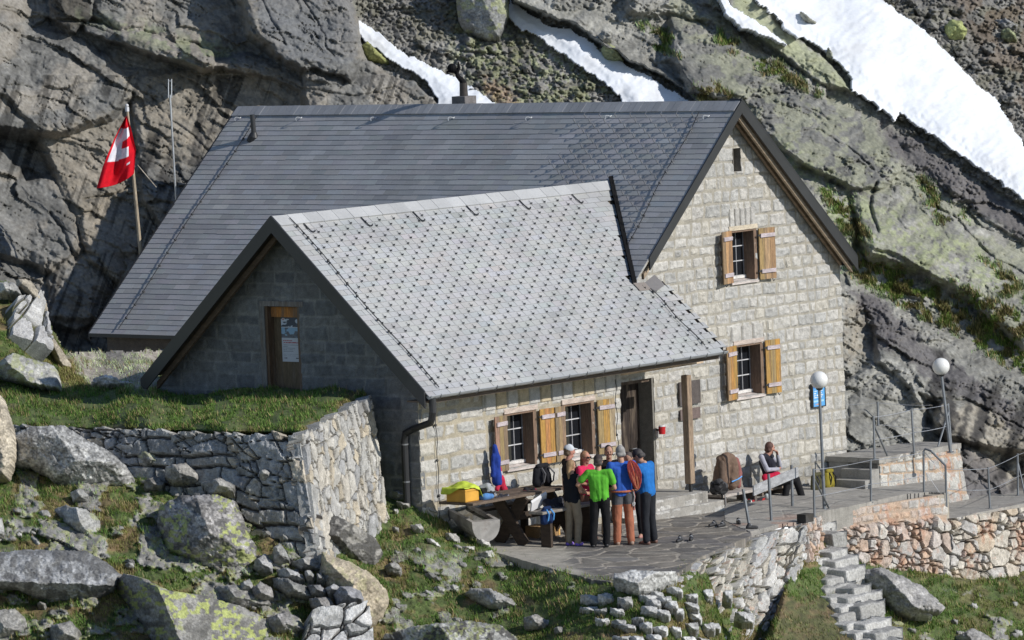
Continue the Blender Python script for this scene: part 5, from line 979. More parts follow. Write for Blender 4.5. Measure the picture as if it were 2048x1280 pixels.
# loose low wall of pale stones left of the curved wall
r_=random.Random(5); k=0
lw=wroot('low_stone_wall','tumbled low wall of separate pale stones set in the turf under the terrace corner',PD(1260,1280,81))
ROWS=[(1160,1350,1196,5,40,24),(1300,1390,1186,3,34,18),(1158,1400,1222,8,36,18),(1290,1400,1206,3,34,20),(1180,1330,1240,4,30,12),(1240,1430,1252,6,38,18),(1230,1420,1272,6,38,18),(1200,1440,1292,7,38,16),(1390,1480,1188,2,30,30),(1400,1440,1250,1,30,24),(1470,1510,1240,1,40,30)]
for x0,x1,y0,n_s,ww,hh in ROWS:
    for i in range(n_s):
        if r_.random()<.10: continue
        cx=x0+(x1-x0)*(i+.5)/n_s+r_.uniform(-6,6); cy=y0+r_.uniform(-6,6)+(cx-x0)*.03; w_=ww*r_.uniform(.75,1.15)/2; h_=hh*r_.uniform(.6,1.1)/2; sk=r_.uniform(-.3,.5)
        o=[(cx-w_+r_.uniform(0,4),cy-h_*.8-sk*4),(cx-w_*.2,cy-h_+r_.uniform(-2,2)),(cx+w_*.8,cy-h_*.9+sk*5),(cx+w_,cy+h_*.2+sk*4),(cx+w_*.8,cy+h_),(cx-w_*.4,cy+h_*.95),(cx-w_,cy+h_*.5)]
        boulder('stone',o,float(gdepth(cx,cy))-.30,[(r_.uniform(.5,1.2),-1.5,-.05),(-.9,.3,-.03),(.1,.7,-.04)],'',901+k*3,tuple(np.array((.46,.46,.455))*r_.uniform(.8,1.15)),noise=.018,res=1.25,parent=lw,dark=.1); k+=1
# pale slabs on the bank at far left
sl=wroot('slab_wall','steep bank face of pale split slabs with grass in the joints at far left',PD(60,690,93.5))
quad_sheet(lambda s,t:rubble(s,t,583,.30,.42,[(.46,.46,.45),(.42,.42,.42),(.50,.49,.47)],(.10,.10,.045),gap=.06,rel=.10,warp=.4),PD(30,600,94.0),PD(88,585,95.2),PD(18,672,93.3),PD(104,702,93.6),.016,parent=sl,back=.4)
boulder('boulder',[(60,560),(84,590),(95,660),(130,712),(150,742),(115,738),(100,700),(86,640),(72,600),(30,575),(35,555)],94.6,[(.8,-.6,-.3),(-.5,.2,-.2)],'long tan rock rib beside the slab-faced bank',585,(.38,.34,.27))
# stone steps down to the meadow
ss_=wroot('stone_steps','rough granite block steps descending from the cement path to the meadow',PD(1740,1290,88.6))
ns=14
for i in range(ns):
    f_=i/(ns-1); y=1050+f_*236; xl=1608+(1718-1608)*f_**1.4+9*math.sin(i*2.3); xr=1672+(1806-1672)*f_+9*math.sin(i*1.7); Yd=93.0-f_*4.7
    xs=[xl]+([xl+(xr-xl)*r_.uniform(.35,.65)] if i%4!=2 else [])+[xr]
    for a,b_ in zip(xs[:-1],xs[1:]):
        P0=PD(a,y,Yd); wl_=(b_-a)/66.; kc=tuple(np.array((.42,.415,.40))*r_.uniform(.72,1.18)); B=MB(); n_=5; top=[];
        for jj in range(n_+1):
            for q in range(3): top.append(P0+U*(wl_*jj/n_-.005*0)+V*(-.22*q+r_.uniform(-.03,.03)*(q==0))+Z*(r_.uniform(-.022,.022)))
        bot=[t-Z*.24+V*.03 for t in top]; T_=len(top); idx=lambda jj,q:jj*3+q; F=[]
        for jj in range(n_):
            for q in range(2): F+=[(idx(jj,q),idx(jj+1,q),idx(jj+1,q+1),idx(jj,q+1))]
            F+=[(idx(jj,0),idx(jj,0)+T_,idx(jj+1,0)+T_,idx(jj+1,0)),(idx(jj,2),idx(jj+1,2),idx(jj+1,2)+T_,idx(jj,2)+T_)]
        for jj in (0,n_): F+=[(idx(jj,0),idx(jj,1),idx(jj,1)+T_,idx(jj,0)+T_),(idx(jj,1),idx(jj,2),idx(jj,2)+T_,idx(jj,1)+T_)]
        B.add(top+bot,F,kc); B.build('step_block',M_boulder,ss_,bevel=.035)

# small stones half sunk in the turf
r_=random.Random(21); k=0
while k<46:
    x=r_.uniform(10,1130) if k<34 else r_.uniform(1620,2040); y=r_.uniform(905,1275) if k<34 else r_.uniform(1175,1275)
    if x>960 and y<1150 and x<1400: continue
    if x>640 and x<1000 and y<1100 and not(x>780 and y>1020): continue
    if 20<x<290 and y<1010 or 290<x<660 and y<1000 or 300<x<520 and y<1180 or y>1095 and x<240 and y<1230 or 140<x<780 and y>1100 and x>520 or 150<x<600 and y>1150: 
        if r_.random()<.93: continue
    w=r_.uniform(7,17); h=w*r_.uniform(.45,.75); o=[(x+w*math.cos(t)*r_.uniform(.8,1.1),y+h*math.sin(t)*r_.uniform(.8,1.1)) for t in np.linspace(0,2*math.pi,8)[:-1]]
    boulder('stone',o,float(gdepth(x,y))-.17,[(1.2,-1.5,-.04),(-1.2,.1,-.03),(.2,1.0,-.03)],'small grey stone half sunk in the turf',1500+k*3,tuple(np.array((.32,.315,.30))*r_.uniform(.7,1.3)),cat='stone',noise=.015,res=1.3,dark=.3,group='small stones scattered in the turf'); k+=1
# =============== RAILINGS, LAMPS, FURNITURE, GEAR ===============
def lm(name,c,rough=.75,**k): return mat(name,c,rough,**k)
M_steel=mat('grey_steel_post',(.20,.215,.235),.5,metal=.5,n1=(6,.2),bump=None)
M_cable=mat('steel_cable',(.55,.56,.58),.4,metal=.6,bump=None)
M_globe=mat('opal_globe',(.80,.80,.79),.22,n1=(2,.01),bump=None,spec=.6)
M_cloth=mat('cloth',attr=True,rough=.9,n1=(12,.15),bump=(40,.3,.004),spec=.2)
M_leather=mat('dark_plastic',attr=True,rough=.55,n1=(9,.2),bump=None)
def lamp(xb,yb,xs,ys,r,label,base):
    P=base; Yl=depth(P); S=PD(xs,ys,Yl); o=root('street_lamp',label,'lamp',P,group='globe lamps on steel poles')
    b=MB(); b.tube([P,P+(S-P)*.35,S-Z*r*.9],[.035,.03,.028],10); b.tube([P,P+Z*.02],.07,12); b.build('pole',M_steel,o)
    b=MB(); b.tube([S-Z*(r+.02),S-Z*(r*.86)],[.05,.075],14); b.build('collar',M_darkmetal,o)
    b=MB(); b.sphere(S,r,36,24); b.build('globe',M_globe,o,smooth=True); return o
lb=g(*T(1649,1020)); l2=g(*hz(1901,905,zbp)) 
lamp(0,0,1638,760,.165,'white globe lamp on a pole standing in front of the gable wall',lb)
lamp(0,0,1882,733,.168,'white globe lamp on a pole at the end of the raised platform',l2)
def railpost(P,top,o,brace=None,r=.022):
    b=MB(); b.tube([P,top],r,8); b.tube([P,P+Z*.012],.05,10); p=b.build('post',M_steel,o)
    if brace is not None: k=MB(); k.tube([P+(top-P)*.8,brace],r*.85,8); k.build('brace',M_steel,o)
    return p
def cable(pts,o,r=.006,sag=.015):
    b=MB(); 
    for a,c in zip(pts[:-1],pts[1:]): b.tube([a+(c-a)*t-Z*sag*4*t*(1-t) for t in np.linspace(0,1,6)],r,5)
    return b.build('cable',M_cable,o)
def tp2(base,x,y): return PD(x,y,depth(base))
# railing along the cement path
pr_=root('cable_railing','steel post railing with two cables along the cement path from the lamp to the hoop','railing',g(*T(1630,1036)))
A0=g(*T(1629,1034)); A1=g(*T(1742,1005)); A0t=tp2(A0,1627,937); A1t=tp2(A1,1741,918)
railpost(A0,A0t,pr_,brace=g(*T(1659,1018))); railpost(A1,A1t,pr_)
Q0=g(*T(1848,986)); Q0t=tp2(Q0,1847,903); q1v=float(T(1848,986)[1]); Q1=g(*hv(1893,1014,v3+.03)); Q1t=tp2(Q1,1891,935)
b=MB(); b.tube([Q0,Q0t,tp2(Q0,1851,897)*.6+tp2(Q0,1849,899)*.4,tp2(Q1,1862,902),tp2(Q1,1886,926),Q1t+Z*.04,Q1t-Z*.05,Q1],.022,8); b.build('hoop',M_steel,pr_)
W0=PD(1575,945,depth(A0)+.6)
for f in (.97,.42): cable([A0+(A0t-A0)*f,A1+(A1t-A1)*f,Q0+(Q0t-Q0)*f],pr_)
b=MB(); b.tube([PD(1850,905,depth(Q0)),PD(1889,952,depth(Q1))],.005,5); b.tube([PD(1852,945,depth(Q0)),PD(1889,1000,depth(Q1))],.005,5); b.build('stair_cable',M_cable,pr_)
lr_=root('cable_railing','steel post railing with two cables along the lower path at the right edge','railing',Q1)
B1=g(*hz(1980,1017,ztl)); B1t=tp2(B1,1976,934); B2=g(*hz(2036,991,ztl)); B2t=tp2(B2,2035,907); B3=B2+(B2-B1)*1.5
railpost(B1,B1t,lr_); railpost(B2,B2t,lr_,brace=PD(2052,998,depth(B2)))
for f in (.96,.45): cable([Q1+(Q1t-Q1)*f,B1+(B1t-B1)*f,B2+(B2t-B2)*f,B3+(B2t-B2)*f],lr_)
ur_=root('cable_railing','steel post railing with two cables around the raised platform','railing',g(ub0+1,vb,zbp))
def hp(x,y): return g(*hz(x,y,zbp))
C1,C2_,C3,C4=hp(1749,918),hp(1828,905),hp(1902,888),hp(1758,887)
for P,(tx,ty),br in ((C1,(1747,832),hp(1775,912)),(C2_,(1823,817),None),(C3,(1896,807),hp(1876,893)),(C4,(1755,803),None)): railpost(P,tp2(P,tx,ty),ur_,brace=br)
for f in (.97,.45): cable([C1+(tp2(C1,1747,832)-C1)*f,C2_+(tp2(C2_,1823,817)-C2_)*f,C3+(tp2(C3,1896,807)-C3)*f],ur_)
gw=g(3.5,.6,0); 
for f in (.97,.45): cable([PD(1692,806+ (1-f)*86,depth(C4)),C4+(tp2(C4,1755,803)-C4)*f,PD(1860,808+(1-f)*88,depth(C4))],ur_,r=.004)
# plank rail by the seat
pk=root('plank_rail','grey plank guard rail on three leaning steel posts at the terrace edge','railing',g(*T(1543,1043)))
for (x,y),(tx,ty) in (((1499,1054),(1486,978)),((1543,1043),(1537,948)),((1585,1014),(1583,930))):
    P=g(*T(x,y)); railpost(P,tp2(P,tx,ty),pk,r=.027)
pa_,pb_=g(*T(1543,1043)),g(*T(1585,1014)); a_=PD(1501,973,depth(pa_)-.15); b_=PD(1589,942,depth(pb_)-.05); d_=b_-a_
a_=PD(1501,982,depth(pa_)+.25); b_=PD(1590,944,depth(pb_)-.04); d_=b_-a_; nn_=np.cross(d_,Z); nn_/=np.linalg.norm(nn_); nn_=nn_ if nn_@fw<0 else -nn_
b=MB(); b.obox(a_-Z*.09+nn_*.04,d_,nn_*.03,Z*.19,(.33,.335,.35)); b.build('plank',M_woodh,pk,bevel=.005)
P=PD(1612,1046,depth(g(*T(1625,1046)))-.15); b=MB(); b.obox(P,U*.24,-V*.2,Z*.15,(.05,.045,.04)); b.build('post_socket',M_render,None,label='dark square block set under the first railing post at the top of the steps',cat='block')
# ---------- picnic table ----------
def tbl(u,v,z): return g(u,v,z)
tzz=lambda u,v:float(tz(u,v))
tv=1.85; tu0=float(hv(945,1007,tv+.38)[0]); tu1=float(hv(1140,985,tv+.35)[0]); ttz=float(hv(945,1007,tv+.38)[2])
tb=root('picnic_table','long dark wooden picnic table with crossed legs in front of the wing wall','table',g((tu0+tu1)/2,tv,tzz(-9,tv)))
b=MB()
for i in range(5): b.ubox(tu0+.02*(i%2),tu1-.03*(i%3),tv-.38+i*.155,tv-.38+i*.155+.148,ttz-.045,ttz,tuple(np.array((.13,.095,.07))*random.uniform(.7,1.35)))
b.build('table_top',M_woodh,tb,bevel=.004)
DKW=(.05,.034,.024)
for ux in (float(hv(1022,1060,tv)[0]),float(hv(1122,1050,tv)[0])):
    zg=tzz(ux,tv)
    for s in (-1,1):
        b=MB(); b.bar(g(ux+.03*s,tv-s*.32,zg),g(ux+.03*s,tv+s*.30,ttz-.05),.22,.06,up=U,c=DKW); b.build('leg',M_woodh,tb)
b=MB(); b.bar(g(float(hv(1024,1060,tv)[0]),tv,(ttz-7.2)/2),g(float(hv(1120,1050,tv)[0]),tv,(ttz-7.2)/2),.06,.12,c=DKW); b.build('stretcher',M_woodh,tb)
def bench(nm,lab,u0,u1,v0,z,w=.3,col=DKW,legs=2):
    o=root('bench',lab,'bench',g((u0+u1)/2,v0+w/2,tzz((u0+u1)/2,v0))); b=MB()
    for i in range(2): b.ubox(u0,u1,v0+i*w/2,v0+(i+1)*w/2-.008,z-.045,z,tuple(np.array(col)*random.uniform(.8,1.2)))
    b.build('seat',M_woodh,o,bevel=.004)
    for ux in (u0+.25,u1-.3):
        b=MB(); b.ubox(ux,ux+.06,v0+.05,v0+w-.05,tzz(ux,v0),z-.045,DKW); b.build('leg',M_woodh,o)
    return o
bench('bench','low wooden bench in front of the picnic table at its right half',tu1-1.5,tu1+.15,tv+.62,ttz-.27,.32,(.28,.25,.22))
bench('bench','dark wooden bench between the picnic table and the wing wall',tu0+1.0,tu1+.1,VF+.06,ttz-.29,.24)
# ---------- stone trough ----------
cxp=[(948,1020),(994,1040),(998,1062),(990,1078),(975,1086),(955,1080)]
tp0=g(*T(985,1082)); Yt=depth(g(*T(985,1100)))
tr=root('stone_trough','round ended grey stone water trough left of the picnic table','trough',PD(960,1082,Yt))
F0=PD(975,1060,Yt+.0); ax=PD(905,1022,Yt+1.2)-PD(975,1060,Yt); ax=ax*1.0; wd_=CR*.0+np.cross(ax/np.linalg.norm(ax),Z); wd_/=np.linalg.norm(wd_)
b=MB(); n=14; out=[];inn=[]
for k in range(n+1):
    t=math.pi*k/n; out.append((-.27*math.cos(t),-.36*math.sin(t)**.8)); inn.append((-.20*math.cos(t),-.24*math.sin(t)**.8))
c0=PD(972,1042,Yt)
E0=[c0+wd_*x+Z*y for x,y in out]; E1=[p+ax for p in E0]; I0=[c0+ax*.07+wd_*x+Z*y for x,y in inn]; I1=[c0+ax*.95+wd_*x+Z*y for x,y in inn]; n1_=n+1
sc_=(.33,.315,.30); b.add(E0+E1,[(k,k+1,n1_+k+1,n1_+k) for k in range(n)]+[tuple(range(n1_)),tuple(range(2*n1_-1,n1_-1,-1))],sc_); b.add(I0+I1,[(k,n1_+k,n1_+k+1,k+1) for k in range(n)]+[tuple(range(n1_)),tuple(range(n1_,2*n1_))],sc_)
b.add([E0[0],I0[0],I1[0],E1[0],E0[-1],I0[-1],I1[-1],E1[-1]],[(0,1,2,3),(4,7,6,5),(0,4,5,1),(3,2,6,7)],sc_)
b.build('basin',mat('wet_granite',attr=True,rough=.7,n1=(6,.2),n2=(4,.25),tint=(3.2,.85,(.10,.075,.065)),bump=(30,.4,.01)),tr)
b=MB(); b.add([I0[0]-Z*.06,I0[-1]-Z*.06,I1[-1]-Z*.06,I1[0]-Z*.06],[(0,1,2,3)],(1,1,1)); b.build('water',mat('trough_water',(.03,.035,.025),.03,bump=None),tr)
# ---------- soft shapes by voxel remesh ----------
def capsules(name,caps,vox,col,m,parent,smooth_it=4,fold=0,fseed=0,label=None,cat=None,group=None,colfn=None,ell=(),zmin=None):
    """union of tapered capsules (world coordinates) grown into one continuous skin"""
    b=MB()
    for (p,q,r0,r1) in caps:
        p=np.asarray(p,float);q=np.asarray(q,float); d=q-p; L=np.linalg.norm(d)
        if L<1e-5: b.sphere(p,r0,12,8); continue
        d/=L; x=np.cross(d,[0,0,1.] if abs(d[2])<.9 else [1.,0,0]); x/=np.linalg.norm(x); y=np.cross(d,x); n=12; pts=[]; rows=[]
        for a in (-90,-60,-30,0): rows.append((p+d*r0*math.sin(math.radians(a)),r0*math.cos(math.radians(a))))
        for a in (0,30,60,90): rows.append((q+d*r1*math.sin(math.radians(a)),r1*math.cos(math.radians(a))))
        b.tube([r[0] for r in rows],[max(r[1],1e-4) for r in rows],n)
    for (c,r,s3,ax_) in ell: # ellipsoids: centre, radius, scale3, 3x3 frame rows
        k=len(b.v); b.sphere((0,0,0),r,16,12,sc3=s3)
        for i in range(k,len(b.v)): b.v[i]=tuple(np.asarray(c)+np.asarray(b.v[i])@np.asarray(ax_))
    me=npmesh(name,np.array(b.v),b.f); o=bpy.data.objects.new('tmp',me); COL.objects.link(o)
    r=o.modifiers.new('r','REMESH'); r.mode='VOXEL'; r.voxel_size=vox
    s=o.modifiers.new('s','SMOOTH'); s.iterations=smooth_it; s.factor=.5
    dg=bpy.context.evaluated_depsgraph_get(); ev=o.evaluated_get(dg); m2=ev.to_mesh(); nv=len(m2.vertices); V_=np.empty(nv*3,np.float32); m2.vertices.foreach_get('co',V_); V_=V_.reshape(-1,3).astype(float)
    N_=np.empty(nv*3,np.float32); m2.vertices.foreach_get('normal',N_); N_=N_.reshape(-1,3)
    F=[tuple(p.vertices) for p in m2.polygons]; ev.to_mesh_clear(); bpy.data.objects.remove(o); bpy.data.meshes.remove(me)
    if fold: 
        w_=fbm(V_@CR*9+fseed,V_[:,2]*5+V_@V*3,fseed,3)-.5; V_=V_+N_*(fold*2*w_)[:,None]
    if zmin is not None: V_[:,2]=np.maximum(V_[:,2],zmin+.012*np.sin(V_@CR*25))
    c=np.ones((nv,3))*np.array(col) if colfn is None else colfn(V_)
    return obj(name,V_,F,m,parent,col=c,smooth=True,label=label,cat=cat,group=group)
def single(name,caps,vox,col,m,label,cat,fold=.01,fseed=1,colfn=None,ell=(),group=None):
    return capsules(name,caps,vox,col,m,None,3,fold,fseed,label,cat,group,colfn,ell)
tt_=lambda x,v=tv:g(*hv(x[0],x[1],v))
# crate under the yellow cloth
Pc=tt_((905,1000),tv+.2); cq_=hv(931,1003,tv+.20); ut=float(cq_[0])
cr=root('plastic_crate','yellow plastic crate on the left end of the picnic table','crate',g(ut+.3,tv,ttz))
b=MB(); YC=(.62,.33,.05)
for (a0,a1,c0_,c1) in ((ut,ut+.36,tv-.22,tv-.2),(ut,ut+.36,tv+.18,tv+.20),(ut,ut+.02,tv-.2,tv+.18),(ut+.34,ut+.36,tv-.2,tv+.18)): b.ubox(a0,a1,c0_,c1,ttz+.002,ttz+.22,YC)
b.ubox(ut,ut+.36,tv-.2,tv+.2,ttz+.002,ttz+.015,YC); b.build('box',lm('yellow_plastic',(1,1,1),.5,attr=True,bump=None),cr)
b=MB(); b.ubox(ut-.015,ut+.375,tv+.19,tv+.215,ttz+.19,ttz+.225,YC); b.ubox(ut-.018,ut+.005,tv-.22,tv+.19,ttz+.19,ttz+.225,YC); b.build('rim',lm('yellow_plastic',(1,1,1)),cr)
# draped cloth
xx,yy=np.meshgrid(np.linspace(-.06,.50,60),np.linspace(-.30,.24,44)); top=.245+.10*np.exp(-((xx-.22)/.14)**2)*np.exp(-((yy-.0)/.2)**2)+.03*(fbm(xx*9,yy*9,3,3)-.5)
drop=np.clip(-xx-.02,0,1)*2.6*sst(.15,-.2,yy)+np.clip(xx-.36,0,1)*1.9+np.clip(yy-.21,0,1)*1.5*sst(.05,.3,xx); zc=ttz+top-drop+.006*np.sin(xx*18+yy*14)
b_=g(ut+xx,tv+yy,zc).reshape(-1,3); v,F,c=skirt(b_,grid_faces(60,44),np.ones((60*44,3))*np.array((.50,.60,.07)),-Z*.012); obj('cloth',v,F,M_cloth,col=c,smooth=True,label='fluorescent yellow-green cloth draped over the yellow crate',cat='cloth')
def lump(x,y,v,sx,sz,col,label,cat,n=5,seed=1,name='bag',colfn=None,zoff=0,P=None,vox=.014):
    r=random.Random(seed); P=g(*hv(x,y,v)) if P is None else P; caps=[]
    for i in range(n):
        a=P+U*r.uniform(-sx,sx)*.7+V*r.uniform(-.06,.06)+Z*(sz*.4+r.uniform(-.2,.2)*sz); q=P+U*r.uniform(-sx,sx)*.8+V*r.uniform(-.08,.08)+Z*(sz*.45+r.uniform(-.3,.35)*sz); caps.append((a,q,sz*r.uniform(.32,.45),sz*r.uniform(.25,.4)))
    return single(name,caps,vox,col,M_cloth,label,cat,.02,seed,colfn)
mixc=lambda c1,c2,th=.5,s=7:(lambda V_:np.where((fbm(V_@CR*s,V_[:,2]*s,5,3)>th)[:,None],np.array(c1),np.array(c2)))
lump(973,995,tv+.0,.16,.24,(.1,.1,.1),'grey and black bag on the table right of the crate','bag',6,3,colfn=mixc((.35,.36,.38),(.03,.03,.035)))
lump(975,1001,tv+.25,.13,.13,(.10,.25,.55),'small blue pouch at the table edge beside the grey bag','pouch',4,4,'pouch')
lump(1002,1000,tv+.2,.2,.09,(.1,.1,.12),'heap of dark climbing gear in the middle of the table','climbing gear',8,5,'gear_heap',mixc((.20,.20,.24),(.03,.03,.04),.5,16))
def backpack(P,w,h,d,col,label,seed=0,strap=(.05,.05,.06),name='backpack'):
    o=root(name,label,'backpack',P); caps=[]
    for s in (-1,1): caps+= [(P+U*s*w*.25+Z*h*.2,P+U*s*w*.22+Z*h*.75,h*.24,h*.2),(P+U*s*w*.2+V*d*.2+Z*h*.25,P+U*s*w*.2+V*d*.2+Z*h*.55,h*.18,h*.15)]
    capsules('sack',caps,.014,col,M_cloth,o,3,.015,seed)
    capsules('lid',[(P-U*w*.25+Z*h*.92+V*.02,P+U*w*.25+Z*h*.92+V*.02,h*.13,h*.13)],.014,np.array(col)*.8,M_cloth,o,3,.01,seed)
    for s in (-1,1):
        b=MB(); b.tube([P+U*s*w*.2+Z*h*.85+V*(d*.3),P+U*s*w*.24+Z*h*.6+V*(d*.62),P+U*s*w*.26+Z*h*.25+V*(d*.5),P+U*s*w*.26+Z*h*.1+V*d*.2],.014,6,c=strap); b.build('strap',M_cloth,o)
    return o
backpack(g(float(hv(1090,1000,tv)[0]),tv-.05,ttz),.50,.40,.3,(.022,.022,.027),'black backpack with grey straps lying on the right end of the table',2,(.14,.14,.15))
lump(1060,990,tv+.05,.14,.15,(.3,.02,.06),'dark red and black bag leaning left of the black backpack','bag',4,7,colfn=mixc((.22,.015,.05),(.02,.02,.025)))
lump(1042,996,tv+.1,.07,.10,(.02,.02,.02),'small black pouch left of the dark red bag','pouch',3,8,'pouch')
lump(1108,1018,tv+.62,.22,.22,(.02,.02,.025),'dark jackets and bags piled on the bench beside the table','bag',6,17,'bag_pile',mixc((.02,.02,.03),(.06,.06,.07),.55,9))
b=MB(); P=g(*hv(1060,1020,tv+.48)); b.obox(P,U*.42+Z*.12,V*.02+Z*-.04,Z*.16+V*.03,(.62,.62,.64)); b.build('map_sheet',mat('poster_print'),None,label='white folded sheet leaning on the bench in front of the table',cat='paper')
backpack(g(*hv(1093,1048,tv+.85)),.28,.30,.2,(.012,.03,.10),'dark blue backpack with light blue straps on the ground by the bench',5,(.10,.33,.70))
bx=root('cardboard_box','brown cardboard box under the bench beside the hikers legs','box',g(*T(1105,1074))); Pb=g(*T(1078,1078)); b=MB(); b.obox(Pb-V*.3,U*.55,V*.3,Z*.2,(.33,.20,.09)); b.obox(Pb+U*.56-V*.3,U*.04,V*.3,Z*.22,(.60,.36,.12)); b.build('carton',M_render,bx)
b=MB(); b.obox(Pb-V*.3+Z*.205,U*.3,V*.3,Z*.012-U*0,(.36,.23,.11)); b.build('flap',M_render,bx)
# jacket and scarf hanging on the left shutter
P=g(*hv(990,893,VF+.20)); single('jacket',[(P+Z*.0,P-Z*.2,.045,.07),(P-Z*.2,P-Z*.62+U*.02,.08,.09),(P-Z*.15-U*.05,P-Z*.5-U*.08,.04,.045)],.012,(.02,.05,.28),M_cloth,'blue rain jacket hanging on the brown shutter','jacket',.02,4)
P2=g(*hv(1000,952,VF+.22)); single('scarf',[(P2+Z*.14,P2-Z*.05,.05,.07),(P2-Z*.05,P2-Z*.26+U*.1,.09,.06),(P2-Z*.05,P2-Z*.22-U*.1,.06,.045)],.012,(.5,.03,.06),M_cloth,'red and white patterned cloth bag hanging below the blue jacket','bag',.025,8,colfn=lambda V_:np.where((V_[:,2]>P2[2]+.02)[:,None]&(fbm(V_@CR*9,V_[:,2]*9,5,2)>.45)[:,None],np.array((.45,.42,.42)),np.array((.52,.03,.07))))
# shoes on the terrace
def shoe(P,dirv,label,col,group=None,L=.27):
    d=np.array(dirv)/np.linalg.norm(dirv); s=np.cross(d,Z); o=root('shoe',label,'shoe',P,group=group)
    capsules('upper',[(P+Z*.05-d*L*.3,P+Z*.045+d*L*.28,.042,.032),(P-d*L*.3+Z*.06,P-d*L*.22+Z*.10,.036,.034)],.009,col,M_leather,o,2)
    b=MB(); b.obox(P-d*L*.46-s*.042,d*L*.95,s*.084,Z*.018,(.25,.24,.22)); b.build('sole',M_leather,o,bevel=.008)
    b=MB(); b.tube([P-d*L*.1-s*.03+Z*.085,P-d*L*.08+Z*.10,P-d*L*.1+s*.03+Z*.085],.01,5,c=(.35,.36,.38)); b.build('strap',M_cloth,o)
for (x,y,dv,lb_) in ((1358,1086,(U*-1+V*.3),'left one of the pair of black sandals on the flagstones'),(1382,1083,(U*-.8+V*.5),'right one of the pair of black sandals on the flagstones'),(1425,1055,-U,'black slipper nearest the shadow of the plank'),(1442,1056,-U,'black slipper right beside the other near the plank shadow'),(1478,1050,-U+V,'dark shoe left of the first plank post'),(1505,1060,U+V,'dark shoe right of the first plank post')):
    shoe(g(*T(x,y)),dv,lb_,(.03,.03,.033))
# coffee table with the brown jacket
jz=float(hv(1450,985,.75)[2]); j0=float(hv(1447,985,.95)[0]); j1=float(hv(1512,972,.95)[0])
sbn=root('bench','short wooden bench against the gable wall under the brown jacket','bench',g((j0+j1)/2,.7,-7.5)); 
ju=.55
b=MB(); b.ubox(j0-.05,j1+.1,.50,.98,jz-.05,jz-.0,(.40,.36,.33)); b.build('seat',M_woodh,sbn,bevel=.005)
for ux in (j0+.02,j1-.05): b=MB(); b.ubox(ux,ux+.07,.52,.95,tzz(ux,.7),jz-.05,(.12,.10,.09)); b.build('leg',M_woodh,sbn)
P=g((j0+j1)/2+.03,.62,jz)
ja=root('jacket','brown fleece jacket draped over a tall pack on the short bench','jacket',P)
capsules('body',[(P-U*.18+Z*.18,P-U*.10+Z*.52,.17,.14),(P+U*.16+Z*.18,P+U*.14+Z*.52,.17,.13),(P-U*.1+Z*.58,P+U*.12+Z*.60,.13,.12)],.016,(.17,.115,.085),M_cloth,ja,3,.03,3)
capsules('sleeve',[(P-U*.24+V*.08+Z*.55,P-U*.30+V*.12+Z*.28,.065,.06),(P-U*.30+V*.12+Z*.28,P-U*.26+V*.14+Z*.05,.06,.05)],.013,(.12,.085,.065),M_cloth,ja,3,.02,5)
capsules('sleeve',[(P+U*.30+V*.02+Z*.55,P+U*.36+V*.04+Z*.3,.07,.065),(P+U*.36+V*.04+Z*.3,P+U*.30+V*.06+Z*.06,.065,.05)],.013,(.26,.11,.10),M_cloth,ja,3,.02,6)
b=MB(); b.tube([P-U*.10+V*.20+Z*.19,P+U*.1+V*.195+Z*.215,P+U*.34+V*.11+Z*.24],.012,5,c=(.12,.36,.75)); b.build('blue_strap',M_cloth,ja)
# dark gear pack left of bench, gear below, backpack by the steps
lump(0,0,0,.16,.24,(.025,.025,.03),'black gear bundle at the left end of the short bench','climbing gear',7,11,'gear_bundle',mixc((.018,.018,.02),(.07,.07,.075),.56,14),P=g(*hv(1436,985,.95)))
b=MB(); P=g(*hv(1445,1000,1.05)); b.tube([P+Z*.12,P-Z*.2],.02,6,c=(.03,.03,.03)); b.tube([P+U*.08+Z*.1,P+U*.1-Z*.17],.014,6,c=(.3,.3,.3)); b.build('strap_bundle',M_cloth,None,label='black straps dangling from the gear bundle',cat='strap')
lump(0,0,0,.30,.10,(.04,.02,.02),'red and black climbing harness heap on the ground under the plank rail','climbing gear',9,13,'harness_heap',mixc((.42,.03,.03),(.035,.03,.035),.55,14),P=g(*hz(1512,1006,-7.52)))
lump(0,0,0,.10,.14,(.5,.55,.55),'pale cup shaped pouch among the harness heap','pouch',3,14,'pouch',P=g(*hz(1537,1000,-7.5)))
lump(0,0,0,.12,.09,(.45,.45,.45),'small black and white pouch at the left end of the harness heap','pouch',4,15,'pouch',mixc((.6,.6,.6),(.03,.03,.03),.52,20),P=g(*hz(1492,1008,-7.5)))
backpack(g(*T(1634,981)),.34,.34,.2,(.10,.095,.05),'dark olive backpack on the path at the foot of the gable wall',21)
backpack(g(*T(1658,976)),.28,.36,.2,(.30,.25,.04),'yellow and black backpack beside the grey steps',23,(.02,.02,.02))
# ---------- flag, mast, antenna ----------
fb=g(*hit(281,503,[0,1,0],-12.9)); ft=g(*hit(254,214,[0,1,0],-12.9)); fp=root('flagpole','tall slightly leaning flagpole with a pale top behind the left end of the roof','flagpole',fb-Z*1.5)
b=MB(); b.tube([fb-Z*1.5,fb,ft],[.045,.04,.028],8,c=(.40,.33,.24)); b.build('pole',M_wood,fp); b=MB(); b.sphere(ft+Z*.03,.035,10,8); b.tube([ft-Z*.09,ft],.04,8); b.build('finial',M_white,fp)
b=MB(); fr2=PD(275,330,depth(fb)-.02); b.tube([fr2,fr2+CR*.38-CU*.45],.012,5,c=(.4,.36,.3)); b.build('stay_rod',M_wood,fp)
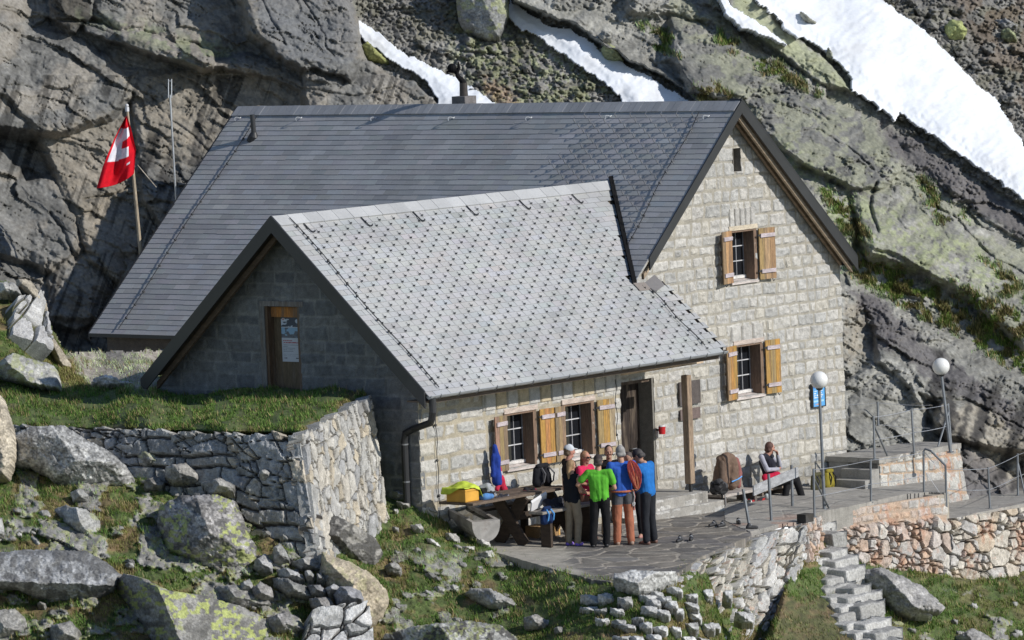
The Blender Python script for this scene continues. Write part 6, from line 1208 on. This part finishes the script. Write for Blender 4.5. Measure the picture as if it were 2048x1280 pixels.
# Swiss flag hanging from the pole
nxf,nyf=70,90; a,t=np.meshgrid(np.linspace(0,1,nxf),np.linspace(0,1,nyf))
Yf=depth(ft); 
def fedge(t): # pixel outline: hoist on the pole, fly edge hanging left
    hx=np.interp(t,[0,.25,.6,1],[254,263,272,268]); hy=np.interp(t,[0,1],[231,347]); fx=np.interp(t,[0,.3,.7,1],[252,232,212,201]); fy=np.interp(t,[0,.3,.7,1],[232,278,335,377]); return hx,hy,fx,fy
hx,hy,fx,fy=fedge(t); bul=np.sin(a*math.pi)*6*(t>.0); X=hx+(fx-hx)*a*1.12+8*np.sin(a*np.pi)*np.sin(t*2.2)*(1-t*.3); Y_=hy+(fy-hy)*a**.9+5*np.sin(a*np.pi)
Dp=Yf-.05+.10*np.sin(a*9+t*3)*a**.5+.05*np.sin(a*17-t*5)*a
su=a*1.0; sv=t; cr_=((np.abs(su-.56)<.10)&(np.abs(sv-.44)<.30))|((np.abs(su-.56)<.34)&(np.abs(sv-.44)<.095))
cr_=((a>.62+.1*(sv-.3))&(a<.93)&(sv>.15)&(sv<.62))|((sv>.15)&(sv<.30+.1*(a-.3))&(a>.22)&(a<.93))|((sv>.44)&(sv<.60)&(a>.32)&(a<.93))|((sv>.71)&(sv<.745)&(a>.22)&(a<.34))
hem=(sv>.80)&(sv<.815)&(a>.2)&(a<.7)
FC=np.where(cr_[...,None],np.array((.72,.72,.78)),np.array((.62,.008,.02)))
v,F,c=skirt(PD(X,Y_,Dp).reshape(-1,3),grid_faces(nxf,nyf),FC.reshape(-1,3),fw*.006)
obj('flag',v,F,M_cloth,col=c,smooth=True,label='red Swiss flag with a white cross hanging limp on its pole',cat='flag')
ab=g(*hit(352,397,[0,1,0],-12.9)); at_=g(*hit(340,160,[0,1,0],-12.9)); an=root('antenna_mast','thin galvanised antenna mast right of the flagpole','antenna',ab-Z*1)
b=MB(); b.tube([ab-Z*1,ab,at_-CU*.3,at_-CU*.3],.02,8); b.build('mast',M_cable,an)
for s in (-1,1): b=MB(); b.tube([at_-CU*.36+CR*.032*s,at_+CU*.02+CR*.032*s],.011,6); b.build('dipole',M_cable,an)
b=MB(); b.tube([at_-CU*.34-CR*.045,at_-CU*.34+CR*.045],.01,6); b.tube([at_-CU*.02-CR*.04,at_-CU*.02+CR*.04],.01,6); b.build('crossbar',M_cable,an)
# =============== PEOPLE ===============
M_skin=mat('skin',attr=True,rough=.55,n1=(9,.06),bump=None,spec=.3)
M_hair=mat('hair',attr=True,rough=.7,n1=(30,.3),bump=(60,.5,.004),stretch=(1,1,.3))
SK=(.48,.27,.19)
def hand(w,d,n,s,caps,curl=.5):
    """wrist w, hand direction d, palm normal n"""
    d=d/np.linalg.norm(d); n=n-d*np.dot(n,d); n/=np.linalg.norm(n); x=np.cross(d,n)
    for k in (-1,0,1): caps.append((w+d*.015*s+x*.018*k*s,w+d*.085*s+x*.024*k*s,.017*s,.014*s))
    for k,L in zip((-1.5,-.5,.5,1.5),(.062,.078,.072,.055)):
        a=w+d*.09*s+x*.019*k*s; m=a+(d*math.cos(curl)+n*math.sin(curl))*L*.5*s; e=m+(d*math.cos(curl*2.2)+n*math.sin(curl*2.2))*L*.5*s
        caps+= [(a,m,.0092*s,.0086*s),(m,e,.0086*s,.0076*s)]
    a=w+d*.03*s-x*.032*s; m=a+(d*.6-x*.6+n*.45)*.04*s; caps+= [(a,m,.0115*s,.010*s),(m,m+(d*.85+n*.4)*.03*s,.010*s,.0085*s)]
def person(P,yaw,H,label,shirt,trous,shoec,hair=(.12,.08,.05),head='cap',capc=(.04,.04,.045),sleeve='short',legs='long',pose={},skin=SK,hairlen=0,glasses=False,shirtname='shirt',lean=0,facedown=0,shoulder=1.,seat=None,name='person',world=None,extra=None):
    s=H/1.75; a=math.radians(yaw); fx=np.array([CR[0],CR[1],0]); fx/=np.linalg.norm(fx); fy=np.array([fw[0],fw[1],0]); fy/=np.linalg.norm(fy)
    Fd=fy*math.cos(a)+fx*math.sin(a); Rt=fx*math.cos(a)-fy*math.sin(a)
    P=np.asarray(P,float)
    L=lambda x,y,z:P+(Rt*x+Fd*(y+lean*max(0,z-.95))+Z*(z-abs(lean)*.12*max(0,z-.95)))*s
    J=dict(pel=(0,0,.93),wai=(0,0,1.08),che=(0,.0,1.30),nek=(0,-.01,1.47),head=(0,.02+facedown*.07,1.625-facedown*.03),shL=(-.185*shoulder,-.01,1.42),shR=(.185*shoulder,-.01,1.42),elL=(-.25,-.03,1.13),elR=(.25,-.03,1.13),wrL=(-.20,.18,1.02),wrR=(.20,.18,1.02),
      hiL=(-.09,0,.92),hiR=(.09,0,.92),knL=(-.11,.02,.50),knR=(.11,.02,.50),anL=(-.13,-.01,.09),anR=(.13,-.01,.09))
    J.update(pose); W_={k:L(*v) for k,v in J.items()}
    if world: W_.update(world)
    o=root(name,label,'person',P); hd=W_['head']; fup=Z; 
    hF=Fd*math.cos(facedown*.8)-Z*math.sin(facedown*.8); 
    if world and 'hF' in world: hF=world['hF']/np.linalg.norm(world['hF'])
    hU=np.cross(np.cross(hF,Z),hF); hU/=np.linalg.norm(hU); hR=np.cross(hF,hU); fr=np.array([hR,hF,hU])
    HL=lambda x,y,z:hd+(hR*x+hF*y+hU*z)*s
    caps=[(W_['nek']-Z*.02*s,hd-Z*.06*s,.058*s,.052*s),(HL(0,.02,-.075),HL(0,.045,-.085),.045*s,.035*s),(HL(0,.092,.005),HL(0,.110,-.022),.011*s,.014*s),(HL(-.03,.082,.03),HL(.03,.082,.03),.014*s,.014*s)]
    for k in (-1,1): caps.append((HL(.076*k,-.005,.012),HL(.078*k,-.01,-.018),.013*s,.010*s)); caps.append((HL(.03*k,.07,-.02),HL(.03*k,.07,-.025),.022*s,.022*s))
    ell=[(HL(0,-.005,.02),.1*s,(.77,.95,1.12),fr)]
    for sd in 'LR':
        sh,el,wr=W_['sh'+sd],W_['el'+sd],W_['wr'+sd]; caps+= [(sh,el,.050*s,.040*s),(el,wr,.040*s,.027*s)]
        d=wr-el; d/=np.linalg.norm(d); inn=(W_['che']-wr); hand(wr,d,inn+Z*.05,s,caps)
        hi,kn,an=W_['hi'+sd],W_['kn'+sd],W_['an'+sd]; caps+= [(hi,kn,.078*s,.052*s),(kn,kn*.55+an*.45,.050*s,.052*s),(kn*.55+an*.45,an,.052*s,.036*s),(an,an+Fd*.1*s-Z*.045*s,.036*s,.032*s)]
    for k in (-.07,.07): caps+= [(W_['pel']+Rt*k*s,W_['wai']+Rt*k*.8*s,.085*s,.075*s),(W_['wai']+Rt*k*.8*s,W_['che']+Rt*k*s,.075*s,.095*s)]
    caps+= [(W_['shL'],W_['shR'],.05*s,.05*s),(W_['che'],W_['nek'],.08*s,.055*s)]
    body=capsules('body',caps,.0078,skin,M_skin,o,2,ell=ell)
    # shirt
    g1=.013*s; ct=[]
    for k in (-.075,.075): ct+= [(W_['pel']+Rt*k*s+Z*.0*s,W_['wai']+Rt*k*s,.112*s,.106*s),(W_['wai']+Rt*k*s,W_['che']+Rt*k*1.1*s,.106*s,.118*s)]
    ct+= [(W_['pel']+Z*.0*s,W_['wai'],.118*s,.112*s),(W_['wai'],W_['che'],.112*s,.122*s),(W_['che'],W_['che']+Z*.08*s,.115*s,.085*s)]
    ct+= [(W_['shL']+Rt*.02*s,W_['shR']-Rt*.02*s,.062*s,.062*s),(W_['che']+Z*.03*s,W_['nek']-Z*.045*s,.09*s,.07*s)]
    if not world: ct+= [(W_['shL']*.7+W_['che']*.3,W_['shL']*.2+W_['pel']*.8+Rt*-.02*s,.075*s,.07*s),(W_['shR']*.7+W_['che']*.3,W_['shR']*.2+W_['pel']*.8+Rt*.02*s,.075*s,.07*s)]
    for sd in 'LR':
        sh,el,wr=W_['sh'+sd],W_['el'+sd],W_['wr'+sd]
        if sleeve=='short': ct.append((sh,sh*.40+el*.60,.070*s,.068*s))
        if sleeve=='long': ct+= [(sh,el,.070*s,.062*s),(el,wr,.062*s,.044*s)]
    if sleeve=='long' and shirtname=='vest': 
        ct=[c for c in ct]
    sh_=capsules(shirtname,ct,.011,shirt,M_cloth,o,3,.013,int(H*100),zmin=None if world else float(W_['pel'][2]-.045*s))
    # trousers
    tt=[]
    for sd,k in (('L',-1),('R',1)):
        hi,kn,an=W_['hi'+sd],W_['kn'+sd],W_['an'+sd]
        tt+= [(W_['pel']+Rt*.05*k*s,hi,.108*s,.105*s),(hi,kn,.104*s,.080*s)]
        if legs=='long': tt.append((kn,an+Z*.0,.080*s,.068*s))
    cf=None
    if seat is not None:
        z0=W_['pel'][2]; cf=lambda V_:np.where(((V_[:,2]>z0-.20*s)&(V_[:,2]<z0+.02*s))[:,None],np.array(seat),np.array(trous))
    capsules('trousers' if legs=='long' else 'shorts',tt,.011,trous,M_cloth,o,3,.009,int(H*77),colfn=cf)
    for sd in 'LR':
        an=W_['an'+sd]; fd=Fd if not world else (world.get('ft'+sd,Fd))
        capsules('shoe',[(an-Z*.045*s-fd*.03*s,an-Z*.055*s+fd*.13*s,.045*s,.036*s),(an-Z*.0*s,an-Z*.05*s,.045*s,.045*s)],.010,shoec,M_leather,o,2)
    # hair, cap, face details
    hc=[]; 
    if head!='bald':
        top_=.066 if head!='hair' else .075
        he=[(HL(0,-.022,.035),.1*s,(.84,.95,1.08),fr)]
        def cutcol(V_): return np.array(hair)*(.8+.5*fbm(V_@hR*60,V_@hU*20,3,3))[:,None]
        if hairlen: hc+= [(HL(0,-.07,-.02),HL(0,-.10,-.10-hairlen*.3),.055*s,.04*s),(HL(0,-.10,-.10-hairlen*.3),HL(0,-.10,-.15-hairlen),.035*s,.015*s)]
        else: hc+= [(HL(-.04,-.06,-.03),HL(.04,-.06,-.03),.045*s,.045*s)]
        capsules('hair',hc,.010,hair,M_hair,o,2,.006,5,colfn=cutcol,ell=he)
    if head in('cap','brimcap','beanie'):
        ce=[(HL(0,-.012,.055),.1*s,(.88,1.02,.90),fr)]; cc_=[]
        if head!='beanie': cc_=[(HL(-.035,.09,.052),HL(-.03,.15,.040),.012*s,.010*s),(HL(.035,.09,.052),HL(.03,.15,.040),.012*s,.010*s),(HL(0,.09,.056),HL(0,.16,.042),.012*s,.010*s)]
        capsules('cap',cc_,.009,capc,M_cloth,o,2,.002,7,ell=ce)
    for k in (-1,1):
        b=MB(); b.sphere(HL(.031*k,.090,.012),.0095*s,8,6,c=(.03,.02,.02)); b.build('eye',M_leather,o)
    b=MB(); b.tube([HL(-.022,.088,-.052),HL(0,.096,-.052),HL(.022,.088,-.052)],.006*s,6,c=(.40,.19,.15)); b.build('mouth',M_skin,o)
    if glasses:
        b=MB(); 
        for k in (-1,1): b.sphere(HL(.032*k,.098,.012),.023*s,10,8,c=(.01,.01,.012),sc3=(1,.6,.9))
        b.tube([HL(-.078,.0,.02),HL(-.06,.09,.018),HL(.06,.09,.018),HL(.078,0,.02)],.005*s,5,c=(.01,.01,.01)); b.build('sunglasses',M_leather,o)
    return o,L,W_,HL
GP_=lambda x,y:g(*T(x,y))
NAV=(.018,.022,.035)
person(GP_(1144,1078),68,1.66,'hiker in a white cap with dark peak behind the woman in black',(.035,.03,.03),(.16,.13,.10),(.05,.05,.05),head='brimcap',capc=(.55,.58,.62),sleeve='long',skin=(.52,.25,.19),pose=dict(elL=(-.22,.08,1.15),wrL=(-.1,.28,1.15),elR=(.24,.0,1.15)))
person(GP_(1176,1080),128,1.56,'woman in sunglasses and a pink top left of the green T-shirt',(.60,.03,.10),(.20,.10,.07),(.10,.05,.04),hair=(.3,.16,.09),head='hair',sleeve='short',legs='short',glasses=True,skin=(.50,.24,.17),hairlen=.08,pose=dict(elR=(.22,.05,1.15),wrR=(.08,.22,1.10),elL=(-.24,.02,1.15),wrL=(-.1,.2,1.0)))
person(GP_(1148,1092),38,1.50,'woman with a ponytail in black vest, khaki trousers and purple clogs',(.014,.016,.022),(.30,.24,.17),(.25,.14,.62),hair=(.30,.19,.10),head='hair',sleeve='none',shirtname='vest',hairlen=.12,shoulder=.92,pose=dict(elR=(.24,-.02,1.12),wrR=(.22,.24,1.06),elL=(-.22,.05,1.14),wrL=(-.08,.25,1.08),anR=(.10,.0,.09),knR=(.10,.05,.5)))
person(GP_(1203,1096),6,1.615,'man in a bright green T-shirt and black trousers seen from behind',(.11,.42,.04),(.012,.012,.014),(.015,.015,.017),hair=(.07,.055,.05),head='beanie',capc=(.055,.045,.045),sleeve='short',shoulder=1.12,pose=dict(elL=(-.40,.0,1.20),wrL=(-.30,.20,1.06),elR=(.29,.02,1.12),wrR=(.18,.22,1.08),knL=(-.12,.02,.5),anL=(-.15,0,.09),anR=(.10,.04,.09),knR=(.11,.05,.5)))
eo,EL,EW,EH=person(GP_(1249,1091),-14,1.74,'grey haired man in a blue T-shirt and rust trousers wearing a climbing harness',(.03,.10,.42),(.36,.135,.08),(.30,.2,.15),hair=(.28,.27,.26),head='hair',sleeve='short',seat=(.09,.09,.10),facedown=.35,shoulder=1.05,pose=dict(elR=(.26,.06,1.15),wrR=(.14,.28,1.10),elL=(-.26,.06,1.15),wrL=(-.12,.28,1.10),anR=(.12,-.02,.09),anL=(-.12,.03,.09)))
person(GP_(1224,1074),176,1.62,'person in black facing the camera half hidden behind the blue T-shirt',(.015,.013,.014),(.33,.28,.22),(.05,.05,.05),hair=(.05,.035,.03),head='hair',sleeve='short',skin=(.42,.24,.17))
person(GP_(1272,1076),205,1.58,'person in a dark navy top bending towards the group beside the blue jacket',(.02,.045,.14),(.02,.02,.024),(.42,.2,.17),hair=(.06,.045,.04),head='hair',sleeve='long',facedown=.9,lean=.18,skin=(.42,.24,.17))
person(GP_(1300,1089),-58,1.70,'man in a blue jacket and dark cap at the right end of the group',(.02,.15,.46),(.022,.024,.03),(.16,.08,.06),hair=(.05,.045,.045),head='beanie',capc=(.035,.032,.04),sleeve='long',shirtname='jacket',facedown=.95,lean=.12,shoulder=1.05,pose=dict(elR=(.27,.05,1.16),wrR=(.10,.30,1.22),elL=(-.24,.10,1.16),wrL=(-.08,.30,1.24)))
# purple clogs are the shoes above; rope coil and harness gear of the man in the blue T-shirt
rp_=root('rope_coil','coil of orange and red climbing rope hanging from the shoulder of the blue T-shirt','rope',EL(.17,-.1,1.0))
c0=EL(.13,-.075,1.50); r=random.Random(4)
for i in range(22):
    w_=.012+.10*i/22; lg=.44+r.uniform(-.05,.07); pts=[]
    for t in np.linspace(0,2*math.pi,26):
        dn=(1-math.cos(t))/2; pts.append(c0+(EL(1,0,0)-EL(0,0,0))*(.045*0+ w_*math.sin(t)+.10*dn+r.uniform(-.003,.003))/1+(EL(0,1,0)-EL(0,0,0))*(-.06-.05*math.sin(dn*math.pi)-.004*(i%4)-.02*dn)-Z*lg*dn)
    b=MB(); b.tube(pts,.0085,6,c=((.52,.13,.035),(.36,.06,.04),(.46,.17,.10),(.24,.04,.04))[i%4],caps=False); b.build('strand',M_cloth,rp_)
b=MB(); pl=EW['pel']; rr=EL(1,0,0)-EL(0,0,0); ff=EL(0,1,0)-EL(0,0,0); b.tube([pl+Z*.03+rr*.185*math.cos(t)+ff*.135*math.sin(t) for t in np.linspace(0,2*math.pi,22)],.02,6,c=(.42,.14,.08)); b.build('harness_belt',M_cloth,eo)
for i in range(6):
    b=MB(); q=pl+rr*(.17+.012*(i%3))+ff*(-.09+.03*i)+Z*.02; b.tube([q,q-Z*.1+rr*.02,q-Z*.2,q-Z*(.24+.05*(i%3))],.011,5,c=((.35,.34,.33),(.06,.06,.07),(.5,.12,.1))[i%3]); b.tube([q-Z*.22+rr*.02*math.cos(t)+Z*.035*math.sin(t) for t in np.linspace(0,6.28,10)],.006,5,c=(.5,.5,.52)); b.build('carabiner_sling',M_leather,eo)
# seated woman against the gable wall
q=lambda x,y,v:g(*hv(x,y,v))
ftd=U*.75+V*.65; ftd/=np.linalg.norm(ftd)
wd=dict(pel=q(1543,962,.50),wai=q(1539,945,.46),che=q(1534,925,.42),nek=q(1533,909,.40),head=q(1540,897,.44),hF=U*.95+V*.25-Z*.05,shL=q(1541,913,.25),shR=q(1523,914,.62),elL=q(1560,934,.45),wrL=q(1555,909,.52),elR=q(1534,940,.78),wrR=q(1556,938,.74),
 hiL=q(1548,965,.42),hiR=q(1543,965,.62),knL=q(1575,962,.80),knR=q(1592,957,.95),anL=q(1570,1000,.80),anR=q(1607,1003,1.0),ftL=ftd,ftR=ftd)
so_,_,SW,SHL=person(q(1545,1000,.6),62,1.66,'seated woman in a dark vest resting her chin on her hand',(.022,.022,.032),(.018,.018,.02),(.02,.02,.02),hair=(.09,.04,.03),head='hair',sleeve='none',shirtname='vest',skin=(.46,.24,.18),world=wd)
for sd in 'LR': capsules('sleeve',[(SW['sh'+sd],SW['el'+sd],.056,.047),(SW['el'+sd],SW['wr'+sd],.047,.034)],.010,(.36,.36,.42),M_cloth,so_,3,.008,9)
single('cloth',[(q(1530,955,.75),q(1556,948,.82),.07,.05),(q(1532,962,.8),q(1550,960,.85),.06,.05)],.012,(.45,.015,.05),M_cloth,'red cloth lying on the lap of the seated woman','cloth',.015,6)
lx=float(hv(1520,975,.5)[0]); b=MB(); b.ubox(lx-.1,lx+.75,.12,.62,float(SW['pel'][2]-_O[2])-.155,float(SW['pel'][2]-_O[2])-.11,(.25,.2,.16)); 
wb=root('bench','low wooden seat under the seated woman by the wall','bench',g(lx+.3,.35,-7.5)); b.build('seat',M_woodh,wb,bevel=.005)
for ux in (lx-.05,lx+.65): b=MB(); b.ubox(ux,ux+.06,.16,.58,tzz(ux,.4),float(SW['pel'][2]-_O[2])-.155,(.15,.12,.1)); b.build('leg',M_woodh,wb)
# =============== CAMERA AND LIGHT ===============
cd=bpy.data.cameras.new('camera'); co=bpy.data.objects.new('camera',cd); COL.objects.link(co); sc.camera=co
co.matrix_world=Matrix(((CR[0],CU[0],-fw[0],CAM[0]),(CR[1],CU[1],-fw[1],CAM[1]),(CR[2],CU[2],-fw[2],CAM[2]),(0,0,0,1)))
cd.sensor_width=36; cd.lens=FL/2048*36; cd.clip_start=1; cd.clip_end=3000
SL=U*-.20+V*-.83+Z*-.50; SL/=np.linalg.norm(SL)   # travel direction of the sunlight
sd=bpy.data.lights.new('sun','SUN'); so=bpy.data.objects.new('sun',sd); COL.objects.link(so); sd.energy=4.0; sd.angle=math.radians(.55); sd.color=(1,.955,.88)
so.rotation_euler=Vector(SL).to_track_quat('-Z','Y').to_euler()
w=bpy.data.worlds.new('World'); sc.world=w; w.use_nodes=True; nt=w.node_tree; bg=nt.nodes['Background']; sky=nt.nodes.new('ShaderNodeTexSky'); sky.sky_type='NISHITA'; sky.sun_disc=False
sky.sun_elevation=math.asin(-SL[2]); sky.sun_rotation=math.atan2(-SL[0],-SL[1]); sky.altitude=2500; sky.air_density=1.; sky.dust_density=.6
nt.links.new(sky.outputs[0],bg.inputs['Color']); bg.inputs['Strength'].default_value=.115
sc.view_settings.view_transform='Standard'; sc.view_settings.look='None'; sc.view_settings.exposure=0; sc.view_settings.gamma=1
sc.render.engine='CYCLES'; sc.cycles.max_bounces=5
